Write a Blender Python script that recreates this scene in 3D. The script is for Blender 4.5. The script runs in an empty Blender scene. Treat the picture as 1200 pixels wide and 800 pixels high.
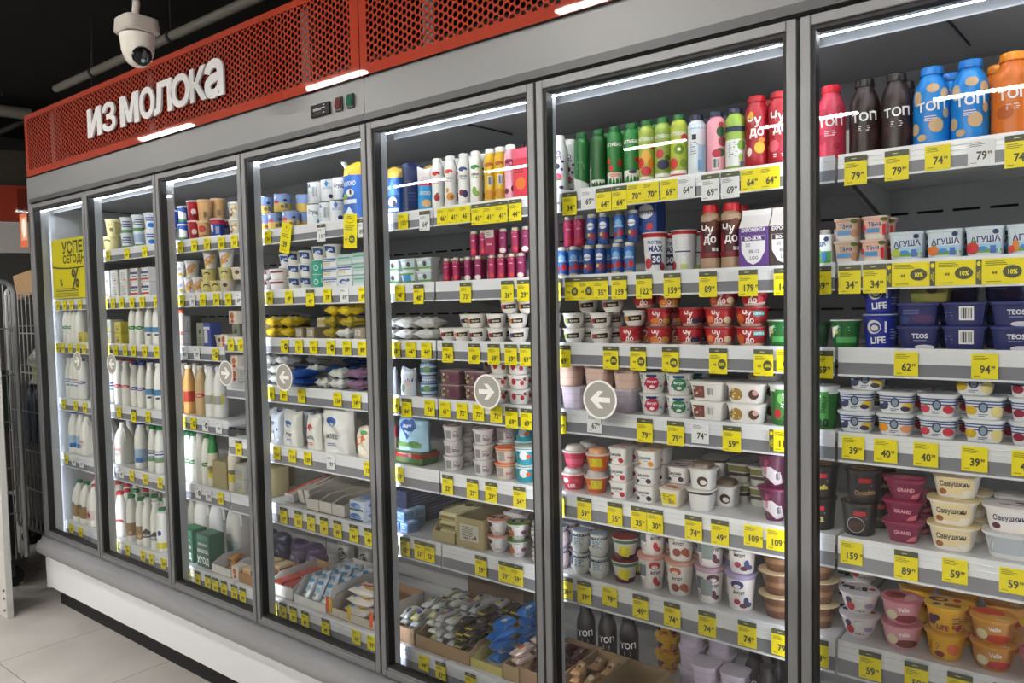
import bpy, math, random
from mathutils import Vector, Matrix
PI = math.pi
rnd = random.Random(11)
SC = bpy.context.scene
COL = SC.collection

# ------------------------------------------------------------------ camera
CAM = Vector((4.2533, -1.54222, 1.1307))
RGT = Vector((0.78767593, 0.6157501, -0.02045608))
UPV = Vector((-0.01357809, 0.05054515, 0.99862947))
FWD = Vector((-0.61594015, 0.78631864, -0.04817391))
FPX = 891.6
def sx(px, y, z):
    """world x of the spot on the line (y, z) along the case that the picture shows in column px"""
    k = RGT * FPX - FWD * (px - 600)
    return CAM.x - (k.y * (y - CAM.y) + k.z * (z - CAM.z)) / k.x

# --------------------------------------------------------------- materials
def lin(h):
    h = h.lstrip('#')
    if len(h) == 3: h = ''.join(c * 2 for c in h)
    o = []
    for i in (0, 2, 4):
        c = int(h[i:i + 2], 16) / 255
        o.append(c / 12.92 if c <= .04045 else ((c + .055) / 1.055) ** 2.4)
    return (*o, 1)
MC = {}
def M(col, rough=.42, metal=0., kind='', scale=30., amt=.05, emit=0., trans=0.):
    key = (col, rough, metal, kind, scale, amt, emit, trans)
    if key in MC: return MC[key]
    m = bpy.data.materials.new((kind or 'surface') + '_' + col.strip('#')); m.use_nodes = True
    nt = m.node_tree; b = nt.nodes['Principled BSDF']
    c = lin(col)
    b.inputs['Roughness'].default_value = rough
    b.inputs['Metallic'].default_value = metal
    if kind == 'ink':
        b.inputs['Base Color'].default_value = c
    else:
        tc = nt.nodes.new('ShaderNodeTexCoord'); nz = nt.nodes.new('ShaderNodeTexNoise'); mx = nt.nodes.new('ShaderNodeMix')
        nz.inputs['Scale'].default_value = scale; nz.inputs['Detail'].default_value = 2
        mx.data_type = 'RGBA'
        mx.inputs[6].default_value = tuple(max(0, x * (1 - amt)) for x in c[:3]) + (1,)
        mx.inputs[7].default_value = tuple(min(1, x * (1 + amt)) for x in c[:3]) + (1,)
        nt.links.new(tc.outputs['Object'], nz.inputs['Vector'])
        nt.links.new(nz.outputs['Fac'], mx.inputs[0])
        nt.links.new(mx.outputs[2], b.inputs['Base Color'])
        if kind in ('cardboard', 'metal', 'foil'):
            bp = nt.nodes.new('ShaderNodeBump'); bp.inputs['Strength'].default_value = .12 if kind != 'foil' else .5
            bp.inputs['Distance'].default_value = .002
            nt.links.new(nz.outputs['Fac'], bp.inputs['Height']); nt.links.new(bp.outputs['Normal'], b.inputs['Normal'])
    if emit:
        b.inputs['Emission Color'].default_value = c; b.inputs['Emission Strength'].default_value = emit
    if trans:
        out = nt.nodes['Material Output']; tr = nt.nodes.new('ShaderNodeBsdfTransparent'); mi = nt.nodes.new('ShaderNodeMixShader')
        tr.inputs['Color'].default_value = tuple(.5 + .5 * x for x in c[:3]) + (1,)
        mi.inputs[0].default_value = trans
        nt.links.new(b.outputs[0], mi.inputs[1]); nt.links.new(tr.outputs[0], mi.inputs[2]); nt.links.new(mi.outputs[0], out.inputs[0])
    MC[key] = m
    return m
def I(col): return M(col, .5, kind='ink')
def CB(col='#b08a62'): return M(col, .85, kind='cardboard', scale=60, amt=.1)
def FOIL(col): return M(col, .28, .25, 'foil', 55, .12)

# ------------------------------------------------------------ mesh builder
class MB:
    def __init__(s): s.v = []; s.f = []; s.m = []; s.mats = []; s.ix = {}
    def slot(s, mat):
        if mat.name not in s.ix: s.ix[mat.name] = len(s.mats); s.mats.append(mat)
        return s.ix[mat.name]
    def add(s, vs, fs, mat):
        b = len(s.v); s.v += [tuple(v) for v in vs]; k = s.slot(mat)
        for f in fs: s.f.append([b + i for i in f]); s.m.append(k)
    def box(s, x0, x1, y0, y1, z0, z1, mat, c=0., M4=None):
        if c <= 0:
            vs = [(x, y, z) for z in (z0, z1) for y in (y0, y1) for x in (x0, x1)]
            fs = [(0, 2, 3, 1), (4, 5, 7, 6), (0, 1, 5, 4), (2, 6, 7, 3), (0, 4, 6, 2), (1, 3, 7, 5)]
        else:
            c = min(c, (x1 - x0) * .45, (y1 - y0) * .45, (z1 - z0) * .45)
            vs = []; id = {}
            for k, z in enumerate((z0, z1)):
                for j, y in enumerate((y0, y1)):
                    for i, x in enumerate((x0, x1)):
                        dx = c if i == 0 else -c; dy = c if j == 0 else -c; dz = c if k == 0 else -c
                        for a, p in enumerate(((x, y + dy, z + dz), (x + dx, y, z + dz), (x + dx, y + dy, z))):
                            id[i, j, k, a] = len(vs); vs.append(p)
            fs = []
            for k in (0, 1):
                q = [id[i, j, k, 2] for i, j in ((0, 0), (1, 0), (1, 1), (0, 1))]; fs.append(q if k else q[::-1])
                q = [id[i, k, j, 1] for i, j in ((0, 0), (1, 0), (1, 1), (0, 1))]; fs.append(q if not k else q[::-1])
                q = [id[k, i, j, 0] for i, j in ((0, 0), (1, 0), (1, 1), (0, 1))]; fs.append(q if k else q[::-1])
            for a in (0, 1):
                for b in (0, 1):
                    fs.append([id[0, a, b, 1], id[1, a, b, 1], id[1, a, b, 2], id[0, a, b, 2]] if (a == 0) == (b == 1) else [id[0, a, b, 2], id[1, a, b, 2], id[1, a, b, 1], id[0, a, b, 1]])
                    fs.append([id[a, 0, b, 0], id[a, 0, b, 2], id[a, 1, b, 2], id[a, 1, b, 0]] if (a == 0) == (b == 0) else [id[a, 0, b, 2], id[a, 0, b, 0], id[a, 1, b, 0], id[a, 1, b, 2]])
                    fs.append([id[a, b, 0, 0], id[a, b, 0, 1], id[a, b, 1, 1], id[a, b, 1, 0]] if (a == 0) == (b == 1) else [id[a, b, 0, 1], id[a, b, 0, 0], id[a, b, 1, 0], id[a, b, 1, 1]])
            for i in (0, 1):
                for j in (0, 1):
                    for k in (0, 1):
                        q = [id[i, j, k, 0], id[i, j, k, 1], id[i, j, k, 2]]; fs.append(q if (i + j + k) % 2 == 0 else q[::-1])
        if M4 is not None: vs = [tuple(M4 @ Vector(v)) for v in vs]
        s.add(vs, fs, mat)
    def tube(s, pts, r, mat, n=10, closed=False):
        pts = [Vector(p) for p in pts]; rings = []
        for i, p in enumerate(pts):
            if closed: d = pts[(i + 1) % len(pts)] - pts[i - 1]
            else: d = pts[min(i + 1, len(pts) - 1)] - pts[max(i - 1, 0)]
            d.normalize(); a = d.orthogonal().normalized() if abs(d.z) < .9 else Vector((1, 0, 0))
            if abs(d.z) < .9: a = d.cross(Vector((0, 0, 1))).normalized()
            b = d.cross(a).normalized(); a = b.cross(d).normalized()
            rings.append([p + (a * math.cos(2 * PI * k / n) + b * math.sin(2 * PI * k / n)) * r for k in range(n)])
        vs = [v for q in rings for v in q]; fs = []; L = len(rings)
        for i in range(L if closed else L - 1):
            for k in range(n):
                fs.append([i * n + k, i * n + (k + 1) % n, ((i + 1) % L) * n + (k + 1) % n, ((i + 1) % L) * n + k])
        if not closed: fs += [list(range(n))[::-1], [(L - 1) * n + k for k in range(n)]]
        s.add(vs, fs, mat)
    def prism(s, prof, x0, x1, mat):
        """profile of (y, z) swept along x"""
        n = len(prof); vs = [(x, y, z) for x in (x0, x1) for y, z in prof]
        fs = [[i, (i + 1) % n, n + (i + 1) % n, n + i] for i in range(n)] + [list(range(n))[::-1], [n + i for i in range(n)]]
        s.add(vs, fs, mat)
    def rings(s, rs, mat, cap0=True, cap1=True):
        n = len(rs[0]); vs = [v for q in rs for v in q]; L = len(rs)
        fs = [[i * n + k, i * n + (k + 1) % n, (i + 1) * n + (k + 1) % n, (i + 1) * n + k] for i in range(L - 1) for k in range(n)]
        if cap0: fs.append(list(range(n))[::-1])
        if cap1: fs.append([(L - 1) * n + k for k in range(n)])
        s.add(vs, fs, mat)
    def mesh(s, name, ang=.6):
        me = bpy.data.meshes.new(name); me.from_pydata(s.v, [], s.f)
        for m in s.mats: me.materials.append(m)
        me.polygons.foreach_set('material_index', s.m)
        me.polygons.foreach_set('use_smooth', [True] * len(s.f))
        me.set_sharp_from_angle(angle=ang); me.update()
        return me
    def build(s, name, parent=None, loc=(0, 0, 0), rz=0., ang=.6):
        return link(name, s.mesh(name, ang), parent, loc, rz)
def link(name, me, parent=None, loc=(0, 0, 0), rz=0.):
    o = bpy.data.objects.new(name, me); COL.objects.link(o); o.location = loc
    if rz: o.rotation_euler = (0, 0, rz)
    if parent is not None: o.parent = parent
    return o
def spawn(kind, loc, rz=0.):
    """one more of a kind: a body with its cap or lid under an empty, or a plain one-piece thing"""
    k = K[kind]
    if not k['parts']: return link(k['name'], k['root'], None, loc, rz)
    o = empty(k['name'], loc, rz)
    link(k['body'], k['root'], o)
    for n, me in k['parts']: link(n, me, o)
    return o
def tag(o, label=None, cat=None, group=None, kind=None):
    for k, v in (('label', label), ('category', cat), ('group', group), ('kind', kind)):
        if v: o[k] = v
    return o
def empty(name, loc=(0, 0, 0), rz=0.):
    o = bpy.data.objects.new(name, None); COL.objects.link(o); o.location = loc; o.rotation_euler = (0, 0, rz); return o

# ------------------------------------------------------------- lettering
TX = {}
def text(t, bold=.03):
    """flat outline of t: cap height 1, centred on x, standing on v = 0"""
    if (t, bold) in TX: return TX[t, bold]
    c = bpy.data.curves.new('lettering', 'FONT'); c.body = t; c.offset = bold; c.resolution_u = 2; c.align_x = 'CENTER'
    o = bpy.data.objects.new('lettering', c); COL.objects.link(o)
    dg = bpy.context.evaluated_depsgraph_get(); dg.update()
    me = o.evaluated_get(dg).to_mesh()
    vs = [(v.co.x / .73, v.co.y / .73) for v in me.vertices]; fs = [list(p.vertices) for p in me.polygons]
    if fs:
        a = Vector((*vs[fs[0][0]], 0)); b = Vector((*vs[fs[0][1]], 0)); d = Vector((*vs[fs[0][2]], 0))
        if (b - a).cross(d - a).z < 0: fs = [f[::-1] for f in fs]
    o.evaluated_get(dg).to_mesh_clear(); bpy.data.objects.remove(o); bpy.data.curves.remove(c)
    TX[t, bold] = (vs, fs); return TX[t, bold]

def shapes(d):
    """one printed mark -> (points in mm, faces, colour)"""
    k = d[0]
    if k == 'r':
        _, u, v, w, h, col = d[:6]; nu = max(1, int(w / 8)); nv = 1
        vs = [(u - w / 2 + w * i / nu, v - h / 2 + h * j / nv) for j in range(nv + 1) for i in range(nu + 1)]
        fs = [[j * (nu + 1) + i, j * (nu + 1) + i + 1, (j + 1) * (nu + 1) + i + 1, (j + 1) * (nu + 1) + i] for j in range(nv) for i in range(nu)]
    elif k == 'e':
        _, u, v, w, h, col = d[:6]; n = 14; vs = [(u, v)]; fs = []
        for q in (.55, 1): vs += [(u + w / 2 * q * math.cos(2 * PI * i / n), v + h / 2 * q * math.sin(2 * PI * i / n)) for i in range(n)]
        for i in range(n):
            j = (i + 1) % n; fs.append([0, 1 + i, 1 + j]); fs.append([1 + i, 1 + n + i, 1 + n + j, 1 + j])
    elif k == 't':
        _, u, v, sz, col, t = d[:6]; a = math.radians(d[6]) if len(d) > 6 else 0; q = d[7] if len(d) > 7 else 1.
        a0, fs = text(t); ca, sa = math.cos(a), math.sin(a)
        vs = [(u + (x * q * ca - (y - .5) * sa) * sz, v + (x * q * sa + (y - .5) * ca) * sz) for x, y in a0]
    elif k == 'p':
        _, pts, col = d; vs = []; fs = []; u0, u1 = min(p[0] for p in pts), max(p[0] for p in pts); n = max(1, math.ceil((u1 - u0) / 6))
        def cut(P, x, keep):
            o = []
            for a, b in zip(P, P[1:] + P[:1]):
                ia, ib = keep * (a[0] - x) >= 0, keep * (b[0] - x) >= 0
                if ia: o.append(a)
                if ia != ib: f = (x - a[0]) / (b[0] - a[0]); o.append((x, a[1] + (b[1] - a[1]) * f))
            return o
        for i in range(n):
            q = cut(cut(list(pts), u0 + (u1 - u0) * i / n, 1), u0 + (u1 - u0) * (i + 1) / n, -1)
            if len(q) > 2: fs.append(list(range(len(vs), len(vs) + len(q)))); vs += q
    elif k == 'bar':
        _, u, v, w, h, col = d[:6]; vs = []; fs = []; x = u - w / 2
        ws = [1, 2, 1, 1, 3, 1, 2, 1, 1, 2, 1, 3, 1, 1, 2]; tot = sum(ws)
        for i, q in enumerate(ws):
            dx = w * q / tot
            if i % 2 == 0:
                b = len(vs); vs += [(x, v - h / 2), (x + dx, v - h / 2), (x + dx, v + h / 2), (x, v + h / 2)]; fs.append([b, b + 1, b + 2, b + 3])
            x += dx
    elif k == 'lines':
        _, u, v, w, n, pitch, col = d; vs = []; fs = []; q = random.Random(int(u * 7 + v * 13 + n))
        for i in range(n):
            y = v - i * pitch; x0 = u - w / 2; x1 = x0 + w * q.uniform(.6, 1); b = len(vs); t = pitch * .22
            vs += [(x0, y - t), (x1, y - t), (x1, y + t), (x0, y + t)]; fs.append([b, b + 1, b + 2, b + 3])
    return vs, fs, col
def flat(mb, decs, fn, eps0=.0004):
    """print marks on a surface fn(u, v, off) (metres)"""
    for i, d in enumerate(decs):
        vs, fs, col = shapes(d); off = eps0 + .00022 * i
        mb.add([fn(u / 1000, v / 1000, off) for u, v in vs], fs, I(col))

# ------------------------------------------------- round and square bodies
UNIT = {}
def unit(n, asp, N):
    key = (n, asp, N)
    if key in UNIT: return UNIT[key]
    D = 720; P = []
    for i in range(D + 1):
        a = -PI / 2 + 2 * PI * i / D; c, s_ = math.cos(a), math.sin(a)
        P.append((math.copysign(abs(c) ** (2 / n), c), asp * math.copysign(abs(s_) ** (2 / n), s_)))
    L = [0]
    for a, b in zip(P, P[1:]): L.append(L[-1] + math.dist(a, b))
    def at(t):
        t = (t % 1) * L[-1]; lo, hi = 0, D
        while hi - lo > 1:
            m = (lo + hi) // 2
            if L[m] <= t: lo = m
            else: hi = m
        f = (t - L[lo]) / max(L[hi] - L[lo], 1e-12); a, b = P[lo], P[hi]
        dx, dy = b[0] - a[0], b[1] - a[1]; q = math.hypot(dx, dy) or 1
        return (a[0] + dx * f, a[1] + dy * f, dy / q, -dx / q)
    UNIT[key] = (L[-1], at, [at(i / N) for i in range(N)]); return UNIT[key]
class Body:
    """upright vessel: profile [(z, r)], cross-section superellipse n, depth ratio asp, colour bands [(z_from, material)]"""
    def __init__(s, prof, bands, n=2, asp=1., N=20):
        zs = [p[0] for p in prof]; s.prof = list(prof); s.n = n; s.asp = asp
        for z, _ in bands[1:]:
            if zs[0] < z < zs[-1] and all(abs(z - q[0]) > 1e-5 for q in s.prof): s.prof.append((z, s.R(z)))
        s.prof.sort(key=lambda p: p[0]) if all(b[0] >= a[0] for a, b in zip(prof, prof[1:])) else None
        s.bands = bands; s.N = N; s.per, s.at, s.tab = unit(n, asp, N)
    def R(s, z):
        P = s.prof
        if z <= P[0][0]: return P[0][1]
        for a, b in zip(P, P[1:]):
            if a[0] <= z <= b[0]: return a[1] + (b[1] - a[1]) * ((z - a[0]) / max(b[0] - a[0], 1e-9))
        return P[-1][1]
    def pos(s, u, z, off):
        R = s.R(z); x, y, nx, ny = s.at(u / (s.per * R)); return (x * R + nx * off, y * R + ny * off, z)
    def into(s, mb, z0=0.):
        rs = [[(x * r, y * r, z + z0) for x, y, _, _ in s.tab] for z, r in s.prof]
        n = s.N; b = len(mb.v); mb.v += [v for q in rs for v in q]; L = len(rs)
        def put(f, m): mb.f.append([b + q for q in f]); mb.m.append(mb.slot(m))
        for k in range(L - 1):
            zm = (s.prof[k][0] + s.prof[k + 1][0]) / 2; m = s.bands[0][1]
            for z, q in s.bands:
                if zm >= z: m = q
            for j in range(n): put([k * n + j, k * n + (j + 1) % n, (k + 1) * n + (j + 1) % n, (k + 1) * n + j], m)
        put(list(range(n))[::-1], s.bands[0][1]); put([(L - 1) * n + j for j in range(n)], s.bands[-1][1])
        return s
# ------------------------------------------------------------------- room
ZF = -.36
def struct(o, cat=None, label=None): o['kind'] = 'structure'; return o
def tile_mat():
    m = bpy.data.materials.new('porcelain_floor_tiles'); m.use_nodes = True; nt = m.node_tree; b = nt.nodes['Principled BSDF']; L = nt.links.new
    tc = nt.nodes.new('ShaderNodeTexCoord'); mp = nt.nodes.new('ShaderNodeMapping'); br = nt.nodes.new('ShaderNodeTexBrick'); nz = nt.nodes.new('ShaderNodeTexNoise'); n2 = nt.nodes.new('ShaderNodeTexNoise')
    mp.inputs['Location'].default_value = (-.517, .40, 0); L(tc.outputs['Object'], mp.inputs[0]); L(mp.outputs[0], br.inputs[0])
    br.offset = 0; br.squash = 1
    for k, v in (('Scale', 1), ('Mortar Size', .0028), ('Mortar Smooth', .2), ('Brick Width', .595), ('Row Height', .595), ('Bias', 0)): br.inputs[k].default_value = v
    br.inputs['Color1'].default_value = lin('#b3afaa'); br.inputs['Color2'].default_value = lin('#bdb9b5'); br.inputs['Mortar'].default_value = lin('#857b70')
    nz.inputs['Scale'].default_value = 3; nz.inputs['Detail'].default_value = 6; n2.inputs['Scale'].default_value = 70; n2.inputs['Detail'].default_value = 3
    L(tc.outputs['Object'], nz.inputs['Vector']); L(tc.outputs['Object'], n2.inputs['Vector'])
    mx = nt.nodes.new('ShaderNodeMix'); mx.data_type = 'RGBA'; mx.blend_type = 'MULTIPLY'; mx.inputs[0].default_value = 1
    rp = nt.nodes.new('ShaderNodeMapRange'); rp.inputs[1].default_value = .3; rp.inputs[2].default_value = .7; rp.inputs[3].default_value = .82; rp.inputs[4].default_value = 1.1
    ad = nt.nodes.new('ShaderNodeMath'); ad.operation = 'MULTIPLY_ADD'; ad.inputs[1].default_value = .15
    L(n2.outputs['Fac'], ad.inputs[0]); L(nz.outputs['Fac'], ad.inputs[2]); L(ad.outputs[0], rp.inputs[0])
    L(br.outputs['Color'], mx.inputs[6]); L(rp.outputs[0], mx.inputs[7]); L(mx.outputs[2], b.inputs['Base Color'])
    b.inputs['Roughness'].default_value = .45
    return m
mb = MB(); mb.box(-5, 8, -6, 3, ZF - .1, ZF, tile_mat()); struct(mb.build('floor'))
mb = MB(); mb.box(-5, 8, -6, 3, 3.0, 3.1, M('#0b0b0b', .9)); struct(mb.build('ceiling'))
for nm, b in (('wall_back', (-5, 8, 2.4, 2.5)), ('wall_left', (-5, -4.9, -6, 2.4)), ('wall_right', (7.9, 8, -6, 2.4)), ('wall_front', (-5, 8, -6, -5.9))):
    mb = MB(); mb.box(*b, ZF, 3.0, M('#4a4846', .8, scale=4)); struct(mb.build(nm))

# -------------------------------------------------------- display cases
XG = [0, .604, 1.249, 1.849, 2.507, 3.131, 3.77, 4.39, 5.01]
YB = .53                      # back of the shelves
STEEL = M('#7b7c7e', .42, .3, 'metal', 200, .03)
DARK = M('#4c4d4f', .42, .3, 'metal', 200, .03)
FRAME = M('#7b7c7f', .42, .3, 'metal', 200, .03)
WHT = M('#e6e8ec', .35, .0, scale=8, amt=.02)
INN = M('#b9babb', .38, .1, scale=10, amt=.03)
GASK = M('#141414', .6)
LED = M('#f4f8ff', emit=28.0); FILL_BACK = M('#f3f6ff', emit=1.3)
FILL_SIDE = M('#f4f6ff', emit=3.5)  # fill glow for the hidden strips added on the door posts
def glass_mat():
    m = bpy.data.materials.new('door_glass'); m.use_nodes = True; nt = m.node_tree; nt.nodes.remove(nt.nodes['Principled BSDF']); L = nt.links.new
    tr = nt.nodes.new('ShaderNodeBsdfTransparent'); gl = nt.nodes.new('ShaderNodeBsdfGlossy'); fr = nt.nodes.new('ShaderNodeFresnel'); mx = nt.nodes.new('ShaderNodeMixShader')
    ml = nt.nodes.new('ShaderNodeMath'); ml.operation = 'MULTIPLY'; ml.inputs[1].default_value = .9
    tr.inputs[0].default_value = (.96, .975, .97, 1); gl.inputs['Roughness'].default_value = .004; fr.inputs[0].default_value = 1.45
    L(fr.outputs[0], ml.inputs[0]); L(ml.outputs[0], mx.inputs[0]); L(tr.outputs[0], mx.inputs[1]); L(gl.outputs[0], mx.inputs[2]); L(mx.outputs[0], nt.nodes['Material Output'].inputs[0])
    return m
GLASS = glass_mat()
def perf_mat():
    m = bpy.data.materials.new('perforated_red_sheet'); m.use_nodes = True; nt = m.node_tree; b = nt.nodes['Principled BSDF']; L = nt.links.new
    b.inputs['Base Color'].default_value = lin('#982a08'); b.inputs['Roughness'].default_value = .6; b.inputs['Specular IOR Level'].default_value = .25; b.inputs['Coat Weight'].default_value = .35; b.inputs['Coat Roughness'].default_value = .03
    tc = nt.nodes.new('ShaderNodeTexCoord'); sp = nt.nodes.new('ShaderNodeSeparateXYZ'); L(tc.outputs['Object'], sp.inputs[0])
    def mth(op, a, c=None, d=None):
        n = nt.nodes.new('ShaderNodeMath'); n.operation = op
        for i, v in enumerate((a, c, d)):
            if v is None: continue
            if isinstance(v, (int, float)): n.inputs[i].default_value = v
            else: L(v, n.inputs[i])
        return n.outputs[0]
    px, pz, rad = .0345, .0215, .0078
    u = mth('DIVIDE', sp.outputs[0], px); w = mth('DIVIDE', sp.outputs[2], pz)
    def dist(o):
        a = mth('MULTIPLY', mth('SUBTRACT', mth('FRACT', mth('ADD', u, o)), .5), px); c = mth('MULTIPLY', mth('SUBTRACT', mth('FRACT', mth('ADD', w, o)), .5), pz)
        return mth('SQRT', mth('ADD', mth('MULTIPLY', a, a), mth('MULTIPLY', c, c)))
    hole = mth('LESS_THAN', mth('MINIMUM', dist(0.), dist(.5)), rad)
    inz = mth('MULTIPLY', mth('GREATER_THAN', sp.outputs[2], .03), mth('LESS_THAN', sp.outputs[2], .277))
    inx = mth('MULTIPLY', mth('GREATER_THAN', sp.outputs[0], .03), mth('LESS_THAN', sp.outputs[0], 2.45))
    f = mth('MULTIPLY', hole, mth('MULTIPLY', inz, inx))
    tr = nt.nodes.new('ShaderNodeBsdfTransparent'); mi = nt.nodes.new('ShaderNodeMixShader')
    L(f, mi.inputs[0]); L(b.outputs[0], mi.inputs[1]); L(tr.outputs[0], mi.inputs[2]); L(mi.outputs[0], nt.nodes['Material Output'].inputs[0])
    return m
PERF = perf_mat()
ORD = ['first', 'second', 'third', 'fourth', 'fifth', 'sixth', 'seventh', 'eighth', 'ninth', 'tenth', 'eleventh', 'twelfth', 'thirteenth', 'fourteenth', 'fifteenth', 'sixteenth']
def frame_bars(mb, x0, x1, z0, z1, w, y0, y1, mat, c=.0015):
    mb.box(x0, x0 + w, y0, y1, z0, z1, mat, c); mb.box(x1 - w, x1, y0, y1, z0, z1, mat, c)
    mb.box(x0 + w, x1 - w, y0, y1, z0, z0 + w, mat, c); mb.box(x0 + w, x1 - w, y0, y1, z1 - w, z1, mat, c)
ARROW = {0: 1, 1: -1, 2: 1, 3: -1, 4: 1, 5: -1, 6: 1, 7: -1}
def arrow_mesh(sgn):
    mb = MB(); n = 40; R = .047
    def pt(r, a, y): return (r * math.cos(a), y, r * math.sin(a))
    grey, wh = M('#8d8d86', .5), M('#d6d6d3', .5)
    for r0, r1, mt in ((0, R * .9, grey), (R * .9, R, wh)):
        rs = [[pt(max(r, 1e-4), 2 * PI * i / n, 0) for i in range(n)] for r in (r0, r1)]
        mb.rings(rs, mt, False, False)
    s = sgn; P = [(-.029, -.006), (.004, -.006), (-.010, -.021), (.004, -.021), (.027, 0), (.004, .021), (-.010, .021), (.004, .006), (-.029, .006)]
    vs = [(s * x, -.0006, z) for x, z in P]
    f = [[0, 1, 7, 8], [1, 2, 3, 4], [1, 4, 7], [4, 5, 6, 7]]
    mb.add(vs, f, wh)
    return mb.mesh('arrow_sticker')
ARW = {s: arrow_mesh(s) for s in (1, -1)}
def case(x0, x1, gaps, first, label):
    r = empty('refrigerated_display_case', ((x0 + x1) / 2, .25, ZF)); ox = -(x0 + x1) / 2; off = (ox, -.25, -ZF)
    tag(r, label, 'display fridge', 'glass door display fridges')
    def P(name, mb, par=r, loc=off): return mb.build(name, par, loc)
    mb = MB(); mb.box(x0, x1, YB, YB + .05, -.1, 1.72, INN)
    for z in (1.33, 1.1, .95, .78, .55, .33):
        k = int((x1 - x0) / .075)
        for i in range(k): mb.box(x0 + .03 + i * .075, x0 + .085 + i * .075, YB - .0012, YB, z, z + .006, M('#1b1b1b', .8))
    for xs in (.41, 1.575, 2.70, 3.82, 4.95):
        if x0 < xs < x1: mb.box(xs - .0015, xs + .0015, YB - .001, YB, -.1, 1.7, M('#3c3c3c', .8))
    P('back_panel', mb)
    mb = MB(); mb.box(x0, x1, .035, YB, 1.675, 1.72, M('#a3a4a5', .4, .1, scale=10, amt=.03))
    for xs in (2.72, 3.98): 
        if x0 < xs < x1: mb.tube([(xs, .10, 1.673), (xs + .02, .22, 1.673), (xs + .03, .40, 1.673)], .0025, GASK, 6)
    P('canopy', mb)
    mb = MB(); mb.prism([(.0, 1.707), (.0, 1.812), (.06, 1.812), (.06, 1.707)], x0 + .001, x1 - .001, STEEL); P('header', mb)
    mb = MB(); mb.prism([(-.004, 1.686), (-.004, 1.706), (.06, 1.706), (.06, 1.686)], x0 + .001, x1 - .001, DARK); P('header_trim', mb)
    mb = MB(); mb.prism([(.035, -.005), (.0, -.005), (-.022, -.01), (-.04, -.022), (-.047, -.042), (-.047, -.062), (-.036, -.08), (-.02, -.09), (.035, -.09)], x0 - (.012 if first else 0), x1, M('#9b9ca0', .4, .25, 'metal', 200, .03)); P('bumper', mb)
    mb = MB(); mb.prism([(-.003, -.092), (-.003, -.255), (.012, -.262), (.04, -.262), (.04, -.092)], x0 - (.012 if first else 0), x1, WHT)
    P('kick_panel', mb)
    mb = MB(); mb.box(x0 + .05, x1, .075, YB, -.27, -.1, M('#3a3a3a', .7)); mb.box(x0 + .02, x1 - .001, .045, YB, ZF + .002, -.262, M('#1b1b1b', .8)); mb.box(x0, x1, .035, YB + .05, -.1, -.03, WHT)  # near-black plinth box added to deepen the shade under the kick panel
    P('base_tank', mb)
    if first:
        mb = MB(); mb.box(x0 - .03, x0 + .004, .0, YB + .05, -.10, 1.812, STEEL, .004); mb.box(x0 - .028, x0 + .002, .001, YB + .05, -.27, -.1, WHT)
        mb.box(x0 + .004, x0 + .018, .05, YB, -.03, 1.67, M('#c4c7c8', .35, .1))
        P('end_panel', mb)
        # controls on the header
        mb = MB(); mb.box(2.262, 2.353, -.009, .0, 1.732, 1.770, M('#101214', .7), .002)
        dec = [('t', -.0, 4, 6, '#d8dde0', 'ALD-2', 0), ('r', 22, 12, 8, 2, '#cfd4d8'), ('r', 22, -11, 8, 2, '#cfd4d8'), ('r', -4, -9, 30, 1.6, '#6a1a1a')]
        flat(mb, [d if d[0] != 't' else ('lines', 0, 4, 60, 2, 4, '#c8cdd0') for d in dec], lambda u, v, o: (2.307 + u, -.009 - o, 1.751 + v)); P('control_display', mb)
        for xx, cb, cd in ((2.395, '#5a0f14', '#1a1012'), (2.449, '#0e5a3c', '#101a16')):
            mb = MB(); mb.box(xx - .016, xx + .016, -.006, 0, 1.732, 1.775, M(cd, .4), .002)
            mb.prism([(-.006, 1.738), (-.013, 1.745), (-.008, 1.77), (-.006, 1.77)], xx - .012, xx + .012, M(cb, .3))
            o = P('rocker_switch', mb); o['label'] = ('red' if cb == '#5a0f14' else 'green') + ' rocker switch'
    # posts between the doors, with unseen glowing strips added to light the products
    for i, g in enumerate(gaps):
        a, b = (g - .014, g + .014)
        if first and i == 0: a, b = g + .018, g + .03
        if i == len(gaps) - 1 and first: b = g - .001
        if i == 0 and not first: a = g + .001
        mb = MB(); mb.box(a, b, .034, .064, -.02, 1.675, M('#b4b7b8', .35, .2)); mb.box(b - .0015, b, .064, .071, -.02, 1.675, M('#b4b7b8', .35, .2)); p = P('door_post', mb)
        mb = MB()
        if i > 0: mb.box(a - .004, a, .044, .0635, .0, 1.62, FILL_SIDE)
        else: mb.box(a + .001, b - .001, .0642, .0675, .0, 1.62, FILL_BACK)
        if i < len(gaps) - 1: mb.box(a + .002, b - .004, .0642, .0675, .0, 1.62, FILL_BACK)
        P('light_strip', mb, p, (0, 0, 0))  # added fill strip, kept out of sight behind the post
    mb = MB(); mb.box(gaps[0] + .03, gaps[-1], .0545, .056, 1.650, 1.652, LED); o = P('light_strip', mb)
    mb = MB(); mb.box(gaps[0] + .03, gaps[-1], .060, .070, 1.664, 1.675, M('#4a4c4f', .5, .1)); mb.box(gaps[0] + .03, gaps[-1], .088, .090, 1.6385, 1.6420, M('#75787b', .45)); mb.box(gaps[0] + .03, gaps[-1], .088, .092, 1.642, 1.675, M('#55585b', .5)); P('light_profile', mb)
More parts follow.
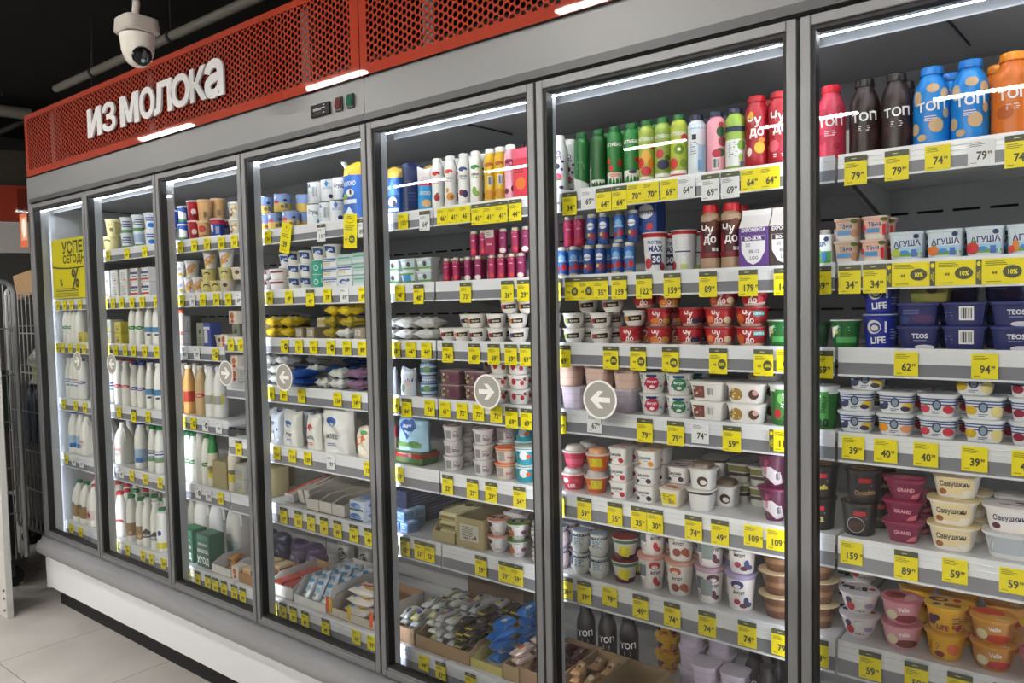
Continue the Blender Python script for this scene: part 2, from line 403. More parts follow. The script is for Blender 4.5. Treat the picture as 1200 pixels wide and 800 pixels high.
    # doors
    for i, (a, b) in enumerate(zip(gaps, gaps[1:])):
        k = XG.index(a); a += .0035; b -= .0035
        mb = MB(); frame_bars(mb, a, b, .003, 1.678, .020, .0, .032, FRAME)
        mb.box(a + .02, b - .02, .004, .03, .023, .030, FRAME, .001)
        d = P('door', mb)
        mb = MB(); frame_bars(mb, a + .020, b - .020, .030, 1.658, .008, .006, .032, GASK, 0); P('gasket', mb, d, (0, 0, 0))
        mb = MB(); mb.add([(a + .02, .018, .03), (b - .02, .018, .03), (b - .02, .018, 1.66), (a + .02, .018, 1.66)], [(0, 1, 2, 3)], GLASS)
        P('glass_pane', mb, d, (0, 0, 0))
        xs = (.419, .768, 1.681, 2.038, 2.943, 3.296, 4.32, 4.46)[k]
        link('arrow_sticker', ARW[ARROW[k]], d, (xs, .0168, .899 if k > 1 else .905))
    return r
case(0, 2.507, XG[:5], True, 'glass door display fridge with four doors, below the lettered red panel')
case(2.507, 5.01, XG[4:], False, 'glass door display fridge below the plain perforated panel')

# ------------------------------------------------------------- red panels
def panel(x0, x1, label, y=-.012, lettered=False):
    mb = MB(); w = x1 - x0
    mb.box(0, w, 0, .0015, 0, .298, PERF)
    RED = M('#982a08', .6)
    mb.box(0, w, .002, .03, .288, .298, RED); mb.box(0, .004, .002, .03, 0, .288, RED); mb.box(w - .004, w, .002, .03, 0, .288, RED)
    r = mb.build('perforated_fascia', loc=(x0, y, 1.813)); tag(r, label, 'fascia panel', 'perforated red panels')
    for xx in (.25, 1.2, 2.2):
        b2 = MB(); b2.box(xx - .02, xx + .02, .03, .06, 0.0005, .29, M('#70706e', .5, .3)); b2.build('bracket', r)
    if lettered:
        # raised letters, read along the aisle
        POLY = {'И': [(0, 0), (0, 1), (.3, 1), (.3, .45), (.68, 1), (1, 1), (1, 0), (.7, 0), (.7, .55), (.32, 0)],
                'М': [(0, 0), (0, 1), (.3, 1), (.5, .42), (.7, 1), (1, 1), (1, 0), (.75, 0), (.75, .62), (.6, .08), (.4, .08), (.25, .62), (.25, 0)]}
        def put(t, xa, xb, z0, z1, dy):
            if t in POLY:
                m = MB(); Q = POLY[t]; n = len(Q); vs = [(xa + a * (xb - xa) - x0, yy, z0 + b * (z1 - z0) - 1.813) for yy in (-.0135, -.006) for a, b in Q]
                m.add(vs, [list(range(n)), [n + i for i in range(n)][::-1]] + [[i, n + i, n + (i + 1) % n, (i + 1) % n] for i in range(n)], M('#d2d2d4', .5)); m.build('sign_letter', r, ang=.3); return
            vs, fs = text(t, .045); us = [v[0] for v in vs]; zs = [v[1] for v in vs]; u0, u1, w0, w1 = min(us), max(us), min(zs), max(zs)
            c = bpy.data.curves.new('sign_letter', 'FONT'); c.body = t; c.offset = .026 if t == 'З' else .038; c.extrude = .12; c.resolution_u = 4
            o = bpy.data.objects.new('tmp', c); COL.objects.link(o); dg = bpy.context.evaluated_depsgraph_get(); dg.update()
            me = bpy.data.meshes.new_from_object(o.evaluated_get(dg)); bpy.data.objects.remove(o)
            xs_ = [v.co.x for v in me.vertices]; ys_ = [v.co.y for v in me.vertices]
            a0, a1, b0, b1 = min(xs_), max(xs_), min(ys_), max(ys_)
            for v in me.vertices:
                x, yy, zz = v.co; v.co = (xa + (x - a0) / (a1 - a0) * (xb - xa) - x0, -.010 + (-zz) * .032, z0 + (yy - b0) / (b1 - b0) * (z1 - z0) - 1.813)
            me.materials.clear(); me.materials.append(M('#d2d2d4', .5)); 
            for p in me.polygons: p.material_index = 0
            me.shade_flat(); link('sign_letter', me, r)
        for t, px in (('И', (101, 117)), ('З', (118, 134)), ('М', (139, 161)), ('О', (162, 179)), ('Л', (178, 200)), ('О', (199, 221)), ('К', (221, 240)), ('а', (238, 260))):
            za, zb = (1.893, 2.015)
            if t == 'а': za, zb = 1.885, 2.022
            put(t, sx(px[0], -.03, 1.95), sx(px[1], -.03, 1.95), za, zb, 0)
    return r
panel(.015, 2.503, 'perforated red panel carrying raised white letters above the glass doors', lettered=True)
panel(2.507, 5.0, 'plain perforated red panel above the nearer glass doors')
# --------------------------------------------------------------- shelves
YF = .08                                      # front plane of the price rails
BAY = [(.03, 1.572), (1.578, 2.697), (2.703, 3.817), (3.823, 4.95)]
SZ = {0: {1: 1.418, 2: 1.202, 3: .988, 4: .702, 5: .420, 7: .066},
      1: {1: 1.415, 2: 1.200, 3: 1.028, 4: .856, 5: .640, 6: .422, 7: .066}}
for i in (2, 3): SZ[i] = SZ[1]
RH = {1: .050, 2: .052, 3: .053, 4: .057, 5: .064, 6: .068, 7: .072}
def bay(x): return 0 if x < 1.575 else 1 if x < 2.70 else 2 if x < 3.82 else 3
BOARD = M('#dcdddd', .35, .1, scale=10, amt=.02)
RAILW = M('#e6e8ec', .25, scale=10, amt=.02)
RAILC = M('#a9aab2', .2, scale=10, amt=.03, trans=.45)
SHN = {1: 'top', 2: 'second', 3: 'third', 4: 'fourth', 5: 'fifth', 6: 'sixth', 7: 'base'}
BWORD = ['behind the first three doors', 'behind the fourth and fifth doors', 'behind the sixth door', 'behind the seventh door']
for bi, (x0, x1) in enumerate(BAY):
    for k, z in SZ[bi].items():
        w = x1 - x0; r = empty('cooler_shelf' if k < 7 else 'base_deck', ((x0 + x1) / 2, .3, z))
        tag(r, f'white metal {"shelf" if k < 7 else "deck"} with a price rail, {SHN[k]} level, {BWORD[bi]}', 'shelf', 'fridge shelves')
        mb = MB(); mb.box(-w / 2, w / 2, YF + .006 - .3, YB - .305, -.022, 0, BOARD, .002)
        if k < 7: mb.build('shelf_board', r)
        else:
            mb.box(-w / 2, w / 2, YF + .01 - .3, YB - .305, -.09, -.022, BOARD); mb.build('deck_board', r)
        h = RH[k]; y0 = YF - .3
        tilt = .012 if k >= 5 else (.0 if k > 1 else -.006)
        mb = MB(); mb.prism([(y0, -h * .52), (y0 + .001, .003), (y0 + .005, .003), (y0 + .005, -h * .52)], -w / 2, w / 2, RAILW)
        for q in (.12, .30): mb.box(-w / 2, w / 2, y0 - .0012, y0 + .001, -h * q - .002, -h * q, RAILW)
        mb.box(-w / 2, w / 2, y0 - .003, y0 + .004, -h - .002, -h + .002, RAILW)
        pr = mb.build('price_rail', r)
        mb = MB(); mb.box(-w / 2, w / 2, y0 + .001, y0 + .0025, -h + .002, -h * .52, RAILC); mb.build('clear_strip', pr)
        if k < 7:
            for s in (-1, 1):
                mb = MB(); xx = s * (w / 2 - .004)
                mb.add([(xx + d, yy, zz) for d in (-.0015, .0015) for yy, zz in ((-.2, -.0225), (YB - .302, -.0225), (YB - .302, -.10), (YB - .33, -.10))],
                       [(0, 1, 2, 3), (7, 6, 5, 4), (0, 4, 5, 1), (1, 5, 6, 2), (2, 6, 7, 3), (3, 7, 4, 0)], INN)
                mb.build('shelf_bracket', r)

# ------------------------------------------------------------ price tags
TAGM = {}
YEL = '#f4e400'
def tag_mesh(style, price, w):
    key = (style, price, w)
    if key in TAGM: return TAGM[key]
    mb = MB(); h = 46; col = '#eceef0' if 'w' in style else YEL; W = w
    mb.box(-W / 2000, W / 2000, -.0005, .0005, -.046, 0, I(col))
    dec = []; dk = '#4a4c34'
    if 'h' in style:
        mb.box(-W / 2000, W / 2000, -.0005, .0005, 0, .011, I('#55573f')); dec.append(('lines', 0, 5.5, W * .35, 1, 3, '#d8d8a0'))
    sx0 = 0
    if 's' in style:
        dec += [('r', -W / 2 + 5, -23, 9, 46, '#55573f'), ('e', -W / 2 + 5, -8, 6.4, 9, col), ('t', -W / 2 + 3.2, -29, 2.6, col, 'ЦЕНЫ', 90), ('t', -W / 2 + 6.8, -29, 2.6, col, 'ПО КАРТЕ', 90)]; sx0 = 5
    n = max(1, round(W / 46)) if 'd' in style else 1
    cw = (W - 2 * sx0) / n
    for i in range(n):
        cx = -W / 2 + 2 * sx0 + cw * (i + .5)
        dec += [('lines', cx - cw * .12, -5, cw * .62, 3, 3, '#8a8420' if col == YEL else '#888'), ('lines', cx - cw * .2, -41, cw * .4, 1, 3, '#8a8420' if col == YEL else '#888')]
        if 'c' in style:
            dec += [('e', cx + cw * .22, -24, cw * .46, 23, '#4d4f38'), ('t', cx + cw * .22, -24, 7 if cw < 60 else 8.5, col, price, 0, .8), ('t', cx - cw * .2, -25, 6, '#6a6620', '44', 0)]
        else:
            dec += [('t', cx + cw * .02, -28, 14.5, dk, price, 0, .84), ('t', cx + cw * (.02 + .15 * len(price)), -24.5, 5.5, dk, '99', 0, .9)]
    flat(mb, dec, lambda u, v, o: (u, -.0005 - o, v), .0002)
    TAGM[key] = mb.mesh('price_tag'); return TAGM[key]

# -------------------------------------------------------------- products
K = {}         # kind -> dict(parts=[(name, mesh, parent index)], h, rx, ry, name, desc, cat)
def reg(key, name, desc, cat, mb, parts=(), h=.1, rx=.03, ry=.03, pitch=None, ang=.6):
    bn = ('bottle_body' if 'bottle' in name else 'jug_body' if 'jug' in name else 'can_body' if 'can' in name else 'pouch_body' if 'doypack' in name else 'carton_body' if 'carton' in name else 'tub_body' if 'tub' in name else 'jar_body' if 'jar' in name else 'pot_body' if 'pot' in name else 'cup_body')
    K[key] = dict(name=name, desc=desc, cat=cat, root=mb.mesh(name, ang), parts=[(n, m.mesh(n, ang)) for n, m in parts], h=h, rx=rx, ry=ry, pitch=pitch or h, body=bn)
def P(c, rough=.38): return M(c, rough, scale=60, amt=.03)
def shift(mb, dz=0, dx=0, dy=0): mb.v = [(x + dx, y + dy, z + dz) for x, y, z in mb.v]; return mb
def bands(body, extra): return [(-1, P(body))] + [(z, P(c) if isinstance(c, str) else c) for z, c in extra]
def bottle(key, desc, h, r, body, cap, dec=(), bnd=(), neck=.55, sh=.62, waist=0., capr=1.1, caph=.1, n=2, asp=1., name='yogurt_bottle', cat='bottle', N=20, rough=.3, base=.9):
    ch = h * caph; hb = h - ch * .55; z2 = h - ch; rn = r * neck; d = z2 - h * sh
    prof = [(0, r * base), (.004, r), (h * .2, r), (h * .36, r * (1 - waist)), (h * .5, r * (1 - waist * .4)), (h * sh, r), (h * sh + d * .25, r * .95 + rn * .05), (h * sh + d * .55, r * .68 + rn * .32), (h * sh + d * .82, r * .25 + rn * .75), (h * sh + d * .95, rn), (hb, rn)]
    B = Body(prof, bands(body, bnd), n, asp, N); mb = MB(); B.into(mb); flat(mb, dec, B.pos, .0005)
    c = MB(); rc = rn * capr
    C = Body([(z2 + .001, rc * .98), (z2 + .003, rc), (h - .002, rc * .97), (h, rc * .86)], [(-1, P(cap, .35))], 2, 1, max(14, N - 4)); C.into(c)
    ribs = Body([(z2 + .0015, rc * 1.03), (z2 + .004, rc * 1.03)], [(-1, P(cap, .35))], 2, 1, max(14, N - 4)); ribs.into(c)
    reg(key, name, desc, cat, mb, [('cap', c)], h, r, r * asp); K[key]['round'] = n == 2
def cup(key, desc, h, rt, rb, body, lid, dec=(), bnd=(), n=2, asp=1., lip=.003, ldec=(), name='yogurt_cup', cat='yogurt cup', N=24, belly=0., pitch=None, dome=None, lidh=.0018, lidrough=.3, wob=0.):
    prof = [(0, rb * .93), (.004, rb)] + ([(h * .25, rb + (rt - rb) * .3 + belly), (h * .55, rb + (rt - rb) * .65 + belly * 1.2), (h * .85, rt + belly * .5)] if belly else []) + [(h - .004, rt), (h - .003, rt + lip * .8), (h, rt + lip * .8)]
    B = Body(prof, bands(body, bnd), n, asp, N); mb = MB(); B.into(mb); flat(mb, dec, B.pos, .0005)
    l = MB(); Lm = M(lid, lidrough, scale=60, amt=.05)
    L = Body([(h + .0002, rt + lip), (h + lidh, rt + lip), (h + lidh + .0006, rt + lip - .0015)], [(-1, Lm)], n, asp, N); L.into(l)
    if dome:
        dh, dc, tr = dome; dm = M(dc, .15, trans=tr) if tr else M(dc, .3)
        D = Body([(h + lidh, rt * .86), (h + lidh + dh * .6, rt * .8), (h + lidh + dh * .9, rt * .7), (h + lidh + dh, rt * .62)], [(-1, dm)], n, asp, N); D.into(l)
    flat(l, ldec, lambda u, v, o: (u, v * asp, h + lidh + .0006 + o), .0003)
    reg(key, name, desc, cat, mb, [('lid', l)], h + lidh + .0006, rt + lip, (rt + lip) * asp, pitch or h + lidh + .001 + (dome[0] if dome else 0)); K[key]['round'] = n == 2 and asp == 1
def can(key, desc, h, r, bnd, dec=(), body='#fff'):
    B = Body([(0, r * .97), (.002, r), (h - .002, r), (h, r * .97)], bands(body, bnd), 2, 1, 20); mb = MB(); B.into(mb); flat(mb, dec, B.pos, .0004)
    e = MB(); E = Body([(h - .0005, r * .99), (h + .0015, r * 1.0), (h + .0015, r * .93), (h + .0005, r * .92)], [(-1, M('#c8cacc', .25, .9, 'metal', 90, .03))], 2, 1, 20); E.into(e)
    reg(key, 'milk_can', desc, 'can', mb, [('tin_rim', e)], h + .002, r, r); K[key]['round'] = True
def brick(key, desc, w, d, h, col, dec=(), rdec=(), tdec=(), name='carton', cat='carton', c=.002, rough=.45, mat=None, top=None):
    mb = MB(); mb.box(-w / 2, w / 2, -d / 2, d / 2, 0, h, mat or P(col, rough), c)
    if top: mb.box(-w / 2 + c, w / 2 - c, -d / 2 + c, d / 2 - c, h - .0005, h + .0004, P(top, rough))
    flat(mb, dec, lambda u, v, o: (u, -d / 2 - o, v)); flat(mb, rdec, lambda u, v, o: (w / 2 + o, u, v)); flat(mb, tdec, lambda u, v, o: (u, v, h + .0004 + o))
    reg(key, name, desc, cat, mb, (), h + .0008, w / 2, d / 2)
def gable(key, desc, w, d, h, col, top, dec=(), capcol=None, hg=.03):
    mb = MB(); zb = h - hg; m, t = P(col, .4), P(top, .4)
    mb.box(-w / 2, w / 2, -d / 2, d / 2, 0, zb, m, .001)
    a, b = w / 2 - .0005, d / 2 - .0005; zt = h - .012
    vs = [(-a, -b, zb), (a, -b, zb), (a, b, zb), (-a, b, zb), (-a, -.002, zt), (a, -.002, zt), (a, .002, zt), (-a, .002, zt), (-a, -.002, h), (a, -.002, h), (a, .002, h), (-a, .002, h), (-a * .45, 0, zb + (zt - zb) * .5), (a * .45, 0, zb + (zt - zb) * .5)]
    fs = [(0, 1, 5, 4), (2, 3, 7, 6), (0, 4, 12), (4, 7, 12), (7, 3, 12), (3, 0, 12), (1, 13, 5), (5, 13, 6), (6, 13, 2), (1, 2, 13), (4, 5, 9, 8), (6, 7, 11, 10), (8, 9, 10, 11), (4, 8, 11, 7), (5, 6, 10, 9)]
    mb.add(vs, fs, t); flat(mb, dec, lambda u, v, o: (u, -d / 2 - o, v))
    pr = []
    if capcol:
        c = MB(); sl = math.atan2(zt - zb, b); M4 = Matrix.Translation((0, -b * .5, (zb + zt) / 2)) @ Matrix.Rotation(sl, 4, 'X')
        C = Body([(0, .012), (.010, .0115), (.011, .010)], [(-1, P(capcol))], 2, 1, 16); C.into(c); c.v = [tuple(M4 @ Vector(v)) for v in c.v]; pr = [('cap', c)]
    reg(key, 'drink_carton', desc, 'carton', mb, pr, h, w / 2, d / 2)
def pillow(key, desc, w, d, h, col, dec=(), name='food_bag', cat='bag', lay=False, crimp=.006, foil=False, seed=1, bnd=(), wob=.06, spout=None, gus=.5):
    """sealed bag. standing: w wide, d deep, h tall; lay=True: lies flat, w x h on the shelf, d thick"""
    q = random.Random(seed); nu, nv = 16, 14; mat = (FOIL(col) if foil else P(col, .35)); mb = MB()
    ph = [q.uniform(0, 6) for _ in range(6)]
    def th(a, b):      # a, b in -1..1 -> half thickness
        e = max(0, 1 - abs(a) ** 3) ** .6
        f = (max(0, 1 - abs(b) ** 3.5) ** .6) if lay or b > -.2 else max(.0, (1 - abs(a) ** 4)) ** .0 * (1 - gus * 0)
        if not lay and b <= -.2: f = 1.
        return d / 2 * e * f * (1 + wob * (math.sin(5 * a + ph[0] + 3 * b) + .7 * math.sin(9 * b + ph[1] + 4 * a))) + .0008
    def S(u, v, off, side=-1):
        a = max(-1, min(1, u / (w / 2))); b = max(-1, min(1, (v - h / 2) / (h / 2)))
        t = th(a, b) + off; vv = v + .004 * math.sin(3 * a + ph[2]) * (b if not lay else 1) * (1 if b > .6 or lay else 0)
        return (u * (1 - .05 * (1 - b * b) * (0 if lay else 1)), side * t, vv)
    idx = []
    for side in (-1, 1):
        vs = [S(w / 2 * (2 * i / nu - 1), h * j / nv, 0, side) for j in range(nv + 1) for i in range(nu + 1)]
        for j in range(nv):
            zc = h * (j + .5) / nv; m = mat
            for z, c in bnd:
                if zc >= z: m = FOIL(c) if foil else P(c, .35)
            b = len(mb.v); mb.v += [vs[jj * (nu + 1) + i] for jj in (j, j + 1) for i in range(nu + 1)]
            k = mb.slot(m)
            for i in range(nu):
                f = [b + i, b + i + 1, b + nu + 2 + i, b + nu + 1 + i]; mb.f.append(f if side < 0 else f[::-1]); mb.m.append(k)
    ed = [(w / 2 * (2 * i / nu - 1)) for i in range(nu + 1)]
    b = len(mb.v); bot = [S(u, 0, 0, -1) for u in ed] + [S(u, 0, 0, 1) for u in ed]; mb.add(bot, [[i, nu + 1 + i, nu + 2 + i, i + 1] for i in range(nu)], mat)
    flat(mb, dec, lambda u, v, o: S(u, v, o), .0007)
    for x in range(len(mb.v)): pass
    z0 = 0
    if lay:
        R = Matrix.Rotation(-PI / 2, 4, 'X'); mb.v = [(x, z - h / 2, -y) for x, y, z in mb.v]; z0 = -min(v[2] for v in mb.v); mb.v = [(x, y, z + z0) for x, y, z in mb.v]
    pr = []
    if spout:
        s = MB(); C = Body([(0, .007), (.012, .007), (.012, .009), (.026, .009), (.027, .007)], [(-1, P(spout))], 2, 1, 14); C.into(s); s.v = [(x * 1 - w * .38 - z * .5, y, h * .93 + z * .85) for x, y, z in s.v]; pr = [('spout', s)]
    if lay: reg(key, name, desc, cat, mb, pr, z0 * 2 * .92, w / 2, h / 2, ang=1.2)
    else: reg(key, name, desc, cat, mb, pr, h, w / 2, d / 2, ang=1.2)
def jug(key, desc, h, r, body, cap, dec=(), bnd=(), name='milk_jug'):
    bottle(key, desc, h, r, body, cap, dec, bnd, neck=.38, sh=.52, caph=.075, name=name, n=3.2, N=28)
    mb = MB(); mb.tube([(r * .5, -.2 * r, h * .86), (r * .82, -.25 * r, h * .80), (r * 1.02, -.25 * r, h * .68), (r * 1.0, -.2 * r, h * .56)], r * .14, P(body, .3), 10)
    K[key]['parts'].append(('handle', mb.mesh('handle'))); K[key]['rx'] = r * 1.18
def fruit(u, v, w, h, col, hi=None, leaf=True):
    o = [('e', u, v, w, h, col)]
    if hi: o.append(('e', u - w * .12, v + h * .12, w * .45, h * .4, hi))
    if leaf: o.append(('e', u + w * .1, v + h * .55, w * .45, h * .2, '#4f8f3a'))
    return o
def berries(us, vs, s, cols, seed=3):
    q = random.Random(seed); return [('e', q.uniform(*us), q.uniform(*vs), s * q.uniform(.7, 1.2), s * q.uniform(.7, 1.2), q.choice(cols)) for _ in range(9)]

W = '#f1f1ee'
# --- round-shouldered cocktail bottles
def topb(key, desc, col, cap, dec, r=.0285): bottle(key, desc, .152, r, col, cap, dec + [('t', 2, 74, 16.5, '#f6f6f6', 'ТОП', 3, 1.02), ('lines', 2, 55, 22, 3, 4, '#e8d8d8')], neck=.58, sh=.60, caph=.11, N=28, rough=.2)
topb('top_pink', 'pink cocktail bottle with red cap', '#d23a55', '#d8102e', [('e', -14, 92, 20, 20, '#b52843'), ('e', 20, 100, 16, 18, '#b52843'), ('e', -16, 40, 18, 22, '#b02440'), ('e', 14, 24, 14, 14, '#b52843')])
topb('top_choc', 'dark chocolate cocktail bottle with black cap', '#281512', '#17100f', [('e', -16, 42, 18, 24, '#3d211b'), ('e', 22, 36, 16, 26, '#40241d')])
topb('top_banana', 'blue cocktail bottle with tan banana dots', '#0f86dc', '#1479cf', [('e', 4, 108, 22, 18, '#d0b085'), ('e', -24, 92, 18, 30, '#d0b085'), ('e', 26, 96, 18, 24, '#d0b085'), ('e', 10, 38, 25, 28, '#d0b085'), ('e', -28, 34, 18, 24, '#cdae83'), ('e', -14, 16, 17, 13, '#d0b085'), ('e', 27, 60, 12, 20, '#d0b085')], .0315)
topb('top_orange', 'orange cocktail bottle with orange cap', '#d9711c', '#f0921e', [('e', -12, 42, 30, 24, '#b85a18'), ('e', 20, 100, 20, 22, '#c4631a')], .034)
topb('top_dim', 'dark cocktail bottle with white lettering', '#241d22', '#1a1518', [])
# --- drinking yogurts of the sixth and fifth door
bottle('yo_white', 'tall white yogurt bottle with purple fruit print', .152, .0245, '#f2f1ee', '#efefec', [('t', -2, 104, 11, '#6b3a86', 'ЙО'), ('t', -2, 92, 8, '#6b3a86', 'ГУРТ'), ('e', -2, 70, 18, 16, '#372a52'), ('e', 12, 62, 8, 8, '#6d4f92'), ('e', 0, 44, 24, 16, '#e2557e'), ('e', 0, 36, 24, 5, '#5a8b4a'), ('e', -12, 22, 10, 7, '#55407c'), ('e', 10, 16, 12, 8, '#443167'), ('e', 14, 82, 9, 7, '#4b3a70')], neck=.62, sh=.72, caph=.11)
def akt(key, desc, body, low, dec, bnd=(), cap='#12652c', lettering=True): bottle(key, desc, .148, .0198, body, cap, ([('t', 0, 102, 8.2, '#eef4ea', 'АКТИБИО', 0, .82)] if lettering else []) + dec, bnd, neck=.66, sh=.80, caph=.09)
akt('akt_green', 'plain green yogurt bottle with white base', '#1d7030', W, [('p', [(-24, 6), (24, 4), (24, 16), (0, 26), (-24, 34)], '#e8ece6'), ('lines', 2, 70, 20, 4, 5, '#8cc48c')], lettering=False)
akt('akt_dkgreen', 'dark green yogurt bottle with pale base', '#135c20', W, [('r', 0, 12, 40, 20, '#e4e8e0')], lettering=False)
akt('akt_straw', 'green yogurt bottle with strawberry print', '#1f7a30', W, [('r', 0, 18, 44, 32, '#e9e6e2')] + fruit(-14, 62, 13, 16, '#d8342c') + fruit(-6, 44, 12, 14, '#d8342c') + fruit(16, 56, 12, 18, '#c92d2a') + [('e', 2, 28, 26, 10, '#e7a08a')])
akt('akt_berry', 'green yogurt bottle with blueberry print', '#1f7a30', W, [('r', 0, 18, 44, 32, '#e9e6e2'), ('e', 4, 30, 20, 10, '#3b3a55')] + fruit(14, 58, 12, 14, '#b02c34'))
akt('akt_peach', 'lime yogurt bottle with peach print', '#a3b84a', W, [('e', 0, 60, 26, 30, '#eab04a'), ('e', -14, 46, 20, 26, '#d8342c'), ('e', 12, 44, 18, 24, '#e08a2a'), ('e', 0, 26, 26, 22, '#c7303a'), ('r', 0, 10, 36, 7, '#f0e8e0'), ('e', 14, 84, 14, 14, '#d8342c')])
akt('akt_forest', 'lime yogurt bottle with dark berry print', '#90a848', W, [('e', -4, 62, 20, 22, '#c8323c'), ('e', 4, 36, 30, 24, '#2b2d4a'), ('r', 0, 12, 40, 8, '#e6e2e0'), ('e', 14, 52, 12, 14, '#4f5f2a')])
akt('akt_kiwi', 'yellow-green yogurt bottle with kiwi print', '#aebd3c', W, [('e', 4, 66, 24, 24, '#6b8f2a'), ('e', 4, 66, 8, 8, '#e9ecc0'), ('e', -10, 34, 22, 26, '#d23a34'), ('e', 14, 34, 18, 20, '#7f9c35'), ('r', 0, 14, 44, 8, '#efe9e6'), ('r', 0, 8, 44, 4, '#c23b3b'), ('e', 16, 92, 16, 18, '#d23a34')])
def ep(key, desc, body, dec, cap='#1c2440'): bottle(key, desc, .140, .0214, body, cap, dec, neck=.66, sh=.80, caph=.10)
ep('fit_blue', 'white and light blue yogurt bottle, navy cap', '#dfe6ec', [('r', 0, 112, 50, 12, '#9cc4e2'), ('r', -2, 88, 10, 12, '#20242c'), ('lines', -2, 76, 18, 6, 5, '#8a96a2'), ('r', 16, 40, 18, 60, '#a5c8e4'), ('r', 10, 24, 8, 24, '#6ba2cf')])
ep('fit_fig', 'pink yogurt bottle with fig print, navy cap', '#f0a5b4', [('e', 14, 92, 20, 24, '#2d5a38'), ('e', 18, 70, 20, 22, '#9a3a4a'), ('e', 12, 46, 22, 20, '#2d5a38'), ('e', 4, 44, 20, 18, '#c03044'), ('r', 2, 22, 14, 26, '#f2f0ee'), ('bar', 2, 22, 11, 20, '#222'), ('e', 14, 108, 12, 10, '#b92d3d')])
ep('fit_lime', 'lime green yogurt bottle, navy cap', '#9cbf4c', [('r', 0, 40, 60, 58, '#e8ecec'), ('e', 16, 56, 20, 24, '#7aa83a'), ('r', 0, 92, 50, 12, '#2c3a4c'), ('lines', -4, 62, 18, 7, 5, '#8a9690'), ('e', 14, 30, 12, 16, '#a5c85a'), ('bar', 16, 14, 12, 14, '#223')])
def chu(key, desc, dec, body='#a81b2a', cap='#b0101e'): bottle(key, desc, .158, .0245, body, cap, [('t', -3, 104, 20, '#f5efe8', 'Чу', 0, .95), ('t', 4, 80, 20, '#f5efe8', 'до', 0, .95)] + dec, neck=.70, sh=.74, waist=.10, caph=.095, N=24)
chu('chudo_mango', 'red yogurt bottle with mango print', [('e', -8, 114, 12, 16, '#f0b02c'), ('e', 10, 44, 22, 26, '#f2b234'), ('e', -12, 36, 12, 20, '#f4efe4'), ('e', 14, 60, 14, 10, '#e98b2a')])
chu('chudo_berry', 'red yogurt bottle with berry print', [('e', 14, 112, 14, 12, '#7d1420'), ('e', -10, 42, 22, 26, '#d85a6a'), ('e', 10, 40, 20, 26, '#b02040'), ('lines', 2, 24, 24, 2, 5, '#f0d8d8')])
bottle('chudo_coffee', 'brown coffee drink bottle with red cap', .148, .0225, '#b79a7e', '#d31e26', [('r', 0, 68, 150, 82, '#4a1a1e'), ('e', 14, 100, 26, 26, '#6b3a24'), ('t', -4, 92, 18, '#f0ebe6', 'Чу', 0, .95), ('t', 3, 70, 18, '#f0ebe6', 'до', 0, .95), ('r', 14, 46, 14, 8, '#e8e4e0'), ('r', 0, 34, 150, 10, '#7a1c24'), ('r', -16, 60, 9, 40, '#8d1d2a')], neck=.72, sh=.80, caph=.13)
def e1(key, desc, col, dec, body='#eeeeec', cap='#f0f0ee'): bottle(key, desc, .150, .0180, body, cap, [('e', 0, 104, 26, 13, col), ('e', 6, 98, 10, 8, body), ('t', 1, 84, 5.5, '#555', 'КЕФИР', 0, .8), ('lines', 1, 76, 14, 1, 4, col)] + dec, neck=.72, sh=.78, waist=.06, caph=.10)
e1('kef_red', 'white yogurt bottle with cherry print', '#c52a32', fruit(2, 34, 16, 22, '#a81f2c'))
e1('kef_peach', 'white yogurt bottle with peach print', '#d84a32', [('e', 4, 32, 22, 22, '#e0973a'), ('e', 8, 30, 12, 12, '#b86a2a'), ('e', -4, 50, 8, 16, '#d6b04a')])
e1('kef_blue', 'white yogurt bottle with blackberry print', '#31407e', [('e', -4, 38, 16, 18, '#8f2740'), ('e', 6, 34, 16, 22, '#36345e')])
e1('kef_green', 'white yogurt bottle with green leaf print', '#3e9a3f', [('e', -2, 38, 12, 24, '#7fae4a'), ('e', 4, 30, 14, 16, '#8fb45a')])
e1('kef_yellow', 'yellow yogurt bottle with orange label', '#b55a14', [('r', 4, 60, 14, 26, '#f0eee8'), ('bar', 4, 60, 11, 22, '#333'), ('e', 0, 22, 28, 26, '#c88a1c')], '#dcb31c')
e1('kef_pink', 'pink yogurt bottle with plum dots', '#8f1f52', [('e', -8, 24, 14, 16, '#6b1836'), ('e', 12, 30, 14, 18, '#6b1836'), ('t', 0, 98, 12, '#8f1f4a', 'ЙО')], '#efb3c6')
# --- shots
def shot(key, desc, body, dec, neck='#cfc7b2', h=.077, r=.0145): bottle(key, desc, h, r, body, '#d4d0c6', dec, neck=.72, sh=.80, waist=.10, capr=1.12, caph=.10, name='shot_bottle', N=16, bnd=[(h * .875, neck)])
shot('imu_a', 'small blue immunity shot bottle with strawberry print', '#2c6cb8', [('e', 0, 48, 18, 16, '#7fb4e6'), ('e', 6, 24, 14, 18, '#c8323a'), ('e', -8, 20, 10, 14, '#a0283a'), ('t', 0, 40, 4.4, '#f4f4f4', 'ИМУНЕЛЕ', 0, .8), ('e', 0, 5, 22, 6, '#c9b48c')])
shot('imu_b', 'small blue immunity shot bottle with white label', '#27509c', [('e', -2, 46, 20, 18, '#e8ecf2'), ('t', -2, 45, 3.6, '#2a3470', 'ИМУНЕЛЕ', 0, .8), ('e', 4, 20, 20, 20, '#8a2d4a'), ('e', -6, 24, 8, 10, '#e0b23a')])
shot('act_a', 'small crimson drink bottle with white neck', '#b01e56', [('t', 0, 44, 4, '#f3dbe4', 'Active', 0, .8), ('e', 2, 12, 16, 12, '#c8303a'), ('lines', 0, 56, 18, 1, 3, '#f0d0dc')], '#d4cfc8')
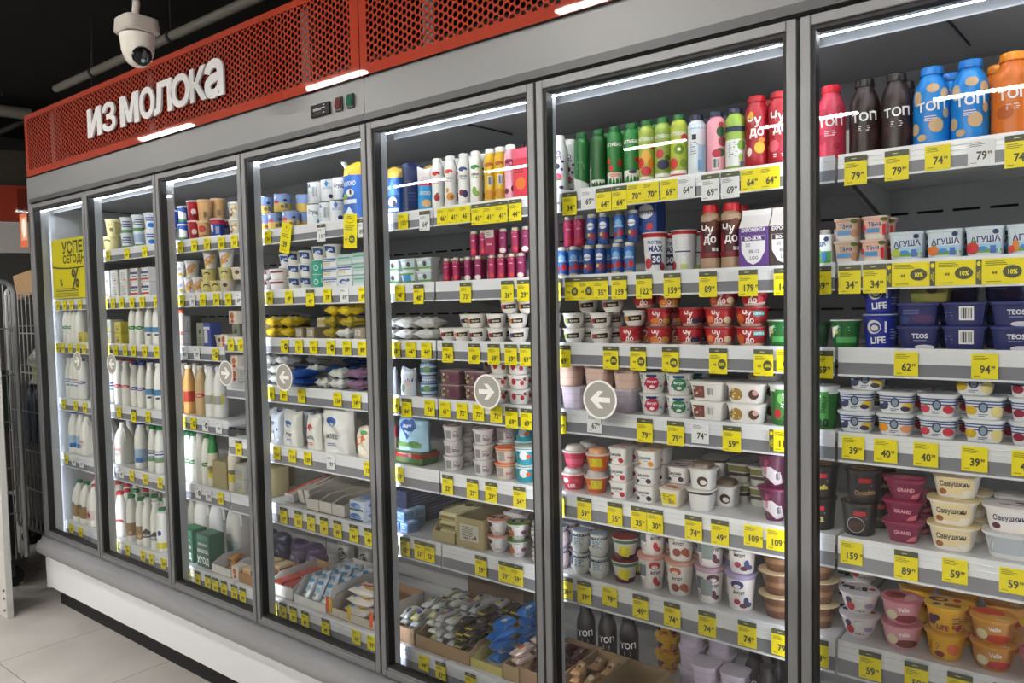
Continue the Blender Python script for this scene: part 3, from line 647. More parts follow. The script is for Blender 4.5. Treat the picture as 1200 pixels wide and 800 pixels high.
shot('act_b', 'small plum drink bottle with pale fruit', '#9c2060', [('t', 0, 42, 4, '#f3dbe4', 'Active', 0, .8), ('e', -2, 14, 22, 16, '#ecdcd4')], '#c9c0a2')
shot('mini_pink', 'tiny pale pink drink bottle', '#e4c2c8', [('lines', 0, 50, 14, 4, 6, '#b8506a')], '#efe8e4')
brick('imu_pack', 'blue multipack of immunity shots with star label', .060, .05, .084, '#2a4f9e', [('e', 2, 52, 44, 30, '#eef1f6'), ('p', [(-20, 52), (-14, 66), (2, 72), (18, 66), (24, 52), (16, 40), (2, 34), (-14, 40)], '#f4f5f8'), ('t', 2, 50, 9, '#27306e', 'ИМУНЕЛЕ', 0, .82), ('e', 12, 16, 18, 18, '#c8323a'), ('e', -16, 14, 14, 14, '#3f7ac0')], name='drink_multipack', cat='multipack')
brick('act_pack', 'crimson multipack of small drinks with grey top', .034, .035, .07, '#a51c50', [('r', 0, 58, 33, 22, '#c4bcb8'), ('lines', 0, 62, 24, 3, 5, '#776'), ('t', 0, 30, 6, '#f1d8e0', 'Active', 0, .8)], name='drink_multipack', cat='multipack')
# --- cups
cup('protein', 'tall white protein cup with red rim', .094, .0285, .0235, '#eeeeee', '#d9dde2', [('t', 2, 72, 8, '#2b4ea0', 'PROTEIN', 0, .8), ('t', 4, 57, 14, '#243a86', 'MAX', 0, .85), ('r', 6, 32, 26, 26, '#23346e'), ('t', 6, 32, 15, '#fff', '30'), ('e', -14, 22, 20, 26, '#c23b44'), ('e', 20, 14, 14, 18, '#a52b38')], [(.084, '#c22d34')])
cup('protein_back', 'tall white cup with small print, red rim', .094, .0285, .0235, '#e6e8ea', '#d2d8dd', [('lines', 0, 72, 34, 4, 5, '#9fb4c8'), ('r', 0, 46, 40, 3, '#36427e'), ('lines', 0, 38, 30, 3, 5, '#a0b0a0'), ('r', 4, 12, 16, 10, '#c9d46a'), ('e', -22, 14, 14, 20, '#b83a48')], [(.086, '#c22d34')])
gable('skyr_purple', 'purple skyr carton with white gable top', .066, .05, .128, '#5a2d86', '#eceaea', [('t', 0, 83, 8.5, '#e8e6ec', 'EXPONENTA', 0, .78), ('p', [(-27, 70), (27, 70), (26, 36), (14, 14), (0, 7), (-14, 14), (-26, 36)], '#eceaee'), ('r', 0, 64, 52, 11, '#4a2a70'), ('t', 0, 64, 7.5, '#f4f2f6', 'BIO-SKYR', 0, .85), ('t', -12, 50, 8, '#9a98a4', '30', 0), ('t', 2, 36, 7, '#8d8b98', 'BB-12'), ('t', 2, 22, 7, '#8d8b98', 'LGG')], None, .04)
gable('skyr_brown', 'dark brown skyr carton with white gable top', .066, .05, .128, '#3b2a2a', '#e4dfdc', [('t', 0, 83, 8.5, '#e8e6ec', 'EXPONENTA', 0, .78), ('p', [(-27, 70), (27, 70), (26, 36), (14, 14), (0, 7), (-14, 14), (-26, 36)], '#e9e6e4'), ('r', 0, 64, 52, 11, '#3b2a2a'), ('t', 0, 64, 7.5, '#f4f2f6', 'BIO-SKYR', 0, .85), ('t', -12, 50, 8, '#9a98a4', '30', 0), ('t', 2, 36, 7, '#8d8b98', 'BB-12'), ('t', 2, 22, 7, '#8d8b98', 'LGG')], None, .04)
def dan(key, desc, fc): cup(key, desc, .036, .026, .020, '#efece8', '#e3ddd6', [('p', [(-14, 12), (20, 14), (20, 27), (-14, 24)], '#2b1c18'), ('t', 4, 19, 5, '#e8d9b0', 'Десерт', 3, .8), ('e', -18, 18, 13, 13, fc)], belly=.002, name='dessert_cup', cat='dessert cup', lip=.004)
dan('dan_apple', 'small white dessert cup, green fruit on black label', '#9fc25a'); dan('dan_cherry', 'small white dessert cup, red fruit on black label', '#a5303a'); dan('dan_peach', 'small white dessert cup, orange fruit on black label', '#d98a4a'); dan('dan_blue', 'small white dessert cup, violet fruit on black label', '#50407c')
def chc(key, desc, dec, w=.0275): cup(key, desc, .041, w, w * .8, '#b11f2b', '#8d5a52', [('t', -5, 29, 13, '#f6efe9', 'Чу', 0, .9), ('t', 1, 14, 13, '#f6efe9', 'до', 0, .9)] + dec, bnd=[(-.9, '#d9b3a0'), (.006, '#b11f2b')], belly=.002, name='dessert_cup', cat='dessert cup', lip=.004)
chc('chd_straw', 'red dessert cup with strawberry print', [('e', 18, 14, 16, 14, '#d8424a'), ('e', 24, 28, 14, 8, '#c93a40'), ('p', [(-20, 4), (30, 4), (30, 10), (6, 6)], '#efd6d0')])
chc('chd_peach', 'red dessert cup with peach print', [('e', -8, 12, 24, 14, '#e0862e'), ('e', 20, 12, 22, 14, '#d9a24a'), ('e', 24, 26, 12, 8, '#c24a30')])
chc('chd_blue', 'red dessert cup with dark berry print', [('e', 10, 12, 14, 14, '#2a2740'), ('e', 22, 14, 12, 14, '#3a2a4e'), ('p', [(-20, 4), (30, 4), (30, 8), (6, 5)], '#efd6d0')])
chc('chd_grape', 'large red dessert cup with grapefruit print', [('e', -18, 16, 24, 24, '#d8442a'), ('e', -18, 16, 16, 16, '#e88a5a'), ('e', 22, 14, 20, 16, '#e6d2a8')], .033)
chc('chd_teal', 'large red dessert cup with teal print', [('e', -22, 16, 22, 24, '#dc6a2a'), ('r', 22, 28, 26, 11, '#2a9a9a'), ('t', 22, 28, 5, '#f0f6f4', 'КОКТЕЙЛЬ', 0, .6), ('e', 24, 12, 16, 12, '#8d1a24')], .033)
def camp(key, desc, mc, h=.05): cup(key, desc, h, .032, .026, '#ecebe9', '#dcd8d6', berries((-34, 34), (8, 44), 5, ['#3a5fa8', '#4aa0b8', '#c8466a', '#7aa84a'], 5) + berries((-40, 40), (6, 46), 4, ['#3a5fa8', '#6ac0c8', '#c8466a'], 9) + [('e', 4, 26, 30, 32, mc), ('e', 4, 26, 26, 28, mc), ('t', 4, 30, 6, '#f5f0f0', 'йогурт', 0, .8), ('e', 4, 17, 10, 8, '#f0e4e4'), ('r', 4, 44, 22, 6, '#2c3a76')])
camp('dot_red', 'white speckled yogurt cup with red disc', '#c2274a'); camp('dot_green', 'white speckled yogurt cup with green disc', '#2f7f54')
def camc(key, desc, mc): cup(key, desc, .038, .029, .025, '#e6e2dc', '#dcd6d0', [('e', -10, 22, 14, 18, mc), ('e', 14, 18, 12, 14, mc), ('t', 4, 28, 5, '#44506a', 'сливки', 0, .8), ('e', 22, 28, 10, 10, '#7a4a34')])
camc('cow_red', 'small ivory yogurt cup with red berries', '#b8282e')
def twin(key, desc, h, w, body, lid, dec, asp=.62, n=6, name='twin_pot', **kw): cup(key, desc, h, w / 2, w / 2 * .86, body, lid, dec, n=n, asp=asp, N=32, name=name, cat='twin pot', **kw)
twin('gran_a', 'clear twin pot with granola and white cream', .042, .082, '#e9e6e2', '#dcd8d4', [('r', -22, 20, 36, 28, '#7a4a40')] + berries((-38, -6), (8, 32), 6, ['#c08a6a', '#4a2a2a', '#b03a50', '#e0c8b0'], 2) + [('bar', 10, 22, 14, 16, '#999')])
twin('gran_b', 'clear twin pot with chocolate balls and cream', .042, .082, '#e9e6e2', '#d9d2cc', [('e', -18, 19, 30, 28, '#a8823e')] + berries((-30, -6), (8, 30), 5, ['#d8b45a', '#6a4a20', '#e8d090', '#503418'], 4) + [('e', 22, 20, 22, 22, '#5b3a2c'), ('e', 26, 24, 12, 12, '#d8a8a0')])
twin('choc_twin', 'brown-purple twin pot with pale berries', .040, .078, '#7a5a5e', '#b9a6a8', berries((-34, -4), (8, 32), 8, ['#cfc48a', '#e0dcc0', '#3a2a30', '#a8a050'], 7) + [('r', 18, 20, 34, 26, '#6b3a52')])
cup('peach_tall', 'pale peach translucent pudding pot', .056, .033, .029, '#e9c9ba', '#e2cfca', [('r', 0, 40, 200, 2, '#dcb2a4'), ('r', 0, 22, 200, 1.6, '#dcb2a4')], n=4, name='pudding_pot', cat='pudding pot')
cup('lilac_tall', 'pale lilac translucent pudding pot', .056, .033, .029, '#cfc4d4', '#d8cfda', [('r', 0, 40, 200, 2, '#bdb0c6'), ('r', 0, 22, 200, 1.6, '#bdb0c6')], n=4, name='pudding_pot', cat='pudding pot')
cup('energy', 'tall white and green energy cup', .088, .034, .029, '#2f7030', '#dfe3e2', [('r', -2, 46, 40, 66, '#3f8a3c'), ('e', -16, 26, 16, 22, '#c4303c'), ('t', -4, 56, 9, '#f3f6f0', 'ACTIVE', 80, .8), ('t', 9, 52, 9, '#23421f', 'ENERGY', 80, .8), ('t', 6, 14, 17, '#1f2a1c', '20'), ('e', -10, 60, 12, 22, '#7fc06a')], [(.074, '#e8eae8')], name='yogurt_cup')
def sav(key, desc, fruitcol, edge): cup(key, desc, .040, .0248, .0225, '#f0eeeb', edge, [('t', -3, 25, 7, '#353d55', 'Савушкин', 2, .72), ('e', 12, 11, 14, 13, fruitcol), ('e', -16, 10, 8, 8, fruitcol), ('lines', 0, 17, 16, 1, 3, '#8a90a0')], n=5, N=28, ldec=[('e', -8, 6, 24, 20, fruitcol), ('e', 12, -8, 18, 16, fruitcol), ('r', 0, 0, 34, 8, '#f2e8e0')], name='square_yogurt_cup')
sav('sav_straw', 'square yogurt cup with strawberries, red-printed lid', '#c22f3a', '#e8dcd8'); sav('sav_peach', 'square yogurt cup with oranges, orange-printed lid', '#e89a2a', '#ecdcc8'); sav('sav_black', 'square yogurt cup with blackberries', '#2b2632', '#d8d0d4'); sav('sav_plum', 'square yogurt cup with dark plums', '#3a3140', '#b8a8b0')
cup('sav_stick', 'square yogurt cup with a yellow sale sticker', .040, .0265, .0235, '#e8dfd2', '#e8d8c4', [('r', -1, 19, 40, 26, '#e6d81c'), ('lines', -1, 28, 28, 4, 4, '#7a7420'), ('bar', 6, 12, 14, 8, '#55501a')], n=5, N=28, ldec=[('e', -6, 4, 30, 20, '#dc7a32'), ('e', 10, -8, 18, 12, '#b84a2a')], name='square_yogurt_cup')
def domec(key, desc, body, dcol, dec): cup(key, desc, .040, .030, .023, body, '#d9d5d0', dec, name='fruit_cup', cat='yogurt cup', dome=(.014, dcol, 0), ldec=(), lidh=.004)
domec('dome_pink', 'pink cup under a cream domed lid', '#c43a56', '#d8cfc4', [('r', 0, 18, 120, 12, '#d85a78')]); domec('dome_orange', 'orange cup under an orange-tinted domed lid', '#dd6a2c', '#e2a078', [('r', -2, 22, 34, 22, '#dccf1c'), ('lines', -2, 28, 24, 3, 4, '#6b6418')])
domec('dome_life', 'red cup under a grey lid', '#c8364c', '#c9c5c2', [('t', 2, 12, 9, '#f3eee8', 'LIFE', 6, .9), ('e', -14, 26, 18, 14, '#e9e2dc'), ('e', 16, 26, 16, 12, '#d85a6a')]); domec('dome_yel', 'orange cup with yellow sticker under a grey lid', '#d35a2a', '#c4c0bc', [('r', 8, 24, 30, 24, '#dccf1c'), ('lines', 8, 30, 20, 3, 4, '#6b6418'), ('e', -14, 16, 14, 14, '#e8a23a')])
def choctop(key, desc): cup(key, desc, .048, .0275, .024, '#e4e2df', '#d5d0ca', [('e', 6, 20, 26, 24, '#3a2620'), ('e', 8, 18, 16, 12, '#e8dfd6')], n=5, N=28, dome=(.013, '#6b5846', 0), name='dessert_pot', cat='dessert pot', ldec=[('r', 0, 0, 14, 10, '#ecebe8')], lip=.004)
choctop('choc_dome', 'white dessert pot with dark domed topping'); 
cup('plain_pot', 'plain white dessert pot with dark layer', .048, .0275, .024, '#dddcda', '#cfccc8', [('r', 0, 42, 200, 6, '#3c302a')], n=5, N=28, name='dessert_pot', cat='dessert pot', lip=.004)
cup('clear_pot', 'clear dessert pot with dark olive layer', .045, .027, .024, '#b9b8b0', '#aeb0aa', [('r', 0, 34, 200, 14, '#6b6a3a'), ('r', 0, 20, 200, 8, '#3a302a')], n=5, N=28, name='dessert_pot', cat='dessert pot', lip=.003)
cup('ruby', 'tapered purple cup with white wave', .072, .034, .019, '#5b1f40', '#7d2350', [('p', [(-30, 44), (-4, 48), (18, 30), (24, 10), (4, 6), (-10, 20), (-30, 26)], '#cfc6cc'), ('t', -16, 46, 9, '#b8506a', 'GRAND', 80, .8), ('r', 10, 26, 12, 20, '#efecec'), ('bar', 10, 26, 9, 16, '#333')], ldec=[('t', 0, 4, 11, '#e8c8b0', 'GRAND', 0, .8)], name='tapered_cup', lip=.004)
cup('teal_cup', 'round teal yogurt cup with white animal-free print', .046, .030, .026, '#1d93a6', '#e4e4de', [('e', -2, 26, 26, 24, '#dfe7e6'), ('e', 12, 24, 14, 12, '#d8502a'), ('r', 0, 41, 200, 5, '#e8ebe8')], name='yogurt_cup')
K['teal_cup']['desc'] = 'round teal yogurt cup with white and orange print'
def jar(key, desc, body, dec): cup(key, desc, .055, .0205, .0205, body, '#9fb2c8', [('r', 0, 46, 200, 5, '#27416e'), ('r', 0, 16, 200, 2, '#d8dde6')] + dec, belly=.005, lip=.002, name='yogurt_jar', cat='yogurt jar', N=24)
jar('jar_pink', 'pinkish yogurt jar with blue flower label', '#d6c3c8', [('e', -2, 30, 24, 20, '#34456e'), ('e', -2, 30, 12, 10, '#8fa2c4'), ('r', -20, 34, 14, 16, '#9aa8c0')]); jar('jar_white', 'white yogurt jar with pale blue label', '#dcdcd2', [('r', 0, 32, 26, 20, '#b8cbd8'), ('lines', 0, 39, 22, 5, 4, '#5f7ca0'), ('r', -24, 34, 10, 18, '#2c4a7a')]); jar('jar_peach', 'cream yogurt jar with orange flower label', '#e0d4c0', [('e', 0, 30, 22, 18, '#d88a4a'), ('r', -14, 30, 14, 18, '#6a88a4')])
def big(key, desc, rim, blob, dec, flip=False): cup(key, desc, .083, .0335, .026, '#eeeae6', rim, [('e', 14 if not flip else -6, 62, 30, 20, blob), ('e', 14 if not flip else -6, 58, 16, 10, '#eeeae6'), ('t', 16 if not flip else -2, 45, 8, '#40383c', 'йогурт', 0, .72), ('e', 14, 24, 12, 20, blob), ('e', 20, 16, 14, 12, blob)] + dec, [(.074, rim)], name='large_yogurt_cup', cat='yogurt cup', lip=.004, ldec=[('e', -6, 4, 34, 26, '#ece6e2'), ('e', -2, 0, 18, 10, blob)])
back = [('r', -18, 48, 20, 30, '#6b7880'), ('lines', -18, 26, 22, 5, 4, '#9a9698')]
big('big_cherry', 'large white yogurt cup with coral rim', '#e0a49a', '#c8323a', back); big('big_peach', 'large white yogurt cup with salmon rim, fruit slices', '#d9a896', '#d8643c', [('e', -6, 22, 20, 20, '#8d4a34'), ('e', 14, 24, 20, 18, '#a5583c')], True); big('big_plum', 'large white yogurt cup with mauve rim', '#c3a2b4', '#6b3350', back + [('r', -2, 40, 26, 40, '#8f9a98')]); big('big_berry', 'large white yogurt cup with lilac rim, berry print', '#b3a6cf', '#3a3f7a', [('e', -6, 22, 14, 14, '#a5324e'), ('e', 8, 14, 18, 12, '#5b2c44')], True)
cup('red_stick', 'red-lidded cup with a slanted yellow sticker', .056, .032, .024, '#d9d4ce', '#8d2026', [('p', [(-16, 14), (12, 8), (20, 34), (-8, 40)], '#e3d61a'), ('lines', 2, 30, 20, 4, 5, '#6b6418'), ('r', 0, 48, 200, 8, '#4e7a5c'), ('e', -20, 10, 18, 16, '#6a1f34')], [(-1, '#5a2036'), (.014, '#d9d4ce')], name='yogurt_cup')
cup('cream_lid', 'brown dessert cup with cream flanged lid', .050, .036, .026, '#6b4632', '#d8c49a', [('r', 0, 24, 200, 12, '#8d6a48')], lip=.007, name='dessert_cup', cat='dessert cup', ldec=[('e', 0, 0, 46, 40, '#54362a')])
# --- seventh door
def toma(key, desc, dec, bg): cup(key, desc, .043, .0222, .019, bg, '#d9d2c8', [('t', 1, 30, 8.5, '#f8f8f8', 'Тёма', 3, .85), ('t', 0.4, 29.6, 8.5, '#34406e', 'Тёма', 3, .82), ('e', 17, 38, 14, 8, '#5f7a34')] + dec, n=5, N=28, bnd=[(-.9, '#ece2d8'), (.010, bg)])
toma('toma_nut', 'square beige baby yogurt cup with blue label', [('r', -3, 16, 26, 9, '#6aa2d8'), ('e', 16, 14, 14, 16, '#c49a78')], '#d9b9a0'); toma('toma_straw', 'square peach baby yogurt cup with red bar', [('r', -3, 17, 24, 9, '#4f9ad4'), ('r', 17, 18, 6, 22, '#d8343c'), ('e', -20, 22, 10, 14, '#d8424a')], '#eab9a6')
def agu(key, desc, dec): cup(key, desc, .054, .030, .0275, '#d4e0ea', '#c4d4e0', [('r', 0, 8, 56, 14, '#79b04a'), ('r', 0, 20, 56, 10, '#a8d0ea'), ('t', 2.8, 32.2, 11.5, '#f4f6fa', 'АГУША', 3, .9), ('t', 2, 33, 11, '#233a80', 'АГУША', 3, .88), ('e', 18, 46, 10, 9, '#27345e'), ('r', 14, 14, 9, 14, '#4a6fc0'), ('e', -2, 16, 16, 8, '#4a90d0')] + dec, n=6, asp=.8, N=32, name='curd_pack', cat='baby curd pack', lip=.002)
agu('agu_apple', 'pale blue baby curd pack with apple', fruit(-17, 15, 16, 16, '#b8c24a')); agu('agu_peach', 'pale blue baby curd pack with peach', fruit(-18, 16, 18, 18, '#e2762e')); agu('agu_straw', 'pale blue baby curd pack with strawberry', fruit(-18, 17, 20, 22, '#cf2f3a')); agu('agu_mix', 'pale blue baby curd pack with carrot', [('e', -16, 18, 10, 22, '#e08a34'), ('e', -22, 12, 10, 14, '#d84a3a')])
brick('agu_box', 'white baby milk carton with green meadow', .048, .04, .062, '#e9efee', [('r', 0, 14, 47, 26, '#3f9a3a'), ('e', -10, 26, 30, 14, '#6fb84a'), ('t', -2, 42, 9, '#233a80', 'АГУША', 3, .7), ('e', 14, 52, 10, 10, '#27345e'), ('r', 10, 16, 9, 18, '#3f70c0')], tdec=[('r', 0, 0, 40, 30, '#cfd8d8')], name='baby_milk_carton')
cup('green_tub', 'green curd tub with white lid', .055, .0275, .0235, '#1f6a2c', '#e3e6e2', [('p', [(-40, 40), (-10, 46), (-24, 22), (-40, 16)], '#e9ecd8'), ('lines', 6, 42, 34, 2, 6, '#5fb6c8'), ('r', 4, 16, 40, 12, '#58b05e'), ('e', -16, 32, 8, 8, '#d8c24a')], name='curd_tub', cat='tub')
cup('dk_green', 'dark green curd tub', .05, .032, .027, '#173a20', '#2a4a30', [('lines', 0, 30, 30, 3, 7, '#4f8f5a')], name='curd_tub', cat='tub')
cup('life_blue', 'deep blue tub with white swirl', .066, .030, .0265, '#1d2f9a', '#b9c0d0', [('e', -8, 43, 28, 28, '#e0dbc8'), ('e', -6, 42, 20, 20, '#1d2f9a'), ('e', -6, 41, 14, 12, '#dcd8c8'), ('r', 14, 46, 3.6, 16, '#f0f0ee'), ('e', 14, 34, 4.5, 4.5, '#f0f0ee'), ('t', 0, 17, 13, '#f0f0ee', 'LIFE', 5, .9), ('lines', 30, 38, 16, 4, 6, '#8f9ad8')], name='yogurt_tub', cat='tub')
def teos(key, desc, dec): twin(key, desc, .042, .071, '#232a62', '#3a4288', dec, asp=.7)
teos('teos_txt', 'navy twin pot with white lettering', [('t', 4, 26, 9, '#e4e6ee', 'TEOS', 0, .95), ('lines', 6, 17, 26, 1, 3, '#9aa0c4'), ('e', 12, 4, 34, 10, '#d8d4e0')]); teos('teos_bar', 'navy twin pot with white barcode', [('r', 4, 24, 24, 26, '#e9e9e9'), ('bar', 4, 24, 18, 20, '#333'), ('lines', -24, 26, 16, 3, 6, '#5a6298')]); teos('teos_pl', 'navy twin pot with plum fruit print', [('e', 10, 14, 40, 16, '#4a2a5a'), ('lines', -10, 30, 30, 2, 6, '#5a6298'), ('e', -24, 12, 20, 14, '#33407e')])
twin('olive_pot', 'olive twin pot with cow-brown oval', .042, .074, '#8a8440', '#b5ae62', [('e', 6, 24, 20, 16, '#4a4630'), ('e', -20, 14, 20, 14, '#6f7a34')], asp=.7); K['olive_pot']['desc'] = 'olive twin pot with dark oval'
def stripe(key, desc, fl, fr): cup(key, desc, .0405, .0322, .028, '#e9eaec', '#dfe3e8', [('r', 0, z, 96, 2.4, '#2f5598') for z in (33.5, 28.5, 23)] + [('e', 0, 22, 16, 20, '#3a4458'), ('e', 0, 22, 11, 14, '#8fa0b8')] + fl + fr + [('lines', 0, 9, 16, 2, 3, '#5a6a90')], n=4.5, asp=.8, N=32, name='striped_yogurt_cup', ldec=[('r', 0, 10, 50, 5, '#3a66a8'), ('r', 0, -6, 46, 4, '#3a66a8'), ('e', -14, 0, 16, 14, fr[0][5]), ('e', 14, -2, 14, 10, '#dfe8ee')], lip=.004)
stripe('str_banana', 'blue-striped yogurt cup with blackberry and banana', [('e', -21, 13, 18, 12, '#3a3f5e'), ('e', -16, 18, 10, 10, '#4a4a70')], [('e', 22, 14, 18, 16, '#e6c23a'), ('e', 18, 10, 16, 10, '#40405a')]); stripe('str_apricot', 'blue-striped yogurt cup with apricots', fruit(-20, 15, 20, 16, '#e8962e'), [('e', 21, 14, 20, 15, '#e89a6a')]); stripe('str_straw', 'blue-striped yogurt cup with strawberries', fruit(-20, 14, 17, 15, '#cf4258'), [('e', 19, 14, 18, 16, '#c83a44')]); stripe('str_pear', 'blue-striped yogurt cup with pear and banana', [('e', -20, 16, 20, 17, '#d9b42e')], [('e', 22, 15, 20, 22, '#e8d890')]); stripe('str_cherry', 'blue-striped yogurt cup with cherries', [('e', -18, 15, 18, 15, '#8f1f38')], [('e', 20, 14, 16, 14, '#7a1a30')])
def dark(key, desc, t, tc, dec): cup(key, desc, .066, .034, .030, '#221f21', '#2b2726', [('r', 4, 48, 24, 9, '#c0202e'), ('lines', 4, 38, 28, 1, 4, '#9a9a9a'), ('t', 4, 24, 10, tc, t, 6, .7)] + dec, name='pudding_cup', cat='pudding cup', ldec=[('e', 0, 0, 50, 40, '#c8a468'), ('r', 0, 0, 30, 8, '#b02030')], lip=.003)
dark('pud_van', 'black pudding cup with yellow script', 'Vanilla', '#d9c43a', []); dark('pud_choc', 'black pudding cup with tan script', 'Chocolate', '#b08a64', []); dark('pud_ric', 'black pudding cup with barcode and gold script', 'RICE', '#d9c86a', [('r', -18, 22, 12, 30, '#e4e4e4'), ('bar', -18, 22, 9, 25, '#222')]); dark('pud_bowl', 'black pudding cup with a chocolate bowl picture', 'Pudding', '#3a3030', [('e', -4, 24, 34, 34, '#b8b2aa'), ('e', -4, 24, 31, 31, '#1a1212'), ('e', -4, 22, 24, 20, '#40241c')])
def grand(key, desc, dec): cup(key, desc, .040, .034, .025, '#7d1846', '#a02058', [('t', 2, 22, 7.5, '#e6a8b4', 'GRAND', 0, .85), ('p', [(8, 3), (26, 6), (28, 18), (14, 12)], '#d86a80')] + dec, n=4.5, N=28, name='square_dessert_cup', cat='dessert cup', lip=.004, ldec=[('e', 4, 0, 56, 34, '#d8687e'), ('e', -4, 4, 34, 16, '#f0c0c4'), ('t', 4, 0, 12, '#a02048', 'GRAND', 0, .8)])
grand('grand', 'magenta square dessert cup with pink lid', []); 
def savr(key, desc, bg, fr, lid): cup(key, desc, .047, .041, .033, '#eae6e0', lid, [('r', -2, 26, 70, 34, bg), ('t', 0, 29, 10, '#2f3347', 'Савушкин', 2, .76), ('e', -20, 12, 14, 12, fr), ('e', 24, 12, 22, 12, '#f0e8da')], n=3, asp=.82, N=32, name='oval_dessert_cup', cat='dessert cup', lip=.005, ldec=[('e', -8, 8, 50, 20, bg), ('t', 4, -10, 8, '#4a3a34', 'Савушкин', 0, .75), ('e', 16, 12, 20, 12, fr)])
savr('savc', 'cream oval dessert cup with almond print', '#ecd9a8', '#a0623c', '#e6cf98'); savr('savw', 'white oval dessert cup with dark cherry print', '#ece9ea', '#5a2434', '#e9e2e2')
cup('savback', 'white oval dessert cup with grey fine print', .047, .041, .033, '#dfe0e0', '#d8d8d8', [('r', 0, 26, 76, 32, '#b4bcc4')] + [('lines', 0, 38, 66, 7, 4, '#8a929c')], n=3, asp=.82, N=32, name='oval_dessert_cup', cat='dessert cup', lip=.005)
def epica(key, desc, bg, sp, rr=.035): cup(key, desc, .046, rr, rr * .64, '#e6e2e2', bg, [('r', 2, 26, 17, 32, '#1c1c22'), ('t', 2, 34, 8, '#f2f2f2', 'EPI', 0, .9), ('t', 2, 22, 8, '#f2f2f2', 'CA', 0, .9), ('e', -16, 20, 18, 22, sp[0]), ('e', -20, 34, 14, 14, sp[1]), ('e', 20, 24, 18, 12, sp[2])], name='epi_cup', lip=.005, ldec=[('r', -2, 2, 34, 22, '#1c1c22'), ('t', -2, 7, 9, '#f2f2f2', 'EPI', 0, .9), ('t', -2, -3, 9, '#f2f2f2', 'CA', 0, .9), ('e', 24, 4, 14, 12, sp[0]), ('e', -26, 6, 16, 14, sp[1])], belly=.001)
epica('epica_w', 'white bowl-shaped yogurt cup with black square logo', '#e2dfe4', ('#c22a34', '#2c2f5a', '#a89ac0')); epica('epica_coco', 'peach and white yogurt cup with coconut print', '#d88a6a', ('#e9d8cc', '#4a2a2a', '#d8dce0'), .029); epica('epica_fig', 'orange and green yogurt cup with black square logo', '#5a8a3a', ('#d8783a', '#6a7a34', '#8a4a5a'), .029)
for k_ in ('epica_w', 'epica_coco', 'epica_fig'): K[k_]['name'] = 'bowl_yogurt_cup'
def velle(key, desc, body, low, lid, ld): cup(key, desc, .047, .0345, .028, body, lid, [('t', 4, 34, 8.5, '#f6f0ee', 'Velle', 4, .85), ('e', 10, 14, 46, 18, low), ('e', -18, 20, 22, 20, '#e6dcb8')], belly=.001, name='dessert_tub', cat='dessert tub', lip=.005, ldec=ld)
velle('vel_pink', 'pink dessert tub with red-printed lid', '#dc93a4', '#8f2434', '#d8808f', [('e', -12, 6, 40, 44, '#a8303c'), ('e', -6, 8, 30, 18, '#6b2018'), ('p', [(4, -30), (30, -10), (22, 24), (6, 0)], '#e6b0b8')]); velle('vel_cake', 'pink dessert tub with cake print', '#e0a2ae', '#7a3a2c', '#d98c98', [('e', 0, 0, 50, 50, '#d8808f')]); velle('vel_orange', 'orange dessert tub with bright orange lid', '#c98a34', '#c03a24', '#e6a42c', [('e', -8, 12, 56, 34, '#e24a24'), ('e', 12, -12, 50, 26, '#f0b43c'), ('t', 16, -22, 10, '#f8eee0', 'Velle', 0, .8)]); velle('vel_yellow', 'pink tub with yellow lid', '#d68a9a', '#e0a438', '#e9bb3c', [('e', 0, 6, 56, 44, '#f0c43c'), ('e', 8, -16, 30, 14, '#d87a8a')])
cup('life_yel', 'yellow tub with berry print', .050, .0345, .028, '#e5ad12', '#e2b422', [('e', -24, 24, 20, 22, '#5a1f3a'), ('e', -14, 30, 12, 12, '#2c2438'), ('t', -4, 12, 10, '#6b1530', 'LIFE', 0, .9), ('lines', 24, 32, 22, 5, 5, '#3a2a20'), ('e', 24, 12, 14, 12, '#b02c34')], name='yogurt_tub', cat='tub', lip=.004, ldec=[('e', -14, 12, 34, 26, '#5a1f3a'), ('e', -12, 12, 18, 14, '#e5ad12'), ('e', 18, 16, 14, 18, '#b02c34'), ('r', 12, -14, 28, 16, '#8a5a1c'), ('e', -14, -18, 16, 14, '#2c2438')])
cup('life_yel2', 'yellow tub with peach print', .050, .0345, .028, '#e5ad12', '#dca81e', [('e', 14, 24, 24, 24, '#e8742c'), ('lines', -18, 32, 26, 4, 5, '#5a3a20'), ('e', -10, 12, 18, 12, '#8a1f2c')], name='yogurt_tub', cat='tub', lip=.004)
# ------------------------------------------------ kinds of the farther doors
shot('act_c', 'tiny crimson drink bottle with red fruit', '#a91d58', [('t', 0, 44, 3.4, '#f3dbe4', 'Active', 0, .8), ('e', 2, 12, 14, 12, '#d03a3a'), ('lines', 0, 56, 14, 1, 3, '#f0d0dc')], '#c9bc8a', .070, .0125)
shot('act_d', 'tiny plum drink bottle with white base', '#8f1c58', [('t', 0, 44, 3.4, '#f3dbe4', 'Active', 0, .8), ('e', 0, 10, 20, 14, '#ece2dc')], '#cfc7b0', .070, .0125)
pillow('doy_blue', 'tall blue doypack of condensed milk, yellow top', .082, .044, .185, '#1f66c4', [('p', [(-34, 92), (0, 150), (34, 92)], '#2a78d8'), ('t', 0, 118, 14, '#eef4fa', 'МОЛОКО', 2, .62), ('e', 4, 88, 40, 26, '#e8ecea'), ('e', -18, 76, 24, 20, '#8fae3a'), ('e', 8, 90, 12, 18, '#2a2a2c'), ('t', 0, 56, 7, '#31507c', 'СГУЩЕНКА', 0, .65), ('r', 0, 60, 60, 14, '#d8e2ea'), ('p', [(-30, 10), (0, 44), (30, 10)], '#e6ecf2'), ('r', 0, 5, 72, 8, '#c8853a')], 'doypack', 'pouch', bnd=[(.150, '#e6b51c')], spout='#eceff0', seed=2, foil=False)
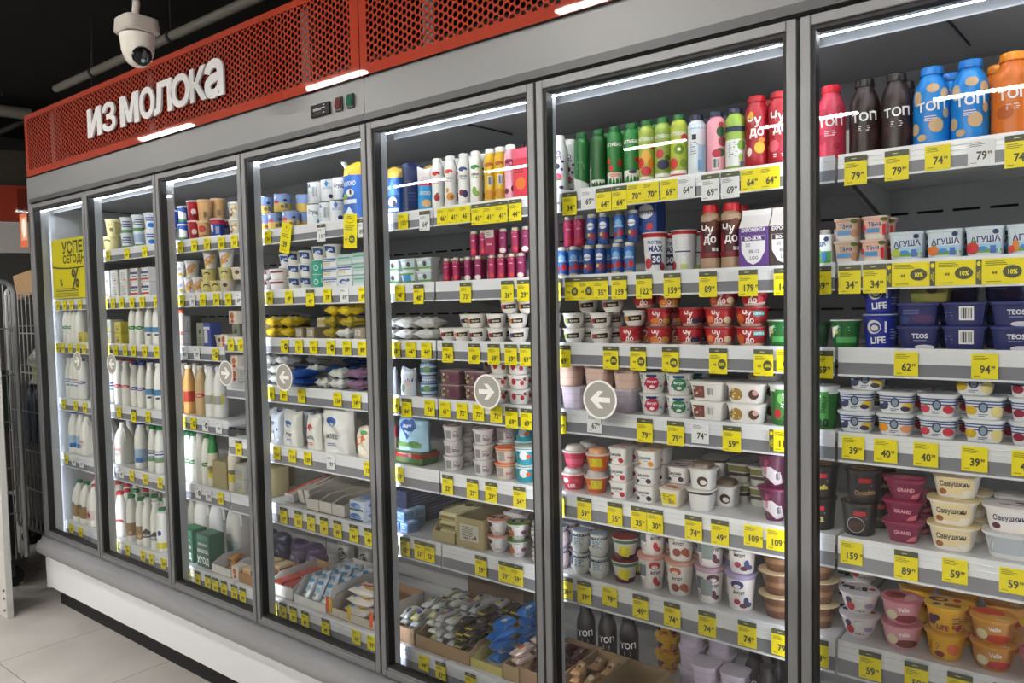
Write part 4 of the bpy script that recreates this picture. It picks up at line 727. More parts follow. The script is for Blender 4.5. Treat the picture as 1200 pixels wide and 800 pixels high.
pillow('doy_small', 'blue and white doypack standing on the top shelf', .060, .036, .145, '#2a62b4', [('p', [(-24, 60), (0, 110), (24, 60)], '#5a8fd0'), ('t', 0, 84, 10, '#e8eef4', 'МОЛОКО', 0, .6), ('e', 0, 40, 36, 30, '#e2e8ea'), ('e', 8, 34, 14, 20, '#3a3a3e'), ('r', 0, 14, 44, 10, '#dfe8ee')], 'doypack', 'pouch', bnd=[(.118, '#c8a53a')], seed=3)
pillow('doy_navy', 'navy doypack turned edge-on', .066, .028, .150, '#1d2f5e', [('lines', 0, 90, 40, 6, 10, '#3c5488')], 'doypack', 'pouch', seed=4)
pillow('doy_pink', 'white, red and sky-blue doypack', .050, .036, .130, '#2a9ad8', [('e', 0, 92, 30, 20, '#d8d0d4'), ('e', -4, 84, 24, 12, '#d23a52'), ('t', 0, 52, 10, '#eaf4fa', 'МОЛОКО', 0, .55), ('e', 4, 22, 28, 22, '#dfb27a')], 'doypack', 'pouch', bnd=[(.078, '#d6304a'), (.088, '#e8e6e6')], seed=5)
brick('juice_red', 'red drink carton with orange dot', .05, .045, .135, '#d8324a', [('r', 0, 120, 49, 26, '#e0607a'), ('e', 2, 40, 34, 34, '#e2762a'), ('lines', 0, 86, 34, 3, 8, '#8f1a2c')], name='drink_carton')
twin('mead_twin', 'pale twin pot with cow meadow label', .036, .062, '#cfdad8', '#dfe6e6', [('r', 0, 20, 56, 22, '#bcd2dc'), ('r', 0, 8, 56, 6, '#6aa24a'), ('e', 6, 20, 16, 16, '#5a4a46'), ('e', -14, 24, 20, 10, '#e6ecec')], asp=.75); twin('mead_blue', 'pale twin pot with bright blue label', .036, .062, '#cfdad8', '#dfe6e6', [('r', 0, 18, 34, 20, '#3f8fd0'), ('r', 0, 30, 56, 5, '#6aa24a'), ('r', 0, 7, 56, 5, '#5a9a44')], asp=.75)
pillow('curl_bag', 'white foil-wrapped curd pack lying flat', .085, .030, .075, '#dcdcd8', [], 'curd_pack', 'curd pack', lay=True, foil=True, seed=6, wob=.16)
pillow('stripe_bag', 'blue-striped ice cream style bag', .06, .04, .085, '#e0e4ea', [('r', x, 62, 3.2, 40, '#2f5aa8') for x in (-24, -17, -10, -3, 4, 11, 18, 25)] + [('e', -2, 26, 40, 34, '#e6e2da'), ('e', -6, 24, 20, 26, '#7a9a8a'), ('e', 10, 40, 20, 16, '#e8c8c8')], 'dairy_bag', 'bag', seed=7)
K['stripe_bag']['desc'] = 'blue-striped dairy bag with pale label'
jar('jar_cow', 'round blue-striped dairy jar', '#cfdbe6', [('r', 0, 24, 200, 14, '#4a7a9a'), ('e', 0, 26, 24, 20, '#6f9a6a'), ('r', 0, 8, 200, 4, '#2f5aa8'), ('r', 0, 40, 200, 4, '#3a66a8')])
cup('steel', 'silver-grey yogurt cup with small print', .042, .029, .025, '#c4c1c0', '#cfcaca', [('r', -10, 20, 18, 24, '#8d8a8c'), ('lines', 14, 28, 20, 5, 4, '#8a6a70'), ('t', 16, 16, 6, '#7a3a4a', 'йогурт', 0, .7)], bnd=[(-1, '#d8d5d4')], name='yogurt_cup', ldec=[('e', 0, 0, 50, 48, '#b06a78'), ('e', 0, 0, 30, 24, '#d8d0d0')])
cup('orange_lid', 'yogurt cup with bright orange lid', .042, .032, .027, '#d8c8bc', '#e8601a', [('r', -10, 20, 20, 26, '#a09a94'), ('t', 16, 18, 6, '#c04a2a', 'йогурт', 0, .7), ('r', 0, 38, 200, 5, '#d88a5a')], name='yogurt_cup', ldec=[('e', 6, 0, 30, 24, '#f08a3a')])
brick('navy_box', 'large navy carton with pale rows', .16, .24, .055, '#27304e', [('lines', 0, 34, 130, 3, 12, '#56628a')], [('lines', 0, 40, 190, 4, 10, '#56628a')], [('r', x, y, 26, 50, '#3a456a') for x in (-56, -20, 16, 52) for y in (-80, -20, 40)], name='carton', cat='carton')
brick('sky_box', 'small sky-blue carton', .034, .05, .03, '#9cc0e6', [('r', 0, 15, 28, 18, '#5f8fd0'), ('lines', 0, 20, 18, 2, 6, '#e8f0f8')], [('r', 0, 15, 40, 18, '#7aa8dc')], [('r', 0, 0, 28, 40, '#7fb0e8'), ('r', 0, 4, 18, 16, '#e6eef8')])
brick('cream_pack', 'cream paper-wrapped pack', .076, .16, .026, '#e0d9a8', [('r', 0, 12, 60, 10, '#8d7a4a')], [('r', 10, 12, 60, 8, '#6b5a30')], [('r', 0, 0, 50, 120, '#e8e2b8'), ('e', 0, 20, 30, 30, '#8a6a3a')], name='butter_pack', cat='butter pack', c=.006)
pillow('curd_bag', 'pale blue curd bag with dark heart', .135, .06, .105, '#a9d2ea', [('e', -14, 78, 44, 34, '#254e8c'), ('e', 14, 78, 44, 34, '#254e8c'), ('p', [(-34, 72), (34, 72), (0, 34)], '#254e8c'), ('t', 0, 78, 9, '#eef4f8', 'Творог', 4, .8), ('r', 0, 18, 110, 14, '#6f9a4a'), ('e', 30, 24, 40, 16, '#4f8a3a')], 'curd_bag', 'bag', seed=8, wob=.12)
brick('meadow_pack', 'green curd packet with red ribbon', .135, .085, .042, '#55733a', [('r', 0, 30, 134, 12, '#b01f2a'), ('lines', 0, 34, 60, 1, 4, '#e8c8c8'), ('e', 22, 31, 16, 16, '#d8a8a0')], [('r', 0, 30, 84, 12, '#a81f2a')], [('r', 0, 0, 120, 70, '#cfc9b0')], name='curd_packet', cat='packet', c=.008)
pillow('red_bag', 'red and beige striped bag', .075, .06, .115, '#dcc8b0', [('p', [(-30, 40), (30, 80), (30, 100), (-30, 90)], '#c01f2c'), ('p', [(-30, 30), (30, 56), (30, 66), (-30, 42)], '#c8303a')], 'dairy_bag', 'bag', seed=9, bnd=[(.07, '#b8303a')])
# fourth door
def tin(key, desc, dec, body='#7f9ad0'): can(key, desc, .062, .031, [(.0, '#d9bb62'), (.030, body)], dec, '#d9bb62')
tin('tin_cond', 'blue and gold milk tin with red script', [('e', -12, 34, 26, 10, '#d8424a'), ('e', -18, 50, 12, 12, '#eef0f4'), ('e', 12, 18, 14, 12, '#8d6a2a'), ('r', 26, 20, 12, 16, '#6a7a84'), ('e', 22, 40, 14, 9, '#3a3430')]); tin('tin_plain', 'blue and gold milk tin, plain side', [])
def wtin(key, desc, dec): can(key, desc, .072, .0285, [], dec, '#e4e8ec')
wtin('wtin_script', 'white milk tin with navy script', [('t', 0, 46, 13, '#1f2c66', 'Сгущ', -4, .8), ('lines', 0, 28, 30, 3, 5, '#9aa8c8'), ('p', [(10, 6), (26, 6), (18, 22)], '#3f7ac0')]); wtin('wtin_bar', 'white milk tin with barcode', [('bar', 4, 38, 16, 34, '#8a94a4'), ('p', [(-24, 54), (-8, 54), (-16, 68)], '#4f86c8'), ('lines', -16, 36, 14, 5, 6, '#a8b4c8')]); wtin('wtin_blue', 'white milk tin with blue diamond', [('p', [(-8, 58), (0, 70), (8, 58), (0, 46)], '#4f86c8'), ('t', 2, 44, 8, '#8fa4c8', 'МОЛОКО', 0, .65), ('e', 14, 16, 16, 14, '#1f2c4e'), ('lines', -4, 30, 30, 3, 5, '#b8c2d4')])
twin('rasp', 'clear twin tub with dark berry topping', .036, .088, '#d9d4d2', '#5a1f28', [('r', 0, 28, 84, 14, '#4a1a24')] + berries((-38, 38), (20, 32), 10, ['#5a1a26', '#8d5a62', '#3a1018'], 6) + [('r', -18, 12, 18, 12, '#9aa0a4')], asp=.6)
twin('rasp_low', 'clear twin tub with thin berry stripe', .036, .088, '#dcd8d4', '#cfcac8', [('r', 0, 27, 84, 8, '#7a3038')], asp=.6)
cup('cheese', 'white curd cup with blue ribbon label', .042, .029, .024, '#e6e6de', '#dfe2e2', [('p', [(-22, 20), (16, 14), (16, 36), (-22, 40)], '#2a4a88'), ('e', -12, 24, 14, 14, '#e0e8f0'), ('t', 2, 26, 8, '#dfe8f2', '0%', 8)], name='curd_cup', cat='curd cup')
cup('teal', 'teal curd cup with white swirl', .046, .030, .026, '#3fae96', '#dfe6e2', [('e', -8, 22, 20, 20, '#d8ece6'), ('e', -8, 22, 14, 14, '#3fae96'), ('r', 12, 26, 3, 18, '#d8ece6'), ('lines', 4, 40, 30, 1, 4, '#bfe4da')], name='curd_cup', cat='curd cup')
def bb(key, desc, col, dec, w=.075, d=.05, h=.033, **kw): brick(key, desc, w, d, h, col, dec, name='curd_brick', cat='curd brick', **kw)
bb('brk_blue', 'white curd brick with blue stripes', '#dfe3e8', [('r', 0, 27, 74, 5, '#3f5f9e'), ('r', -14, 12, 40, 9, '#d8cfa8'), ('r', 0, 20, 60, 3, '#56719e')]); bb('brk_swirl', 'white curd brick with blue swirl', '#d6dcde', [('e', -8, 18, 36, 16, '#34569a'), ('e', -4, 16, 20, 8, '#d6dcde'), ('e', 18, 22, 18, 10, '#3f62a4')], h=.036); bb('brk_teal', 'clear curd box with teal lid', '#a9c4be', [('r', 0, 8, 70, 10, '#c9d4d2'), ('r', 0, 24, 60, 4, '#4f9a88')], h=.036)
bb('but_cream', 'cream butter brick', '#d6cba6', [('r', 0, 18, 40, 14, '#c4b68c')], w=.045, d=.06, h=.035); bb('but_kraft', 'kraft butter brick with white label', '#9a8a72', [('r', 0, 20, 26, 20, '#c9c9c4'), ('lines', 0, 26, 18, 4, 4, '#77736c')], w=.042, d=.07, h=.038); bb('but_blue', 'blue topped butter brick', '#8f97a4', [('r', 0, 26, 60, 8, '#2a5a9e')], w=.06, d=.06, h=.04)
pillow('yel_bag', 'yellow bag of pasta lying flat', .062, .030, .07, '#d9bd2a', [('e', 0, 36, 40, 30, '#e8e2c0')], 'cheese_bag', 'bag', lay=True, seed=12, wob=.2); K['yel_bag']['desc'] = 'yellow cheese bag lying flat'
pillow('gold_bag', 'olive-gold cheese bag lying flat', .062, .030, .07, '#a8962e', [('e', 0, 36, 40, 26, '#c8b84a')], 'cheese_bag', 'bag', lay=True, seed=13, wob=.2)
pillow('wht_bag', 'white bag lying flat', .07, .030, .075, '#d9dbd6', [('lines', 0, 46, 40, 3, 8, '#a9b8a4'), ('e', -14, 50, 18, 14, '#9fcf94')], 'dairy_bag', 'bag', lay=True, seed=14, wob=.16)
pillow('blu_bag', 'bright blue bag lying flat', .085, .026, .08, '#1f5cc0', [('lines', 0, 50, 50, 3, 9, '#5f90dc')], 'dairy_bag', 'bag', lay=True, seed=15, wob=.12)
pillow('pur_bag', 'mauve bag lying flat', .07, .032, .08, '#8d6a86', [('lines', 0, 50, 44, 3, 9, '#c4acc0')], 'dairy_bag', 'bag', lay=True, seed=16, wob=.12)
pillow('nvy_bag', 'navy bag lying flat', .08, .03, .08, '#1a3a66', [('lines', 0, 50, 44, 3, 9, '#3a5f94')], 'dairy_bag', 'bag', lay=True, seed=17, wob=.14)
def milk_bag(key, desc, w, h, c2, sd): pillow(key, desc, w, w * .5, h, '#e9e9e4', [('e', -4, h * 640, w * 420, h * 200, c2), ('e', 4, h * 600, w * 200, h * 70, '#e9e9e4'), ('t', 0, h * 340, h * 85, '#3a4450', 'МОЛОКО', -3, .62), ('lines', 2, h * 190, w * 360, 2, 6, c2)], 'milk_bag', 'milk bag', seed=sd, wob=.14)
milk_bag('mbag_blue', 'white milk bag with blue print', .098, .125, '#2462b0', 21); milk_bag('mbag_red', 'white milk bag with red print', .078, .12, '#d8343c', 22); milk_bag('mbag_big', 'large plump white milk bag with blue print', .15, .165, '#1f58a8', 23)
pillow('tan_roll', 'tan wrapped roll standing', .042, .034, .095, '#a08a54', [('r', 0, 30, 34, 30, '#cfc9b8')], 'sausage_cheese', 'cheese', seed=24, wob=.18)
pillow('navy_print', 'white bag with dense navy print', .08, .045, .115, '#b4bcc4', berries((-24, 24), (10, 80), 10, ['#27406a', '#3f5a84', '#e0e4e8'], 8) + [('e', -6, 24, 26, 30, '#d8d8d0')], 'dairy_bag', 'bag', seed=25)
pillow('orange_bag', 'white bag with orange and green print', .06, .045, .10, '#dfd6c4', [('p', [(-26, 30), (20, 60), (26, 80), (-20, 62)], '#e0703a'), ('e', 14, 82, 20, 12, '#3f9a4a'), ('e', 0, 20, 40, 26, '#e9e2cf')], 'dairy_bag', 'bag', seed=26, wob=.14)
brick('long_orange', 'long orange and white carton set on a slant', .05, .30, .03, '#e6e0da', [('r', 0, 15, 44, 18, '#c8c8cc')], (), [('r', -14, 0, 18, 290, '#e8602a'), ('r', 12, -20, 14, 130, '#e0562a'), ('r', -12, 40, 12, 90, '#c02a5a'), ('lines', 2, 100, 10, 6, 14, '#9a6a5a')], name='carton', cat='carton')
brick('long_white', 'long white carton with brown marks', .030, .28, .05, '#d9d4cc', (), (), [('r', 0, -30, 10, 120, '#8d6a5a'), ('r', 4, 80, 8, 60, '#c8503a')], name='carton', cat='carton')
brick('brown_box', 'brown paper carton with black print', .12, .24, .075, '#8a6a4c', [('e', 0, 36, 40, 30, '#3a2a22')], (), (), mat=CB('#8a6848'))
brick('kraft_small', 'tall kraft case', .10, .10, .11, '#a89a74', (), (), (), mat=CB('#a09468'))
brick('blue_pack', 'white and blue printed pack', .07, .12, .034, '#d4dce4', [('e', -6, 18, 50, 18, '#3f78c0'), ('e', 8, 14, 30, 12, '#7ab0e0'), ('r', 0, 5, 66, 6, '#34435e')], [('e', 0, 18, 80, 18, '#5f90cc')], [('e', 0, 0, 50, 90, '#7fb0e0')], name='curd_pack', cat='curd pack')
pillow('vio_bag', 'dark violet bag on the base deck', .10, .07, .11, '#3a2a52', [('e', -10, 60, 40, 30, '#54407a'), ('e', 16, 40, 30, 24, '#6a5a86'), ('e', -20, 30, 20, 16, '#2a1d40')], 'snack_bag', 'bag', seed=31, wob=.14); K['vio_bag']['desc'] = 'dark violet snack bag'
pillow('nvy_snack', 'navy snack bag with speckled print', .08, .06, .11, '#22284a', berries((-30, 30), (20, 90), 10, ['#3f4a7a', '#151a30', '#5a628c'], 11), 'snack_bag', 'bag', seed=32, wob=.14)
pillow('grey_bag', 'translucent grey-white bag with black swirl print', .09, .06, .11, '#b4b4ac', [('e', 0, 56, 50, 50, '#33342f'), ('e', 2, 56, 38, 36, '#b4b4ac'), ('e', 4, 54, 20, 20, '#3a3a36')], 'dairy_bag', 'bag', seed=33, wob=.14)
pillow('silver_pouch', 'silver-blue curd pouch leaning in a tray', .045, .026, .085, '#cfd8de', [('e', 0, 62, 34, 18, '#3f90c8'), ('e', 2, 34, 26, 20, '#8ab8d8'), ('e', -4, 16, 16, 12, '#7a5a50')], 'curd_pouch', 'pouch', seed=34, foil=True)
pillow('choc_pack', 'white pack with red and yellow print', .12, .03, .09, '#e6dfd4', [('p', [(-50, 20), (50, 50), (50, 66), (-50, 36)], '#d8342c'), ('e', -14, 66, 30, 16, '#8d5a34'), ('e', 24, 26, 40, 16, '#e8c03a'), ('e', -30, 20, 30, 16, '#5fa8d8')], 'snack_pack', 'snack pack', lay=True, seed=35)
brick('red_small', 'small red carton with cream end', .05, .09, .045, '#a83a30', [('r', 0, 22, 40, 34, '#d9c8a0'), ('e', 0, 22, 16, 16, '#7a3a2a')], [('r', 0, 22, 80, 30, '#b8483a')], [('r', 0, 0, 42, 80, '#c2483a')], name='carton')
brick('cream_small', 'small cream and brown carton', .05, .07, .055, '#d9bd92', [('r', 0, 26, 40, 40, '#c89a6a'), ('e', 0, 28, 18, 18, '#7a3a2a')], [('r', 0, 26, 60, 40, '#8d3f30')], [('e', 0, 0, 24, 24, '#e6d8b8')], name='carton')
pillow('gold_bar', 'orange-gold curd bar', .06, .022, .03, '#d89a4a', [('lines', 0, 16, 30, 2, 5, '#a8682a')], 'curd_bar', 'curd bar', lay=True, seed=36, foil=True)
# bars for the trays
for k_, ds, c_, dd in (('bar_white', 'white glossy curd bar with dark print', '#dcdedc', [('e', 6, 15, 30, 12, '#5a5a60'), ('e', -16, 15, 12, 14, '#d8cf4a')]), ('bar_yel', 'white and yellow curd bar with blue print', '#e2e0cc', [('e', -4, 15, 26, 14, '#3f66b0'), ('p', [(-40, 4), (-20, 4), (-14, 26), (-40, 26)], '#ded02a')]), ('bar_brown', 'brown and yellow wrapped curd bar', '#4a4030', [('e', 0, 15, 36, 14, '#2b2420'), ('p', [(-40, 2), (-26, 2), (-22, 28), (-40, 28)], '#c8b83a'), ('e', 18, 16, 10, 10, '#b8a080')]), ('bar_pink', 'silver curd bar with pink print', '#d6d4d6', [('e', 4, 15, 30, 14, '#c07a94'), ('e', -20, 15, 10, 12, '#4a4a58')]), ('bar_tan', 'tan paper-wrapped curd candy', '#c49a6a', [('e', 0, 15, 24, 16, '#e2cfae'), ('e', 14, 12, 12, 12, '#7a5a3a')]), ('bar_red', 'dark red foil curd bar', '#5a2430', [('r', 4, 15, 20, 12, '#cfc4c4'), ('e', -16, 15, 18, 14, '#7a3444')]), ('bar_blue', 'bright blue curd bar with white swirl', '#1878d0', [('e', -8, 15, 30, 14, '#e2ecf4'), ('e', 14, 14, 24, 12, '#4aa0e4'), ('e', -20, 8, 12, 8, '#c8d0a8')]), ('bar_org', 'white and orange curd bar', '#e0c8b8', [('e', 0, 15, 34, 16, '#e0743a'), ('e', -14, 18, 14, 10, '#f0ece8')])):
    big_ = k_ == 'bar_blue'
    pillow(k_, ds, .095 if big_ else .078, .026 if big_ else .022, .04 if big_ else .03, c_, dd, 'curd_bar', 'curd bar', lay=True, seed=len(k_) * 7, foil=True, wob=.14)
# third door and beyond
def tub(key, desc, h, r, body, lid, dec, bnd=()): cup(key, desc, h, r, r * .82, body, lid, dec, bnd, name='dairy_tub', cat='tub', lidh=.005)
tub('tub_blue', 'dark blue dairy tub with barcode', .062, .023, '#1f3f94', '#e0e4ea', [('r', 4, 30, 16, 26, '#d0d4d8'), ('bar', 4, 30, 12, 22, '#444')]); tub('tub_bluew', 'blue dairy tub with white and green label', .066, .025, '#1f50a8', '#e3e6ea', [('p', [(-18, 20), (18, 16), (18, 44), (-14, 54)], '#e6e6e4'), ('r', 0, 14, 40, 8, '#3f8a3a'), ('lines', 0, 36, 22, 2, 6, '#c8404a')]); tub('tub_red', 'red and white dairy tub', .074, .025, '#b3192c', '#e8e6e4', [('r', -18, 40, 14, 60, '#e4e0dc'), ('e', 10, 34, 20, 24, '#e6d8d4'), ('bar', 12, 20, 10, 16, '#333')]); tub('tub_tan', 'tall tan dairy tub', .078, .027, '#dcae76', '#d9b48a', [('r', 12, 24, 16, 26, '#b89a74'), ('bar', 12, 24, 12, 20, '#5a4a34')]); tub('tub_tanr', 'tan dairy tub with red oval', .066, .027, '#d6aa74', '#e0c8a4', [('e', -2, 40, 32, 28, '#c2342c'), ('lines', -2, 42, 22, 2, 6, '#eed8c8'), ('e', 2, 10, 44, 16, '#a8703a')]); tub('tub_bred', 'blue dairy tub with red band', .068, .026, '#1f44a4', '#e2e4e8', [('bar', 8, 28, 14, 28, '#cfd4da'), ('p', [(-24, 30), (-8, 20), (-8, 46), (-24, 52)], '#e6e6e6')], [(.052, '#c22a3a')]); tub('tub_pat', 'patterned dairy tub with blue and gold fruit', .058, .025, '#cfc8b4', '#e2e4e4', berries((-28, 28), (6, 50), 14, ['#3f7ab8', '#c8a24a', '#7a4a34', '#e4e4e0'], 12))
def ice(key, desc, dec, body='#ecebe6'): tub(key, desc, .062, .027, body, '#dfe0de', dec)
ice('ice_red', 'white cup with slanted red lettering', [('t', 0, 40, 13, '#c8222c', 'СМЕТАНА', 38, .55), ('p', [(-30, 10), (-14, 6), (26, 44), (26, 54)], '#d9b82c'), ('t', 4, 22, 11, '#c8222c', '15%', 38, .8)]); ice('ice_blue', 'white cup with slanted blue lettering', [('t', 0, 30, 12, '#2a62a8', 'СМЕТАНА', 38, .5), ('e', 14, 16, 18, 12, '#d8b23a'), ('e', -16, 46, 18, 12, '#6aa0cc')])
cup('ice_yel', 'pale yellow round dairy cup with dark arch', .045, .031, .026, '#ddd28a', '#e4dca0', [('e', 0, 28, 26, 16, '#4a4a34'), ('e', 0, 25, 20, 10, '#ddd28a'), ('lines', 0, 14, 26, 2, 5, '#8a8450')], name='dairy_cup', cat='dairy cup')
cup('ice_tan', 'pale dairy cup with brown print', .045, .031, .026, '#cfc4ae', '#d8cfba', [('e', 0, 28, 18, 16, '#5a4030'), ('lines', 0, 12, 26, 2, 5, '#7a6a5a')], name='dairy_cup', cat='dairy cup')
bottle('slim_org', 'slim pale bottle with orange cap', .150, .0145, '#dfd2c4', '#e0643c', [('r', 0, 52, 26, 14, '#c04a42'), ('lines', 0, 40, 18, 4, 5, '#8a7a74')], neck=.75, sh=.86, caph=.10, name='dairy_bottle')
def mb_(key, desc, cap, dec, body='#eeeee6', h=.205, r=.0235, **kw): bottle(key, desc, h, r, body, cap, dec, neck=kw.get('neck', .52), sh=kw.get('sh', .54), caph=.075, capr=1.22, name='milk_bottle', bnd=kw.get('bnd', ()))
def lab(c, c2='#f0f0ec', v=82, t='МОЛОКО'): return [('r', 0, v, 62, 44, c2), ('r', 0, v + 14, 56, 7, c), ('r', 0, v + 2, 56, 6, c), ('r', 4, v - 14, 40, 10, '#7fb0c4'), ('t', 0, v + 14, 5, '#f0f0f0', t, 0, .7)]
mb_('mk_red', 'white milk bottle with red script', '#e9e7e2', [('e', 0, 88, 44, 16, '#d0343e'), ('t', 0, 88, 7, '#f0ece8', 'Милк', 4, .8), ('lines', 0, 68, 34, 3, 5, '#a89a98')]); mb_('mk_blue', 'white milk bottle with blue stripes', '#e6e6e2', lab('#3a4f8a')); mb_('mk_navy', 'white milk bottle with navy cap', '#2c3a7a', [('e', 0, 84, 46, 16, '#3c3f92'), ('lines', 0, 64, 40, 3, 5, '#8a90a8'), ('t', 0, 84, 7, '#eceef4', 'Милк', 4, .8)]); mb_('mk_sky', 'white milk bottle with sky-blue label', '#e9e9e6', [('r', 0, 76, 56, 26, '#4a86b0'), ('lines', 0, 80, 40, 2, 6, '#dfe8ee'), ('e', 2, 52, 20, 10, '#3a4a6a')]); mb_('mk_rcap', 'white milk bottle with red cap', '#cf1f30', lab('#b43a4a')); mb_('mk_gcap', 'white milk bottle with green cap', '#157a3c', [('e', 0, 84, 48, 18, '#2f8f45'), ('t', 0, 84, 8, '#eef4ee', 'Эко', 4, .9), ('lines', 0, 62, 34, 2, 6, '#8aa08a')]); mb_('mk_gstripe', 'white milk bottle with green cap, striped label', '#157a3c', lab('#2f4a7a') + [('r', 0, 58, 56, 18, '#7a9a6a')]); mb_('mk_gneck', 'kefir bottle with green sleeve on the neck', '#0f7a34', [('r', 0, 52, 40, 30, '#ddd02a'), ('e', 0, 74, 44, 20, '#8a7a3a'), ('t', 0, 60, 8, '#5a5a1a', 'БИО')], '#e4dcc8', bnd=[(-1, '#e4dcc8'), (.135, '#1c8a40')]); mb_('mk_yel', 'kefir bottle with yellow label', '#e9e6dc', [('r', 0, 52, 40, 30, '#ddd02a'), ('e', 0, 76, 44, 18, '#7a7a4a')], '#e2d9c6')
mb_('mk_amber', 'amber milk bottle with red label', '#e6ddc8', [('r', 0, 74, 64, 44, '#b2381f'), ('lines', 0, 84, 40, 3, 7, '#e6b8a4')], '#d9a860'); mb_('mk_peach', 'peach-coloured milk bottle with red script', '#ece6dc', [('e', 0, 84, 48, 18, '#d0483a'), ('t', 0, 84, 7, '#f4ece6', 'Милк', 4, .8), ('lines', 0, 62, 34, 3, 5, '#a88a70')], '#e0c090'); mb_('mk_grey', 'white milk bottle with grey and yellow label', '#dfe0f0', [('r', -6, 72, 40, 34, '#a5a69e'), ('r', 16, 76, 10, 40, '#d9cb3a')], '#ecece8', r=.028); mb_('mk_plain', 'plain white milk bottle', '#e6e6e4', [('lines', 0, 70, 36, 4, 6, '#c4c4c0')])
mb_('ms_green', 'small white milk bottle with green script', '#157a3c', [('e', 0, 74, 44, 16, '#2f8f45'), ('t', 0, 74, 7, '#eef4ee', 'Эко', 4, .9), ('lines', 0, 54, 34, 2, 6, '#8aa08a')], h=.172); mb_('ms_sky', 'small white milk bottle with sky-blue label', '#e9e9e6', [('r', 0, 66, 56, 22, '#4a86b0'), ('e', 2, 44, 20, 8, '#3a4a6a')], h=.172); mb_('ms_plain', 'small plain white milk bottle', '#e6e6e4', [('lines', 0, 60, 36, 4, 6, '#c4c4c0')], h=.172)
mb_('mk_house', 'white milk bottle with black house logo', '#e6e6e2', [('p', [(-24, 44), (24, 44), (24, 66), (0, 86), (-24, 66)], '#2c2e33'), ('t', 0, 56, 11, '#f2f2f2', 'МОЛО', 0, .75)], r=.027, h=.215); mb_('mk_kraft', 'white milk bottle with brown paper label', '#157a3c', [('r', 0, 56, 80, 60, '#9a7a4e'), ('lines', 0, 66, 50, 4, 9, '#6a4e2c'), ('e', 0, 40, 20, 18, '#c8a878')], r=.026, h=.215); mb_('mk_rose', 'white milk bottle with crimson arc', '#cf1f30', [('e', 0, 74, 46, 26, '#b8384a'), ('e', 0, 68, 34, 16, '#eeeae4'), ('lines', 0, 48, 40, 2, 7, '#6a6a6a')], r=.026, h=.215); mb_('mk_square', 'square-shouldered milk carton bottle, green cap', '#146a38', [('r', 0, 80, 50, 40, '#f0f0ee'), ('e', -4, 86, 20, 24, '#2c3f8a'), ('r', 0, 30, 70, 26, '#d9d02a')], r=.027, h=.195, sh=.86, neck=.5); mb_('mk_orange', 'milk bottle with orange-brown sleeve', '#e8e4da', [], bnd=[(-1, '#b8662a'), (.11, '#efeee6')], r=.025, h=.20)
jug('jug_red', 'white milk jug with handle and red label', .195, .034, '#efeee4', '#e4e2da', [('r', 0, 62, 70, 30, '#e6dcd6'), ('t', 0, 70, 11, '#c8303c', 'МОЛОКО', 0, .7), ('e', 0, 46, 30, 18, '#b8aca4')]); mb_('mk_bcap', 'wide milk bottle with blue cap and blue label', '#2448b0', [('r', 0, 60, 74, 60, '#a9c8e0'), ('lines', 0, 82, 50, 4, 9, '#4a7fc0'), ('r', 0, 40, 36, 22, '#2f6fb8')], h=.215, r=.031, neck=.5, sh=.55)
jug('jug_blue', 'big milk jug with blue cap', .27, .043, '#ededE8', '#2048b0', [('r', 0, 60, 90, 60, '#c8dcea'), ('r', -10, 60, 40, 40, '#4f9a9a'), ('lines', 16, 70, 30, 4, 9, '#6f9ac4')]); jug('jug_white', 'big milk jug with white cap', .27, .043, '#ecece6', '#e6e6e2', [('r', 0, 60, 90, 50, '#b8d4dc'), ('e', 6, 60, 40, 30, '#7fb8a0')]); jug('jug_green', 'milk jug with green cap and handle', .21, .036, '#ecece4', '#157a3c', [('r', 0, 60, 80, 60, '#9a7a4e'), ('e', 0, 90, 30, 24, '#3f6a4a')]); jug('jug_redc', 'milk jug with red cap and handle', .21, .036, '#ecece4', '#cf1f30', [('r', 0, 60, 80, 50, '#d8ccc4'), ('e', 0, 60, 40, 26, '#b03a48')])
brick('uhod', 'dark green milk carton with white lettering', .10, .07, .14, '#12523a', [('e', 0, 124, 86, 20, '#1f7a54'), ('t', 0, 96, 10, '#dfe8e2', 'НАТУРАЛЬНО', 0, .75), ('t', 0, 68, 14, '#e8efe8', 'КАЧЕСТВО', 0, .8), ('t', 0, 30, 25, '#eef4ee', 'УХОД', 0, .9)], [('r', 0, 70, 60, 130, '#16603f')], [('r', 0, 0, 70, 60, '#2a8a5a')], name='milk_carton')
def stub(key, desc, dec, lid='#e4e8ea', body='#e4e8ea'): cup(key, desc, .066, .0285, .023, body, lid, dec, name='dairy_tub', cat='tub', lidh=.005)
stub('sg_tub', 'white dairy tub with navy stripes, green base', [('r', 8, 50, 34, 5, '#3a4f86'), ('r', 8, 40, 34, 5, '#3a4f86'), ('r', 8, 29, 34, 5, '#3a4f86'), ('e', -16, 36, 18, 20, '#a8b4b4'), ('r', 0, 8, 70, 14, '#5f9a64')]); stub('sb_tub', 'white dairy tub with blue stripes and blue mark', [('r', 6, 50, 38, 5, '#2f5cb0'), ('r', 6, 39, 38, 5, '#2f5cb0'), ('e', 10, 18, 30, 20, '#1f78d8')]); stub('pb_tub', 'pale blue dairy tub with green base', [('r', 0, 40, 60, 36, '#a9c0e0'), ('r', 0, 8, 70, 12, '#5f9a64')])
